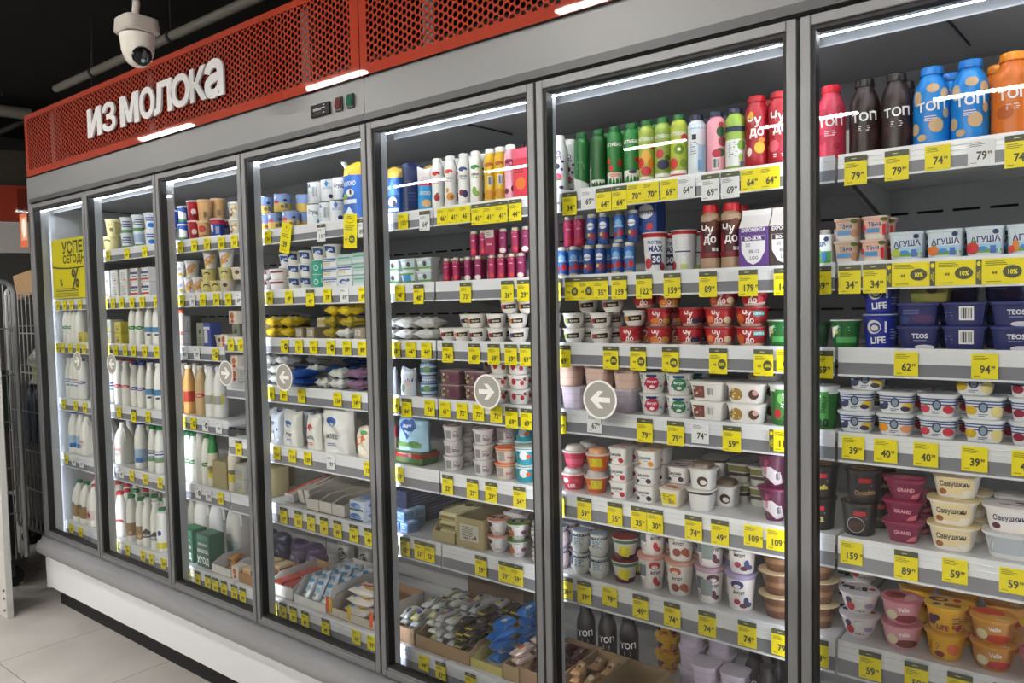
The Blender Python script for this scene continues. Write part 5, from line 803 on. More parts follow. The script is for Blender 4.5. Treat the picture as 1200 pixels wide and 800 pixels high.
cup('cream_tub', 'cream dairy tub with dark print', .074, .033, .027, '#e4d9a0', '#e8dfae', [('lines', 6, 56, 24, 2, 7, '#6a6238'), ('r', 4, 30, 14, 18, '#7a7040'), ('r', 30, 36, 20, 60, '#b8a870')], name='dairy_tub', cat='tub', lidh=.005); cup('cream_arch', 'cream dairy tub with dark arch', .062, .034, .028, '#e2d69a', '#e8dfae', [('e', -6, 46, 36, 18, '#5a5430'), ('e', -6, 42, 28, 12, '#e2d69a'), ('lines', 4, 12, 30, 1, 5, '#6a6238')], name='dairy_tub', cat='tub', lidh=.005)
bb('wpack', 'white dairy pack with faint print', '#dcdedc', [('lines', 0, 46, 50, 5, 8, '#b4b8b8'), ('e', 12, 14, 18, 8, '#c86a5a')], w=.07, d=.06, h=.062); bb('rpack', 'white dairy pack with red stripe', '#e2e2e0', [('r', 0, 40, 68, 10, '#3a4f86'), ('r', 0, 12, 68, 8, '#c83a40'), ('r', 0, 26, 50, 5, '#4f8f7a'), ('e', -24, 52, 10, 12, '#c8404a')], w=.07, d=.06, h=.062)
bb('ypack', 'yellow dairy pack', '#c9bb3e', [('lines', 0, 30, 40, 3, 8, '#8d8430'), ('e', 0, 14, 30, 14, '#8f7a3a')], w=.06, d=.06, h=.05); bb('gpack', 'grey dairy pack with small print', '#b2b2aa', [('lines', 0, 36, 40, 4, 8, '#8a8a84'), ('r', 14, 10, 16, 14, '#c9bf3c')], w=.06, d=.06, h=.055)
bb('dgpack', 'dark grey dairy pack with barcode', '#5a5a58', [('r', 10, 30, 20, 30, '#8d8d8a'), ('bar', 10, 30, 16, 26, '#2a2a2a')], w=.06, d=.05, h=.062); bb('olpack', 'olive dairy carton', '#8f9484', [('e', 0, 60, 20, 20, '#3f4a3a'), ('lines', 0, 34, 34, 4, 8, '#5f6a54')], w=.05, d=.05, h=.095); bb('blpack', 'blue dairy carton with white panel', '#4a5aa8', [('r', -6, 40, 24, 50, '#d8d8d4'), ('r', 0, 74, 44, 10, '#e6e6e4')], w=.05, d=.05, h=.095); bb('toppack', 'small white carton with orange dot', '#dcd2c2', [('e', -2, 30, 26, 26, '#b86a3a'), ('e', 0, 10, 20, 14, '#c83a40')], w=.05, d=.05, h=.05)
# --------------------------------------------------------- stocking up
DOORS = 'ABCDEFG'
DN = {d: ORD[i] for i, d in enumerate(DOORS)}
LIM = {False: (.048, 1.566), True: (1.582, 4.94)}
ITEMS = []      # dict(kind, x, y, z, rz, door, shelf, tier, row)
def stock(door, sh, spec):
    for tok in spec.split():
        kind, rest = tok.split('@'); rest, *opts = rest.split(':')
        o = {'x': 1, 'r': 1, '^': 0, 'y': 0, '~': None, 'g': 0}
        for p in opts:
            o[p[0]] = float(p[1:])
        k = K[kind]
        for ps in rest.split(','):
            px = float(ps)
            zs0 = SZ[1][sh] if sh in SZ[1] else .4
            y = YF + .018 + k['ry'] + o['y'] / 1000
            X = sx(px, y, zs0); b = bay(X)
            if sh not in SZ[b]: b = 1 if b == 0 else 0
            zs = SZ[b][sh]
            zo = o['^'] / 1000
            X = sx(px, y, zs + zo + k['h'] / 2)
            X = min(max(X, LIM[b > 0][0] + k['rx']), LIM[b > 0][1] - k['rx'])
            for r in range(int(o['r'])):
                for t in range(int(o['x'])):
                    rz = math.radians(o['~']) if o['~'] is not None else (.6 * math.atan2(CAM.x - X, y - CAM.y) if k.get('round') else 0) + math.radians(rnd.uniform(-4, 4))
                    ITEMS.append(dict(kind=kind, x=X, y=y + r * (2 * k['ry'] + .004), z=zs + .0006 + zo + t * k['pitch'], rz=rz, door=door, sh=sh, b=b, tier=t, row=r, zo=zo, yo=o['y'], px=px))

# seventh door
stock('G', 1, 'top_pink@974 top_choc@1014,1050 top_banana@1092,1137 top_orange@1186 top_banana@1112:y72 top_choc@1060:y72 top_orange@1172:y72')
stock('G', 2, 'agu_box@966 mini_pink@958,967,976:y60 toma_nut@996 toma_straw@1029 toma_nut@999:^44 toma_straw@1034:^44 toma_straw@1036:y56:^44 toma_straw@1034:y56 agu_apple@1067:~0 agu_peach@1107:~0 agu_straw@1148:~0 agu_mix@1192:~0 agu_apple@1080,1120,1165:y58:~0')
stock('G', 3, 'dk_green@946 green_tub@973 life_blue@1028:x2 life_blue@1036:y76:x2 teos_txt@1077:~0 teos_pl@1077:^43:~0 olive_pot@1090:^86:y6:~0 teos_bar@1128:x2:~0 teos_txt@1184:x2:~0 teos_pl@1124:y64:x3:~0 teos_pl@1178:y64:x3:~0')
stock('G', 4, 'energy@959 str_banana@998:x2:~0 str_banana@1010:^84:y4:~0 str_apricot@1047:~0 str_banana@1049:^42:~0 str_straw@1099:x2:~0 str_pear@1157:x2:~0 str_cherry@1206:x2:~0 str_cherry@1205:^84:~0 str_banana@1020:y66:x2:~0 str_straw@1068,1120:y66:x2:~0 str_pear@1146:^84:y8:~0 str_straw@1170:y66:x2:~0')
stock('G', 5, 'pud_ric@960 pud_van@962:^69 pud_bowl@1007 pud_choc@1012:^69 grand@1061:x2:~0 grand@1064:^86:~8 grand@1082:y80:x2:~0 savc@1120:x2:~0 savc@1124:^100:y12:~0 savback@1178:~0 savw@1178:^49:~0 savc@1130:y80:x2:~0 pud_choc@1030:y80:x2 savw@1195:y80:x2:~0')
stock('G', 6, 'epica_w@990:x2 epica_w@1012:^94:y60 epica_w@1000:y72:x2 vel_cake@1041 vel_pink@1041:^48 life_yel2@1094 life_yel@1095:^52 life_yel@1078:y88:x3 vel_orange@1150:x2 life_yel2@1130:y88:x3 vel_pink@1206 vel_yellow@1206:^48 vel_orange@1168:y92:x2 cream_lid@957:x3')
stock('G', 7, 'imu_pack@968:y60 act_pack@950:y60')
# sixth door
stock('F', 1, 'yo_white@655 akt_green@682 akt_dkgreen@702 akt_straw@721 akt_berry@741 akt_peach@758 akt_forest@778 akt_kiwi@795 fit_blue@817 fit_fig@840 fit_lime@863 chudo_mango@887 chudo_berry@913 yo_white@668:y60 akt_straw@730:y52 akt_kiwi@770,752:y52 akt_dkgreen@712:y52 fit_blue@828:y52 fit_lime@850:y52 chudo_mango@900:y56')
stock('F', 2, 'mini_pink@646 imu_a@659,673 imu_b@690,704 imu_a@723,738 act_a@667,679:^77:y2 imu_b@694,708:^78:y2 imu_a@726:^78:y2 imu_b@742:^78:y2 imu_pack@762:y34:^50:~0 protein@768 protein_back@802 protein@784:y66 protein_back@818:y66 chudo_coffee@833 chudo_coffee@857 chudo_coffee@868:y60 skyr_purple@890:~0 skyr_brown@921:~0 imu_a@664,680,696,712,728:y40')
stock('F', 3, 'dan_apple@646:x3 dan_apple@673:x2 dan_cherry@705:x2 dan_cherry@722:^39:y8 dan_peach@742:^39:y8 chd_straw@739 chd_peach@773:x2 chd_blue@811 chd_grape@853:x2 chd_teal@890:x2 chd_blue@820:y64:x2 chd_straw@766:^88 chd_peach@790:^88 chd_blue@812:^88:y10 chd_grape@853:^88 chd_straw@882:^88 dan_peach@690,720:y60:x3 chd_peach@760,790:y66:x2 green_tub@925')
stock('F', 4, 'cow_red@645:x2 lilac_tall@683:~0 lilac_tall@704:~0:y62 peach_tall@672:^57:~0 peach_tall@703:^57:~0 peach_tall@735:^57:y8:~0 lilac_tall@729:y8:~0 dot_red@764:x2 dot_red@790:y66:x2 dot_green@806:x2 gran_a@835:x2:~0 gran_b@876:x2:~0 gran_b@888:y56:x3:~0 gran_a@842:y56:x2:~0 energy@916 dot_green@824:y66:x2')
stock('F', 5, 'teal_cup@641:x2 dome_life@672 dome_pink@674:^46 dome_yel@699 dome_orange@701:^46 sav_straw@729:x3 sav_black@760:x2 sav_peach@762:^84 sav_black@776:y50:x2 sav_peach@778:y50:^84 sav_stick@789 plain_pot@823 choc_dome@825:^50 sav_plum@792,806:y100:x2 sav_plum@800,816:y52:x2 choc_dome@845:y66 plain_pot@843:y130:x2 clear_pot@860,880:y90:x2 clear_pot@872,893:y150:x2 ruby@908:x1 ruby@907:^62 dome_life@690:y66:x2 sav_straw@742:y56:x3')
stock('F', 6, 'jar_peach@634:x2 jar_pink@656:x2 jar_white@681:x2 jar_white@702:x2 red_stick@734:x1 red_stick@736:^58 big_cherry@766 big_cherry@768:^78 big_peach@805 big_peach@808:^78 big_plum@842 big_plum@845:^78 big_berry@884 big_berry@889:^78 cream_lid@922:x3 jar_pink@668,690:y52:x2 big_peach@790,826:y76:x2 big_berry@862:y76:x2 red_stick@750:y66')
stock('F', 7, 'top_dim@687,712,737:y245 life_yel@783:y290:x3 lilac_tall@812,846:y240:x3:~0 lilac_tall@828,862:y170:x2:~0 top_dim@885,912:y240 top_dim@900,930:y180')
# fifth door
stock('E', 1, 'doy_small@464:~8 doy_navy@486:~58:y12 doy_pink@497:~35 doy_small@506:y50 kef_red@513 kef_peach@528 kef_blue@544 kef_green@558 kef_yellow@575,588:y2 kef_pink@599 juice_red@614:~0 kef_green@566:y44 kef_red@520,536,552:y44 kef_yellow@596:y44')
stock('E', 2, 'mead_twin@466:x2:~0 mead_blue@484:~0 mead_twin@484:^38:~0 mead_twin@500:x2:~0 mead_twin@478,494:y52:x2:~0 act_c@524,535 act_d@549,561 act_c@577,588 act_c@600 act_d@611 act_c@556,567:^71:y2 act_pack@578:^71:y2:~0 act_d@590:^71:y2 act_c@604:^71:y2 act_d@616:^71:y2 act_d@530,542,554:y34 act_c@566,580,594,608:y34')
stock('E', 3, 'curl_bag@468,485,503:x2 curl_bag@476,496:y80:x2 dan_peach@533 dan_cherry@527:y8:x1 dan_cherry@560 dan_cherry@583 dan_blue@608 dan_peach@558:^39 dan_cherry@582:^39 dan_peach@607:^39 dan_cherry@599:^78:y4 dan_peach@618:^78:y4 dan_blue@550,572,596:y60:x2')
stock('E', 4, 'stripe_bag@457:y4 stripe_bag@480 jar_cow@503:x2:y4 choc_twin@533:x2:~0 choc_twin@562:x2:~0 cow_red@587,608:x3 cow_red@577,598,618:y62:x3 choc_twin@548:y56:x2:~0')
stock('E', 5, 'red_bag@457 meadow_pack@484:~0 curd_bag@484:^46:y8 steel@532:x3 steel@567:x3 orange_lid@594:x1 steel@596:y64:x3 steel@593:^46:y2:x0 orange_lid@594:^46 teal_cup@617:x2 steel@545,578:y66:x3 teal_cup@610:y66:x3 dot_red@560:y130:x2')
stock('E', 6, 'navy_box@487:y40:~0:^57 navy_box@487:y40:~0 sky_box@456,468,480:~0 sky_box@462,476:^31:y8:~0 sky_box@474,488:y56:x2:~0 epica_coco@585:x2 epica_fig@608:x2 epica_w@606:y76:x3')
# fourth door
stock('D', 1, 'tub_blue@301:x2 tin_cond@312 tin_cond@324 tin_cond@341 tin_cond@310:^66 tin_cond@331:^66:y2 tin_plain@355:y40:x2 tin_plain@368:y66:x2 wtin_script@370:y2 wtin_bar@384 wtin_blue@397 wtin_bar@371:^75 wtin_blue@386:^75 wtin_script@400:^75 doy_blue@415:~4')
stock('D', 2, 'rasp@311:~0:x2 rasp_low@331:~0:x2 cheese@347:x3 cheese@361:x3:y3 teal@376:x2 cheese@376:^94:y1 brk_blue@394:x3:~0 cheese@391:^104:y2 brk_swirl@411:~0 brk_blue@411:^37:~0 brk_teal@411:^71:~0 brk_teal@428:x3:~0 rasp@322:y60:x2:~0 cheese@338,352:y60:x3')
stock('D', 3, 'but_cream@308:x2:~0 but_cream@320:y50:x2:~0 yel_bag@324,343:x2 gold_bag@333,350:y70:x2 but_kraft@360,373:~0 but_blue@350:y80:x2:~0 gold_bag@393:x2 yel_bag@396:^52 yel_bag@412:^60:y6 wht_bag@410 gold_bag@413:^30 but_kraft@429:~0 but_cream@384:y90:x2:~0 yel_bag@420:^90:y60')
stock('D', 4, 'wht_bag@313,330:x2 wht_bag@318,338:^52:y10 blu_bag@357:x2 blu_bag@352:y82:x2 wht_bag@385:x1 wht_bag@402:x2 pur_bag@425:x2 nvy_bag@398:y84:x2 nvy_bag@420:y84:x3 wht_bag@374:y82:x3')
stock('D', 5, 'tan_roll@314 navy_print@326:y8 navy_print@318:y56 navy_print@340:y62 mbag_blue@345 mbag_red@370 mbag_big@399:~0 orange_bag@429 navy_print@360,378:y80 orange_bag@418:y110')
stock('D', 6, 'kraft_small@317:~0:y4 kraft_small@311:~0:y110 blue_pack@434:x2:~0')
stock('D', 7, 'nvy_snack@322,331:y250 vio_bag@350,370:y225 grey_bag@407,432:y345')
# third door
stock('C', 1, 'tub_blue@200:x1 tub_blue@203:^70 tub_bluew@217:y2 tub_bluew@216:^72 tub_red@228 tub_red@227:^80 tub_tanr@240 tub_tan@240:^72 tub_bred@255 tub_tan@256:y60:^72 tub_tan@252:y60 tub_pat@272:x2 tub_bred@265:y54')
stock('C', 2, 'ice_blue@211:x2 ice_red@227 ice_red@228:^68 ice_red@240:y2 ice_yel@249:x1 ice_yel@250:^48:y4 ice_red@251:^96:y4 ice_tan@274 ice_yel@262 ice_yel@266:^48 ice_red@272:^96 ice_tan@276:^48 ice_blue@220:y60:x2')
stock('C', 3, 'slim_org@206,213 dgpack@226:~0:x2 olpack@242:~0 blpack@255:~0 toppack@274:~0 toppack@276:^51:~0 ice_tan@266:y2 olpack@280:y60:~0 slim_org@208:y40')
stock('C', 4, 'mk_peach@208 mk_amber@222 mk_peach@236 mk_grey@249 mk_grey@258:y4 mk_plain@216,230,244,256:y60 mk_peach@206:y60 toppack@277:x2:~0 wpack@290:~0')
stock('C', 5, 'mk_gcap@214,222 mk_gcap@235 mk_plain@244 mk_gcap@254:y2 mk_gneck@264 mk_yel@276 mk_gcap@218,229,240:y56 mk_yel@270:y56 kraft_small@285:~0:y4')
stock('C', 6, 'gpack@286:x2:~0')
stock('C', 7, 'uhod@227:y10:~0 uhod@247:y10:~0 jug_blue@241:y130 jug_blue@259:y130 jug_white@279:y120 mk_plain@226,216:y150 jug_white@262:y235 toppack@283:y10')
# second door
stock('B', 1, 'cream_arch@117,131 cream_tub@133:^70:y4 sg_tub@150:x2 pb_tub@165 sg_tub@163:^74 sb_tub@178:x2 sg_tub@158:y64:x2 cream_arch@122:y76')
stock('B', 2, 'wpack@122,132,142:x2:~0 rpack@165,178:x2:~0 wpack@153:x2:~0')
stock('B', 3, 'ypack@122,146:~0:x2 gpack@134:~0:x2 ms_green@157,165 ms_sky@176,185 ms_plain@160,170,180:y54')
stock('B', 4, 'mk_rcap@120 mk_blue@129 mk_red@140,149 mk_navy@159,167 mk_sky@177 mk_sky@187 mk_rcap@132,144,156:y52 mk_navy@168,178:y52')
stock('B', 5, 'mk_blue@128 jug_red@145 mk_bcap@166 mk_gstripe@180,188 jug_red@130:y70 mk_gcap@176:y64 mk_rcap@152:y80')
stock('B', 7, 'mk_orange@130 mk_rose@142 mk_kraft@155,166 mk_house@174 mk_house@184 mk_square@191 mk_rcap@140,150,172:y120 mk_kraft@160,182:y64 mk_gcap@172,190:y70 mk_house@196:y66 jug_redc@118:y50 mk_rcap@150:y64 mk_rcap@160,150:y180 jug_green@130:y170 mk_gcap@185:y190 mk_rcap@142,156,168:y245 mk_gcap@178,192:y245')
# first door
stock('A', 1, 'sg_tub@70,79,88,96:x1 sb_tub@84,92:y64')
stock('A', 3, 'ms_green@71,79 ms_plain@87,95 ypack@100:~0 ms_green@76,86:y54')
stock('A', 4, 'mk_blue@73,80 mk_rcap@88 mk_navy@96 mk_red@78,90:y52')
stock('A', 5, 'mk_bcap@79 mk_bcap@90:y10 jug_red@101')
stock('A', 7, 'jug_green@80 jug_green@93 jug_redc@103 jug_redc@84:y80 jug_green@96:y84 mk_rcap@90:y160')
# ---- keep neighbours clear of each other
from collections import defaultdict
def settle():
    for it in ITEMS: it['x0'] = it['x']
    base = [i for i in ITEMS if i['zo'] == 0 and i['tier'] == 0]
    G = defaultdict(list)
    for it in base: G[it['b'] > 0, it['sh'], round(it['yo'] / 30), it['row']].append(it)
    def relax(g):
        g.sort(key=lambda i: i['x'])
        for _ in range(80):
            moved = False
            for a, c in zip(g, g[1:]):
                ka, kc = K[a['kind']], K[c['kind']]
                need = ka['rx'] + kc['rx'] + .0012 + (.0025 if (abs(a['rz']) > .1 and not ka.get('round')) or (abs(c['rz']) > .1 and not kc.get('round')) else 0); gap = c['x'] - a['x']
                if gap < need and abs(a['y'] - c['y']) < (ka['ry'] + kc['ry']) * .9:
                    d = (need - gap) / 2 + 1e-5; a['x'] -= d; c['x'] += d; moved = True
            for i in g:
                r = K[i['kind']]['rx']; i['x'] = min(max(i['x'], LIM[i['b'] > 0][0] + r), LIM[i['b'] > 0][1] - r)
            if not moved: break
    for g in G.values(): relax(g)
    H = defaultdict(list)
    for it in ITEMS:
        if it['zo'] > 0 and it['tier'] == 0:
            c = [i for i in base if (i['b'] > 0) == (it['b'] > 0) and i['sh'] == it['sh'] and abs(i['yo'] - it['yo']) < 25 and i['row'] == it['row']]
            if c:
                n = min(c, key=lambda i: abs(i['x0'] - it['x0'])); it['x'] += n['x'] - n['x0']
            H[it['b'] > 0, it['sh'], round(it['yo'] / 30), it['row'], round(it['zo'] * 1000 / 12)].append(it)
    for g in H.values(): relax(g)
    for j in ITEMS:
        if j['tier'] > 0:
            i = [i for i in ITEMS if i['tier'] == 0 and all(i[q] == j[q] for q in ('kind', 'sh', 'px', 'row', 'zo', 'yo', 'door'))][0]; j['x'] = i['x']
settle()
def clear():
    """seat what stands on others, then push whatever presses into a neighbour sideways or back; stacks move as one"""
    cols = defaultdict(list)
    for it in ITEMS: cols[it['kind'], it['sh'], it['px'], it['row'], it['zo'], it['yo'], it['door']].append(it)
    by = defaultdict(list)
    for g in cols.values():
        k = K[g[0]['kind']]
        s = dict(g=g, k=k, x=g[0]['x'], y=g[0]['y'], z0=g[0]['z'], r=k.get('round'), on=[], zo=g[0]['zo'], n=len(g))
        s['z1'] = s['z0'] + (s['n'] - 1) * k['pitch'] + k['h']; by[g[0]['sh'], g[0]['b'] > 0].append(s)
    def mv(s, dx, dy):
        s['x'] += dx; s['y'] += dy
        for d in s['on']: mv(d, dx, dy)
    for (sh, bb), L in by.items():
        for u in sorted(L, key=lambda s: s['zo']):
            if u['zo'] <= 0: continue
            best = None
            for v in L:
                if v is u or v['zo'] >= u['zo'] - 1e-6: continue
                if abs(v['x'] - u['x']) < .62 * (v['k']['rx'] + u['k']['rx']) and abs(v['y'] - u['y']) < .62 * (v['k']['ry'] + u['k']['ry']):
                    top = v['z0'] + (v['n'] - 1) * v['k']['pitch'] + max(v['k']['h'], v['k']['pitch'])
                    if best is None or top > best[0] + .004 or (abs(top - best[0]) <= .004 and abs(v['x'] - u['x']) < abs(best[1]['x'] - u['x'])): best = (max(top, best[0]) if best else top, v)
            if best:
                d = best[0] + .0004 - u['z0']; u['z0'] += d; u['z1'] += d; best[1]['on'].append(u)
                for i in u['g']: i['z'] += d
        for _ in range(70):
            hit = False
            for i, a in enumerate(L):
                for b in L[i + 1:]:
                    if a['z1'] < b['z0'] + .0002 or b['z1'] < a['z0'] + .0002: continue
                    dx, dy = b['x'] - a['x'], b['y'] - a['y']; wx, wy = a['k']['rx'] + b['k']['rx'] + .001, a['k']['ry'] + b['k']['ry'] + .001
                    px_, py_ = wx - abs(dx), wy - abs(dy)
                    if px_ <= 0 or py_ <= 0: continue
                    if a['r'] and b['r'] and math.hypot(dx, dy) >= wx: continue
                    hit = True
                    if (py_ < px_ * 1.3 or abs(dy) > .02) and a['zo'] == 0 and b['zo'] == 0:
                        t = b if dy >= 0 else a; mv(t, 0, min(py_ * .6 + 2e-4, YB - .004 - t['k']['ry'] - t['y']))
                        if t['y'] > YB - .006 - t['k']['ry']: s_ = 1 if dx >= 0 else -1; mv(b, s_ * px_ * .3, 0); mv(a, -s_ * px_ * .3, 0)
                    elif py_ < px_ * .6:
                        s_ = 1 if dy >= 0 else -1; mv(b, 0, s_ * (py_ * .5 + 1e-4)); mv(a, 0, -s_ * (py_ * .5 + 1e-4))
                    else:
                        s_ = 1 if dx >= 0 else -1; mv(b, s_ * (px_ * .5 + 1e-4), 0); mv(a, -s_ * (px_ * .5 + 1e-4), 0)
            for s in L:
                x = min(max(s['x'], LIM[bb][0] + s['k']['rx']), LIM[bb][1] - s['k']['rx']); y = max(s['y'], YF + .0165 + s['k']['ry'])
                if x != s['x'] or y != s['y']: mv(s, x - s['x'], y - s['y'])
            if not hit: break
        for s in L:
            for i in s['g']: i['x'], i['y'] = s['x'], s['y']
clear()
# columns that would press into a neighbour's different stack are nudged by their own rank
def word_tier(it): 
    return ''
LOCS = defaultdict(list)
for it in ITEMS: LOCS[K[it['kind']]['desc'], it['door'], it['sh']].append(it)
def label_for(it):
    k = K[it['kind']]; g = LOCS[k['desc'], it['door'], it['sh']]
    loc = f"{SHN[it['sh']]} {'deck' if it['sh'] == 7 else 'shelf'}, {DN[it['door']]} door"
    if len(g) == 1: return f"{k['desc']}, {loc}"
    def lev(i): return (0 if i['z'] - SZ[i['b']][i['sh']] < .02 else 1 if i['z'] - SZ[i['b']][i['sh']] < .07 else 2 if i['z'] - SZ[i['b']][i['sh']] < .13 else 3)
    def dep(i): return 0 if i['y'] < YF + .018 + K[i['kind']]['ry'] + .03 else 1
    same = sorted([i for i in g if lev(i) == lev(it) and dep(i) == dep(it)], key=lambda i: i['x'])
    bits = []
    if dep(it): bits.append('behind')
    if any(lev(i) for i in g): bits.append(['bottom', 'stacked', 'higher', 'topmost'][lev(it)])
    if len(same) > 1: bits.append(ORD[same.index(it)])
    return f"{k['desc']}{', ' + ' '.join(bits) if bits else ''}, {loc}"
for it in ITEMS:
    k = K[it['kind']]
    o = spawn(it['kind'], (it['x'], it['y'], it['z']), it['rz'])
    tag(o, label_for(it), k['cat'], f"{k['cat']}s on the {SHN[it['sh']]} {'deck' if it['sh'] == 7 else 'shelf'}, {DN[it['door']]} door")

# ---- trays of loose bars on the base deck and the shelf above
def tray(door, sh, x0, x1, d, h, col, label, y0=.0, front=None, z=None, wall=None):
    b = bay((x0 + x1) / 2); zs = SZ[b][sh] + .0006 if z is None else z
    mb = MB(); w = x1 - x0; t = .003; m = CB(col); f = h if front is None else front; m2 = CB(wall) if wall else m
    mb.box(-w / 2, w / 2, 0, d, 0, t, m)
    mb.box(-w / 2, w / 2, d - t, d, t, h, m); mb.box(-w / 2, w / 2, 0, t, t, f, m2)
    for s in (-1, 1):
        xa = s * w / 2; xb = xa - s * t; lo, hi = min(xa, xb), max(xa, xb); q = min(.05, d * .3)
        P_ = [(t, t), (t, f), (q, h), (d - t, h), (d - t, t)]
        vs = [(x, y, zz) for x in (lo, hi) for y, zz in P_]; n = len(P_)
        mb.add(vs, [[i, (i + 1) % n, n + (i + 1) % n, n + i] for i in range(n)] + [list(range(n))[::-1], [n + i for i in range(n)]], m2)
    o = mb.build('cardboard_tray', loc=((x0 + x1) / 2, YF + .02 + y0, zs)); tag(o, label, 'tray', 'open cartons in the fridge'); return o
def fill(kinds, x0, x1, y0, y1, z0, n, group, seed, mode='pile', dz=.0235, cw=.036, rl=.088, yaw=90):
    q = random.Random(seed)
    cols = max(1, int((x1 - x0) / cw)); rows = max(1, int((y1 - y0) / rl)); i = 0
    if abs(yaw) < 45: cols, rows = max(1, int((x1 - x0) / .082)), max(1, int((y1 - y0) / .036))
    for l in range(9):
        for r in range(rows):
            for c in range(cols):
                if i >= n: return
                k = K[kinds[(c * len(kinds)) // cols] if mode == 'cols' else q.choice(kinds)]
                x = x0 + (c + .5) * (x1 - x0) / cols + q.uniform(-.003, .003); y = y0 + (r + .5) * (y1 - y0) / rows + q.uniform(-.003, .003)
                o = link(k['name'], k['root'], None, (x, y, z0 + .001 + l * dz + q.uniform(0, .002)))
                o.rotation_euler = (q.uniform(-.10, .10), q.uniform(-.10, .10), math.radians(yaw + q.uniform(-14, 14)) + (PI if q.random() < .4 else 0))
                tag(o, f"{k['desc']}, {group}", k['cat'], "bars in the " + group); i += 1
ZB = .066
def xb(px, y=.1, z=.09): return sx(px, y, z)
# fifth door, base
a, b_, c_, d_ = 2.560, 2.80, 2.782, 3.045
tray('E', 7, 2.435, 2.552, .34, .05, '#8f7354', 'narrow cardboard tray of white bars, base deck, fifth door')
fill(['bar_white', 'bar_yel'], 2.447, 2.540, .115, .42, .071, 18, 'narrow tray, fifth door', 1)
tray('E', 7, a, c_, .36, .058, '#94785a', 'wide cardboard tray of mixed curd bars, base deck, fifth door', front=.040, wall='#a88a66')
fill(['bar_yel', 'bar_pink', 'bar_white', 'bar_brown', 'bar_brown'], a + .012, c_ - .012, .115, .44, .071, 54, 'wide tray, fifth door', 2, 'cols')
tray('E', 7, c_ + .006, 2.905, .30, .045, '#d4d2c8', 'tray of bright blue bars with a yellow edge, base deck, fifth door', front=.028, wall='#c9bd6a')
fill(['bar_blue'], c_ + .016, 2.896, .115, .38, .071, 8, 'yellow-edged tray, fifth door', 3, cw=.05, rl=.115, dz=.031)
tray('E', 7, 2.45, 2.70, .05, .20, '#6f5a44', 'brown crate with slotted wall at the back, fifth door', y0=.375)
tray('E', 7, 2.91, 2.965, .22, .045, '#a58a62', 'narrow cardboard tray of white and orange bars, base deck, fifth door')
fill(['bar_org'], 2.915, 2.960, .115, .30, .071, 6, 'orange bar tray, fifth door', 9)
# fifth door, sixth shelf
z6 = SZ[2][6] + .0006
tray('E', 6, 2.645, 2.735, .24, .085, '#b7a878', 'kraft display carton with cream packs, sixth shelf, fifth door', front=.030)
for i, (yy, zz) in enumerate(((.20, .004), (.20, .031), (.20, .058))):
    o = link('butter_pack', K['cream_pack']['root'], None, (2.690, yy, z6 + zz)); tag(o, f"cream paper-wrapped pack, {['lowest', 'middle', 'topmost'][i]} in the kraft display carton, fifth door", 'butter pack', 'cream packs in the kraft carton')
o = tray('E', 6, 2.742, 2.844, .26, .088, '#b5a67a', 'open kraft carton with a white address label, sixth shelf, fifth door')
mb = MB(); flat(mb, [('r', 0, 0, 72, 48, '#cfccb8'), ('lines', 0, 16, 56, 6, 5, '#7a7768'), ('bar', -4, -16, 44, 6, '#55524a'), ('e', 24, -12, 9, 12, '#5a574c')], lambda u, v, of: (u, -of, .045 + v)); mb.build('address_label', o)
# sixth door, base
tray('F', 7, 2.97, 3.092, .24, .05, '#8f7354', 'cardboard tray of dark red bars, base deck, sixth door')
fill(['bar_red'], 2.98, 3.083, .115, .33, .071, 10, 'first tray, sixth door', 4)
tray('F', 7, 3.098, 3.206, .21, .06, '#a58a62', 'cardboard tray of tan candies, base deck, sixth door', front=.05)
fill(['bar_tan'], 3.110, 3.194, .115, .30, .071, 9, 'second tray, sixth door', 5)
tray('F', 7, 3.212, 3.338, .19, .07, '#a08760', 'empty cardboard tray beside the tan candies, sixth door')
# fourth door, base and sixth shelf
tray('D', 7, 1.785, 1.925, .22, .07, '#a3835a', 'cardboard tray of small red cartons, base deck, fourth door', front=.045, wall='#d2d0ca')
for i, (xx, yy) in enumerate(((1.822, .155), (1.886, .155), (1.822, .255), (1.886, .255))):
    o = link('carton', K['red_small']['root'], None, (xx, yy, .0705)); tag(o, f"small red carton, {['near far-end', 'near', 'rear far-end', 'rear'][i]} one in the tray, fourth door", 'carton', 'small red cartons, fourth door')
tray('D', 7, 1.935, 2.115, .28, .085, '#dcdcd6', 'white card tray of silver-blue pouches, base deck, fourth door', front=.03, wall='#dedfdc')
q = random.Random(3); n = 0
for r in range(4):
    for c in range(3):
        o = link('curd_pouch', K['silver_pouch']['root'], None, (1.972 + c * .052, .130 + r * .055, .082)); o.rotation_euler = (-.55, 0, q.uniform(-.2, .2)); n += 1
        tag(o, f"silver-blue pouch, {ORD[c]} of the {ORD[r]} row in the white tray, fourth door", 'pouch', 'silver-blue pouches in the white tray')
TRAY = tray('D', 7, 2.125, 2.36, .24, .06, '#a8825c', 'orange-tabbed tray of red and white packs, base deck, fourth door', front=.03, wall='#c4bcae')
for xx, cc, hh in ((-.112, '#d8472a', .055), (-.098, '#e0b52a', .05), (.0, '#d9b12a', .045), (.112, '#d8602a', .05)):
    mb = MB(); mb.box(xx - .007, xx + .007, -.004, -.0005, .012, hh + .01, P(cc, .6)); o_ = mb.build('corner_tab', TRAY); o_['label'] = 'coloured corner tab'
for i in range(3):
    o = link('snack_pack', K['choc_pack']['root'], None, (2.235 + i * .006, .17 + i * .008, .0705 + i * .033)); o.rotation_euler = (0, 0, .08 * (i - 1.5)); tag(o, f"red and white printed pack, {ORD[i]} from the bottom in the orange tray", 'snack pack', 'red and white packs in the orange tray')
z6 = SZ[1][6] + .0006
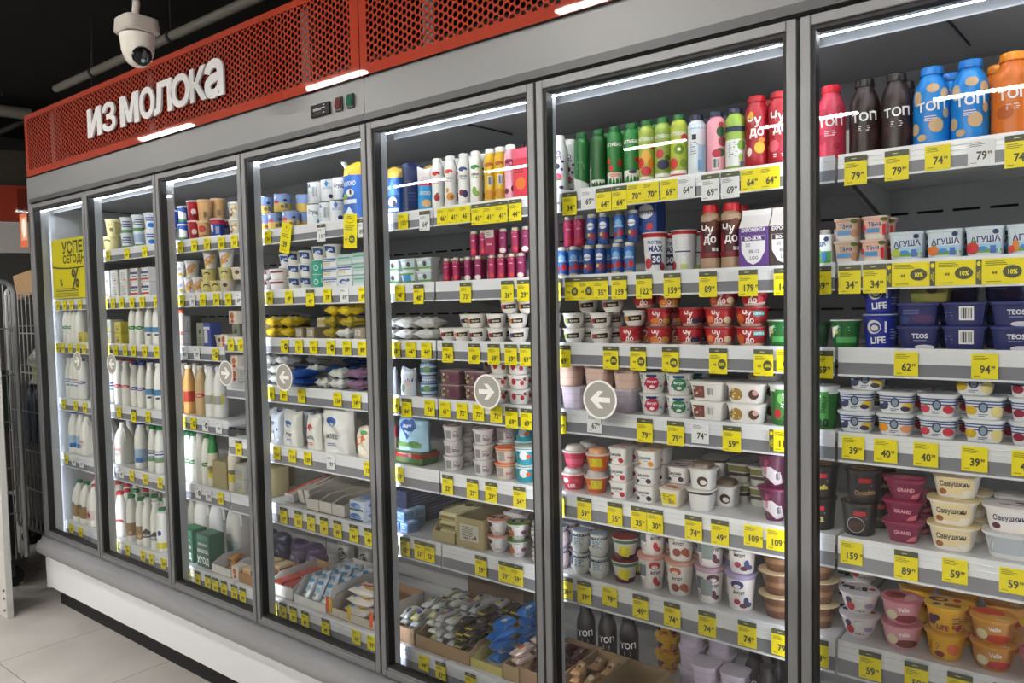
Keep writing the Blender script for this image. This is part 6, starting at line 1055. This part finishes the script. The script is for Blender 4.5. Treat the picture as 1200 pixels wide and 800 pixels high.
for i, (kd, xx, rz_, lb) in enumerate((('long_orange', 1.912, -.03, 'long orange and white carton leaning back beside the kraft case, sixth shelf'), ('long_white', 1.968, 0, 'long white carton beside the orange one, sixth shelf, fourth door'), ('long_white', 2.004, 0, 'long white carton against the first brown tray, sixth shelf, fourth door'))):
    o = spawn(kd, (xx, .262, z6 + .034 + .002 * i), rz_); o.rotation_euler = (.19, 0, rz_); tag(o, lb, 'carton', 'long cartons, sixth shelf, fourth door')
for i, (x0, x1) in enumerate(((2.03, 2.095), (2.099, 2.164), (2.168, 2.233))):
    tray('D', 6, x0, x1, .28, .055, '#8a6c4c', f'brown tray with a white front, {ORD[i]} of three, sixth shelf, fourth door', wall='#d6d3ca', front=.04)
# third door, base
tray('C', 7, 1.385, 1.52, .20, .06, '#a07a50', 'white-sided tray of gold bars, base deck, third door', front=.035, wall='#d4d4d0')
fill(['gold_bar'], 1.397, 1.508, .115, .28, .071, 4, 'white-sided tray, third door', 6)
tray('C', 7, 1.585, 1.76, .18, .05, '#a07a50', 'brown tray of small cartons, base deck, third door', front=.04)
for i, (xx, yy) in enumerate(((1.62, .142), (1.69, .142), (1.62, .225), (1.69, .225))):
    o = link('carton', K['cream_small']['root'], None, (xx, yy, .0705)); tag(o, f"small cream and brown carton, {['near far-end', 'near', 'rear far-end', 'rear'][i]} one in the brown tray", 'carton', 'small cream and brown cartons')

# ------------------------------------------------------------ price tags
TG = []
def tags(door, sh, spec):
    """px:price:style  (y yellow, w white, h dark header, d double, c round mark, s dark side strip)"""
    for tok in spec.split():
        px, price, st = tok.split(':'); px = float(px); W = 42
        if 'd' in st: W = 42 * int(st[st.index('d') + 1])
        if 's' in st: W = 74 if 'c' in st else 52
        if 'n' in st: W = 34
        zz = SZ[1][sh] - .028; X = sx(px, YF - .002, zz); b = bay(X)
        if sh not in SZ[b]: b = 1 if b == 0 else 0
        X = sx(px, YF - .002, SZ[b][sh] - .028); TG.append([door, sh, X, price, st, W, b])
tags('G', 1, '1003:79:yh 1051:79:yh 1099:74:y 1194:74:yh 1150:79:w')
tags('G', 2, '962:49:yh 996:34:yh 1026:34:yh 1066:10%:ysc 1116:10%:ysc 1168:10%:ysc')
tags('G', 3, '964:69:yh 1062:62:y 1154:94:y'); tags('G', 4, '1000:39:y 1038:40:y 1085:40:y 1142:39:y 1202:40:y')
tags('G', 5, '998:159:y 1062:89:yh 1119:59:y 1187:59:y'); tags('G', 6, '959:79:yh 1020:59:yh 1074:59:yh 1125:49:yh 1180:49:yh')
tags('F', 1, '650:84:w 668:34:yh 690:69:w 708:64:yh 727:64:yh 753:70:yd2 785:69:y 804:64:w 833:69:wh 856:69:wh 891:64:yd2')
tags('F', 2, '651:22:yhn 680:35:yd2hc 703:35:yh 726:159:yh 755:122:yh 788:159:yh 830:89:yh 877:179:yh 919:149:yh')
tags('F', 3, '661:69:yh 716:30%:yhc 748:30%:yhc 786:40%:yhc 842:50%:yhc 895:60%:yhc 922:69:y')
tags('F', 4, '656:69:yh 697:67:w 756:79:yh 792:79:yh 821:74:w 858:59:yh 916:119:ys')
tags('F', 5, '654:48:yh 685:59:yh 721:35:yh 749:35:yh 768:30:yh 813:74:yh 844:49:yh 883:109:y 910:109:y')
tags('F', 6, '664:39:yh 685:39:yh 715:79:y 751:49:yh 788:74:yh 829:74:yh 876:74:yh 916:79:yh')
tags('E', 1, '473:150:y 498:64:wh 519:46:y 532:41:y 545:46:y 560:41:yh 574:41:yh 588:41:yh 604:44:yh')
tags('E', 2, '469:48:y 491:48:yh 546:73:yh 595:36:yh 614:29:yh'); tags('E', 3, '464:58:y 482:44:y 500:44:y 525:74:yh 556:69:yh 579:69:yh 599:69:yh 617:69:yh')
tags('E', 4, '463:19:y 477:84:yh 504:74:y 522:61:y 542:72:y 561:72:y 582:72:y 600:69:yh 618:69:yh')
tags('E', 5, '468:219:y 525:23:yh 554:29:yh 576:29:yh 609:54:yh'); tags('E', 6, '461:42:yh 475:42:yh 492:53:yh 504:52:yh 564:59:yh 592:59:yh 606:59:yh'); tags('E', 7, '497:44:y 517:37:yh 552:49:yh 590:39:yh')
tags('D', 1, '314:134:y 377:110:wh 424:89:wh'); tags('D', 2, '305:75:y 316:79:y 339:49:y 364:49:yh 384:59:y 404:69:w 426:69:y')
tags('D', 3, '334:30%:yc 351:92:y 368:92:y 388:40%:yc 407:89:y 425:89:y'); tags('D', 4, '308:99:y 318:69:y 333:87:y 354:119:y 396:134:y 418:149:y')
tags('D', 5, '325:154:y 343:119:y 361:129:y 388:199:w 432:139:y'); tags('D', 6, '312:59:yh 333:59:yh 350:35:yh 365:45:yh 380:49:yh 396:49:yh 415:44:yh 433:49:yh'); tags('D', 7, '321:109:yh 332:79:yh 344:79:yh 358:89:yh 382:49:yh 418:44:y 436:39:y')
tags('C', 1, '212:74:y 228:79:y 243:79:y 260:84:y 275:74:y'); tags('C', 2, '213:89:y 226:79:w 238:72:y 254:89:y 268:99:y 280:69:w')
tags('C', 3, '217:87:w 231:79:w 253:40%:yc 271:59:y 283:55:y'); tags('C', 4, '215:119:y 227:40%:yc 241:99:wc 257:79:w'); tags('C', 5, '233:99:wc 245:79:w 259:115:y 280:99:yh'); tags('C', 7, '220:99:yh 232:99:yh 244:69:yh 253:69:yh 263:69:yh 275:79:yh 285:79:yh')
tags('B', 1, '118:44:y 127:54:y 149:49:y 170:47:y'); tags('B', 2, '117:69:y 124:69:y 133:79:y 143:79:y 155:49:y 167:59:y 184:59:y')
tags('B', 3, '121:69:y 127:69:y 136:79:y 147:69:y 157:69:y 170:79:y 184:79:y'); tags('B', 4, '124:89:y 140:79:y 157:89:yh 174:99:y'); tags('B', 5, '124:99:w 132:89:w 143:99:w 155:79:y 171:79:y 188:109:y')
tags('B', 7, '136:79:y 150:79:y 168:69:y 178:69:y 192:99:y'); tags('A', 2, '68:59:y 76:59:y 84:69:y 94:69:y'); tags('A', 3, '68:49:y 74:59:y 83:69:y 92:69:y 99:69:y'); tags('A', 4, '75:79:y 89:79:y 100:69:y'); tags('A', 5, '78:99:y 87:89:w 96:89:w'); tags('A', 7, '84:79:y 95:79:y')
TL = defaultdict(list)
def tcol(st): return 'white' if 'w' in st else 'yellow'
def tstyle(st): return ('wide ' if 'd' in st else '') + tcol(st) + ' price tag' + (' with dark top' if 'h' in st else ' with dark side strip' if 's' in st else '')
byrail = defaultdict(list)
for t in TG: byrail[t[6], t[1]].append(t)
for g in byrail.values():
    g.sort(key=lambda t: t[2])
    for _ in range(60):
        for a, c in zip(g, g[1:]):
            need = (a[5] + c[5]) / 2000 + .0006
            if c[2] - a[2] < need: d = (need - c[2] + a[2]) / 2 + 1e-5; a[2] -= d; c[2] += d
for t in TG: TL[tstyle(t[4]), t[3], t[0], t[1]].append(t)
for g in TL.values(): g.sort(key=lambda t: t[2])
for door, sh, X, price, st, W, b in [tuple(t) for t in TG]:
    zs = SZ[b][sh]; g = TL[tstyle(st), price, door, sh]; idx = [i for i, t in enumerate(g) if abs(t[2] - X) < 1e-9][0]
    top = zs - .004 - (.011 if 'h' in st else 0)
    o = link('price_tag', tag_mesh(st, price, W), None, (X, YF - .0042, top))
    lb = f"{ORD[idx] + ' ' if len(g) > 1 else ''}{tstyle(st)} reading {price}, {SHN[sh]} rail, {DN[door]} door"
    tag(o, lb, 'price tag', f"price tags along the {SHN[sh]} rail, {DN[door]} door")
# two long sale cards hanging from the top rail of the fourth door, and the poster behind the first
def card(px, z0, w, h, rot, label, dec):
    mb = MB(); mb.box(-w / 2, w / 2, -.0005, .0005, -h, 0, I(YEL)); flat(mb, dec, lambda u, v, o: (u, -.0005 - o, v), .0002)
    o = mb.build('sale_card', loc=(sx(px, .068, z0 - h / 2), .068, z0)); o.rotation_euler = (0, rot, 0); tag(o, label, 'sale card', 'long sale cards on the top rail')
card(337, 1.428, .058, .104, .22, 'tilted yellow sale card reading 139 hanging over the top rail, fourth door', [('e', 0, -16, 34, 26, '#8a8420'), ('e', 0, -15, 32, 24, YEL), ('t', 0, -14, 9, '#55502a', '%'), ('lines', 0, -38, 44, 3, 5, '#8a8420'), ('t', -4, -72, 20, '#4a4c34', '139', 0, .8), ('lines', 4, -94, 40, 1, 4, '#8a8420')])
card(411, 1.430, .062, .108, .05, 'straight yellow sale card with a dark round mark on the top rail, fourth door', [('e', 0, -16, 40, 26, '#8a8420'), ('e', 0, -15, 38, 24, YEL), ('lines', 0, -8, 28, 2, 5, '#6b6630'), ('lines', 0, -38, 48, 4, 5, '#8a8420'), ('e', 10, -80, 28, 28, '#55573f'), ('t', 10, -80, 9, YEL, '40%', 0, .8), ('t', -18, -80, 8, '#8a8420', '149', 0, .8)])
px0, px1 = .062, .53
mb = MB(); W_ = (px1 - px0) * 1000; mb.box(0, W_ / 1000, -.0008, .0008, 0, .29, I('#e6d81a'))
flat(mb, [('t', W_ * .58, 246, 56, '#3a3c2c', 'УСПЕЙ', 0, 1.12), ('e', W_ * .5, 158, W_, 34, '#4a4a30'), ('e', W_ * .5, 168, W_ * .99, 40, '#e6d81a'), ('t', W_ * .58, 190, 38, '#3a3c2c', 'СЕГОДНЯ', 0, 1.12), ('t', W_ * .56, 98, 90, '#4a4c34', '%'), ('t', W_ * .22, 78, 34, '#4a4c34', '%'), ('t', W_ * .89, 98, 60, '#4a4c34', '%'), ('lines', W_ * .38, 46, W_ * .6, 2, 10, '#5a5a34'), ('lines', W_ * .38, 24, W_ * .6, 3, 7, '#7a7840')], lambda u, v, o: (u, -.0008 - o, v), .0002)
o = mb.build('sale_poster', loc=(px0, .066, 1.208)); tag(o, 'large yellow sale poster with percent signs behind the first glass door', 'poster')
# ---------------------------------------------------- ceiling and far end
def cctv():
    c = CAM + FWD * 2.45 + RGT * ((161 - 600) / FPX * 2.45) - UPV * ((47 - 400) / FPX * 2.45)
    r = empty('dome_camera', tuple(c)); r.scale = (.84, .84, .84); tag(r, 'white ceiling security camera on a post in front of the lettered panel', 'security camera')
    wh = M('#cfcac2', .45); B = MB()
    # junction box (hexagonal, tilted a little towards the lens side)
    H = [(-.066, .012), (.062, .0), (.070, .012), (.070, .035), (.058, .050), (-.066, .050)]
    bx = Body([(.020, .062), (.026, .068), (.075, .064), (.079, .058)], [(-1, M('#b4aea6', .5))], 5, 1, 28); bx.into(B); B.build('junction_box', r)
    m = MB(); D = Body([(-.012, .060), (.0, .063), (.016, .062), (.019, .055)], [(-1, wh)], 2, 1, 28); D.into(m)
    ball = Body([(-.104, .006), (-.100, .022), (-.088, .038), (-.068, .050), (-.042, .058), (-.012, .060)], [(-1, wh)], 2, 1, 28); ball.into(m); m.build('turret', r)
    d = (RGT * .62 - FWD * .62 - UPV * .52).normalized(); e = MB(); Q = d.to_track_quat('Z', 'Y').to_matrix().to_4x4(); ctr = Vector((0, 0, -.046)) + d * .047
    L = Body([(0, .036), (.012, .035), (.018, .031), (.021, .022), (.022, .010)], [(-1, M('#0b0b0c', .12))], 2, 1, 24); L.into(e); e.v = [tuple(Q @ Vector(v) + ctr) for v in e.v]; o = e.build('lens_window', r)
    g = MB(); L2 = Body([(.0215, .009), (.0235, .007)], [(-1, M('#8fa0a0', .2))], 2, 1, 14); L2.into(g); g.v = [tuple(Q @ (Vector(v) + Vector((0, -.012, -.001))) + ctr) for v in g.v]; g.build('infrared_light', o)
    p = MB(); p.tube([(-.012, 0, .062), (-.012, 0, (3.0 - c.z) / .84)], .0095, M('#77777a', .25, .8, 'metal', 90, .03)); p.build('post', r)
    k = MB(); k.tube([(.015, -.01, .06), (.02, -.012, .10), (.03, -.012, .13), (.018, -.008, .16), (-.004, 0, .19), (-.02, .0, (3.0 - c.z) / .84)], .013, M('#bdb8b0', .5)); k.build('cable_sleeve', r)
cctv()
def pipe(pts, r, label, col='#8f8c84', name='ceiling_pipe', clips=()):
    o = empty(name, pts[0]); b = Vector(pts[0]); m = MB(); m.tube([Vector(p) - b for p in pts], r, M(col, .5, .1, scale=20), 14); m.build('pipe_run', o)
    d = Vector(pts[-1]) - b
    for f in clips:
        q = d * f; c = MB(); c.tube([q - d.normalized() * .012, q + d.normalized() * .012], r * 1.25, M('#2a2a2a', .6), 14)
        c.tube([q + Vector((0, 0, r)), Vector((q.x, q.y, 3.0 - b.z))], .005, M('#2a2a2a', .6), 6); c.build('hanger_clip', o)
    tag(o, label, 'pipe', 'pipes under the dark ceiling'); return o
def atp(px, py, dep): return tuple(CAM + FWD * dep + RGT * ((px - 600) / FPX * dep) - UPV * ((py - 400) / FPX * dep))
pipe([atp(66, 104, 5.2), atp(330, -16, 3.6)], .026, 'pale conduit slanting up behind the ceiling camera', '#86837b', clips=(.22, .6))
pipe([atp(-40, 8, 6.5), atp(146, 62, 5.6)], .016, 'thin grey pipe ending near the ceiling camera', '#77746e')
pipe([atp(-60, 122, 6.2), atp(36, 134, 6.6)], .050, 'thick pale duct at the dark far end above the red panel', '#8d8a82')
pipe([atp(-50, 178, 6.8), atp(34, 140, 7.0)], .03, 'grey duct slanting below the thick pale duct', '#55524d')
pipe([atp(2, 60, 6.4), atp(2, 112, 6.4)], .006, 'thin dark hanging rod at the far end', '#3a3936', 'hanging_rod')
pipe([atp(107, 22, 5.4), atp(107, 100, 5.4)], .006, 'thin dark hanging rod between the pipes', '#3a3936', 'hanging_rod')
# perpendicular case at the far end: red sheet, grey fascia, dark front
mb = MB(); mb.box(-.02, .02, -1.2, 1.3, .0, .36, PERF)
mb = MB(); mb.box(-1.2, 1.2, -.002, 0, 0, .30, PERF); mb.box(-1.2, 1.2, 0, .02, .288, .30, M('#982a08', .5))
o = mb.build('perforated_fascia', loc=(-3.1, 1.0, 1.93)); o.rotation_euler = (0, 0, math.radians(62)); tag(o, 'small stretch of perforated red panel on the far cross aisle', 'fascia panel', 'perforated red panels')
r = empty('far_display_case', (-3.1, 1.02, ZF)); r.rotation_euler = (0, 0, math.radians(62)); tag(r, 'dark far display case with a grey fascia under the small red panel', 'display fridge')
mb = MB(); mb.box(-1.2, 1.2, .0, .5, 2.02, 2.285, M('#a7a5a2', .45)); mb.build('header', r)
mb = MB(); mb.box(-1.2, 1.2, .04, .5, .0, 2.02, M('#2b2a29', .7)); mb.build('cabinet_body', r)
mb = MB(); mb.box(-1.25, 1.25, .1, .18, 2.30, 2.9, M('#6e6a65', .8)); mb.box(-.2, .3, .05, .1, 2.3, 2.9, M('#3a332b', .8)); o = mb.build('bulkhead', loc=(-3.1, 1.05, ZF)); o.rotation_euler = (0, 0, math.radians(62)); o['kind'] = 'structure'; o.name = 'wall_bulkhead'
# poster clipped to the end of the case
mb = MB(); mb.box(0, .085, 0, .003, 0, .17, M('#e6a98c', .4)); flat(mb, [('r', 42, 160, 84, 18, '#d86a3a'), ('r', 42, 18, 84, 36, '#d0602c'), ('r', 6, 90, 12, 160, '#d86a3a'), ('e', 50, 96, 54, 96, '#f4efe6')], lambda u, v, o: (u, -o, v))
o = mb.build('orange_poster', loc=(-.104, -.012, 1.47)); tag(o, 'orange and white poster sticking out past the far end of the fridge', 'poster')
# -------------------------------------------------------- roll containers
GAL = M('#b0b3b6', .35, .5, 'metal', 120, .05); BLK = M('#18181a', .6)
def rollcage(x0, x1, y0, y1, label, ztop=1.31, zb=-.2):
    cx, cy = (x0 + x1) / 2, (y0 + y1) / 2; r = empty('roll_cage', (cx, cy, ZF)); tag(r, label, 'roll cage', 'roll cages past the far end of the fridge')
    w, d = (x1 - x0) / 2, (y1 - y0) / 2; H = ztop - ZF; b = zb - ZF
    m = MB(); m.box(-w, w, -d, d, b - .03, b, M('#3a3b3d', .6), .004); m.build('base_frame', r)
    for sx_ in (-1, 1):
        m = MB(); R = .06
        m.tube([(sx_ * w, -d, b)] + [(sx_ * w, -d, H - R)] + [(sx_ * w, -d + R * (1 - math.cos(t)), H - R + R * math.sin(t)) for t in (.4, .8, 1.2, PI / 2)] + [(sx_ * w, d - R * (1 - math.cos(t)), H - R + R * math.sin(t)) for t in (PI / 2, 1.2, .8, .4)] + [(sx_ * w, d, H - R), (sx_ * w, d, b)], .014, GAL, 10)
        n = 6
        for i in range(1, n): m.tube([(sx_ * w, -d, b + (H - b) * i / n), (sx_ * w, d, b + (H - b) * i / n)], .004, GAL, 6)
        for i in range(1, 7): m.tube([(sx_ * w, -d + 2 * d * i / 7, b), (sx_ * w, -d + 2 * d * i / 7, H - .01)], .003, GAL, 6)
        m.build('side_grid', r)
    m = MB()
    for i in range(1, 7): m.tube([(-w, -d, b + (H - .05 - b) * i / 6), (w, -d, b + (H - .05 - b) * i / 6)], .004, GAL, 6)
    for i in range(1, 10): m.tube([(-w + 2 * w * i / 10, -d, b), (-w + 2 * w * i / 10, -d, H - .05)], .0028, GAL, 6)
    m.build('front_grid', r)
    for sx_ in (-1, 1):
        for sy in (-1, 1):
            m = MB(); m.prism([(0, .005)] + [(.055 * math.sin(t) * 1, .058 + .055 * -math.cos(t)) for t in [2 * PI * i / 20 for i in range(20)]][1:], -.016, .016, BLK)
            m.box(-.02, .02, -.01, .01, .058, b - .03, M('#4a4b4d', .5)); m.v = [(x + sx_ * (w - .05), y + sy * (d - .06), z) for x, y, z in m.v]; m.build('caster', r)
    for zz in (.35, .62, .95, 1.25):
        m = MB(); m.box(w - .026, w + .026, -d - .024, -d + .024, zz - .028, zz + .028, BLK, .006); m.build('clamp', r)
rollcage(-1.28, -.66, .30, .90, 'loaded wire roll cage just past the far end of the fridge')
rollcage(-1.12, -.42, -.13, .05, 'nearer empty-fronted roll cage with black clamps behind the white panel')
mb = MB(); mb.box(-.34, 0, 0, .03, 0, 1.5, M('#c9c8c4', .5), .002)
r = mb.build('white_end_panel', loc=(.02, -.20, ZF)); tag(r, 'white metal upright panel at the very edge of the aisle floor', 'panel')
for zz in (.04, .10, .14):
    m = MB(); m.tube([(-.02, -.0005, zz), (-.02, -.006, zz)], .006, M('#777', .4, .6), 8); m.build('bolt', r)
zc = -.199
for i, (xx, yy) in enumerate(((-.52, .34), (-.62, .34), (-.72, .34), (-.82, .34), (-.52, .46), (-.62, .46))):
    pass
bottle('far_water', 'tall dark blue water bottle in the far roll cage', .36, .042, '#2a3446', '#1a2030', [('r', 0, 150, 100, 100, '#343f55')], neck=.4, sh=.62, caph=.07, name='water_bottle')
brick('crate_dark', 'dark plastic crate at the bottom of the far roll cage', .50, .5, .30, '#1c1d20', [('r', x, 150, 6, 260, '#34363a') for x in range(-220, 240, 40)], [('r', x, 150, 6, 260, '#34363a') for x in range(-220, 240, 40)], name='plastic_crate', cat='crate')
brick('crate_grey', 'grey shrink-wrapped block in the middle of the far roll cage', .50, .5, .22, '#3a3c40', [('r', x, 110, 4, 200, '#55585c') for x in range(-220, 240, 30)], name='wrapped_block', cat='block')
brick('card_open', 'open brown cardboard box on top of the far roll cage', .22, .26, .15, '#a98a64', (), (), (), name='cardboard_box', cat='box', mat=CB('#a98a66'))
pillow('salad_bag', 'clear bag with green and yellow contents in the far roll cage', .30, .24, .24, '#8d9088', [('e', 20, 80, 120, 70, '#a09a2a'), ('e', -60, 90, 90, 60, '#4f6a3a'), ('lines', 0, 190, 160, 4, 14, '#b4b8b4')], 'produce_bag', 'bag', seed=41, wob=.16)
def put(kind, x, y, z, rz=0., label=None, group=None):
    k = K[kind]; o = spawn(kind, (x, y, z), rz)
    tag(o, label or k['desc'], k['cat'], group); return o
put('crate_dark', -.975, .60, zc); put('crate_grey', -.975, .60, zc + .302)
i = 0
for yy in (.385, .485, .585):
    for xx in (-.79, -.89, -.99, -1.09, -1.19):
        put('far_water', xx, yy, zc + .525, 0, 'tall dark blue water bottle in the far roll cage', 'dark blue water bottles in the far roll cage')
put('salad_bag', -1.05, .48, zc + .89, .2)
o = put('card_open', -1.07, .47, zc + 1.45, .35); o.rotation_euler = (0, -.22, .35)
mb = MB(); mb.box(-.27, .27, -.2, .2, 0, .004, M('#5a5c60', .4, .5))
o = mb.build('wire_tray', loc=(-.975, .60, zc + 1.40)); tag(o, 'flat metal tray under the brown box on the far roll cage', 'tray')
for i, (z_, c_) in enumerate(((.0, '#2c3036'), (.36, '#5a5048'), (.70, '#3a4a3a'))):
    brick('near_load%d' % i, 'stock', .55, .15, .33, c_, [('e', x, 160, 90, 200, c2) for x, c2 in ((-200, '#4a4e54'), (-60, '#6a6660'), (80, '#454a44'), (210, '#5c5650'))], name='wrapped_stock', cat='wrapped stock')
    put('near_load%d' % i, -.78, -.04, zc + z_, 0, ['dark wrapped stock at the bottom of the nearer roll cage', 'brownish wrapped stock in the middle of the nearer roll cage', 'dark green wrapped stock at the top of the nearer roll cage'][i])
# sign on the far side of the aisle, seen only as a reflection in the glass
mb = MB(); mb.box(-1.1, 1.1, -.04, 0, -.16, .16, M('#4a4540', .6))
flat(mb, [('t', 0, 0, 96, '#e8e6e2', 'просто вкусно')], lambda u, v, o: (-u, o, v)); r = mb.build('aisle_sign', loc=(3.30, -2.5, 1.61)); tag(r, 'grey aisle sign across the aisle with pale lettering, mirrored in the glass', 'sign')
for s_ in (-.9, .9):
    m = MB(); m.tube([(s_, -.02, .16), (s_, -.02, 3.0 - 1.61)], .006, M('#333'), 6); m.build('hanging_rod', r)
# ------------------------------------------------------ lights and camera
def lamp(x0, x1, y, z, label, emit=62.):
    r = empty('linear_lamp', ((x0 + x1) / 2, y, z)); w = x1 - x0
    tag(r, label, 'lamp', 'linear lamps over the aisle')
    mb = MB(); mb.box(-w / 2, w / 2, -.03, .03, 0, .03, M('#d8d8d8', .4), .003); mb.build('housing', r)
    mb = MB(); n = max(4, int(w / .05))
    for i in range(n): mb.box(-w / 2 + (i + .06) * w / n, -w / 2 + (i + .94) * w / n, -.022, .022, -.008, 0, M('#fffaf2', emit=emit))
    mb.build('diffuser', r)
    mb = MB()
    for s in (-1, 1): mb.tube([(s * w * .4, 0, .03), (s * w * .4, 0, 3.0 - z)], .003, M('#333'), 5)
    mb.build('hanger', r)
for i, (a, b) in enumerate(((-1.2, -.55), (-.06, .45), (1.33, 1.83), (2.38, 3.0), (3.42, 4.05), (4.6, 5.2))):
    lamp(a, b, -3.6, 2.3, 'white linear lamp hanging over the far side of the aisle', 210.)
for a, b in ((-1.8, -1.05), (.28, .85), (2.2, 2.8), (4.2, 4.8)):
    lamp(a, b, -1.5, 2.5, 'white linear lamp hanging along the aisle in front of the fridge')
lamp(-3.9, -3.3, -2.6, 2.5, 'unseen white fill lamp added beyond the far end of the fridge')  # extra lamp added to brighten the roll cages and the far case
lamp(-3.45, -3.2, -2.4, 2.3, 'short white linear lamp far down the aisle')
w = bpy.data.worlds.new('World'); SC.world = w; w.use_nodes = True
w.node_tree.nodes['Background'].inputs[0].default_value = (.9, .95, 1, 1); w.node_tree.nodes['Background'].inputs[1].default_value = .05
cd = bpy.data.cameras.new('camera'); co = bpy.data.objects.new('camera', cd); COL.objects.link(co)
cd.sensor_width = 36; cd.lens = 36 * FPX / 1200; cd.clip_start = .05
co.matrix_world = Matrix(((RGT.x, UPV.x, -FWD.x, CAM.x), (RGT.y, UPV.y, -FWD.y, CAM.y), (RGT.z, UPV.z, -FWD.z, CAM.z), (0, 0, 0, 1)))
SC.camera = co
vs = SC.view_settings; vs.view_transform = 'Standard'; vs.look = 'None'; vs.gamma = 1; vs.exposure = 1.6; vs.use_curve_mapping = False
SC.cycles.use_denoising = True
SC.cycles.max_bounces = 8; SC.cycles.transparent_max_bounces = 16; SC.cycles.caustics_reflective = False; SC.cycles.caustics_refractive = False
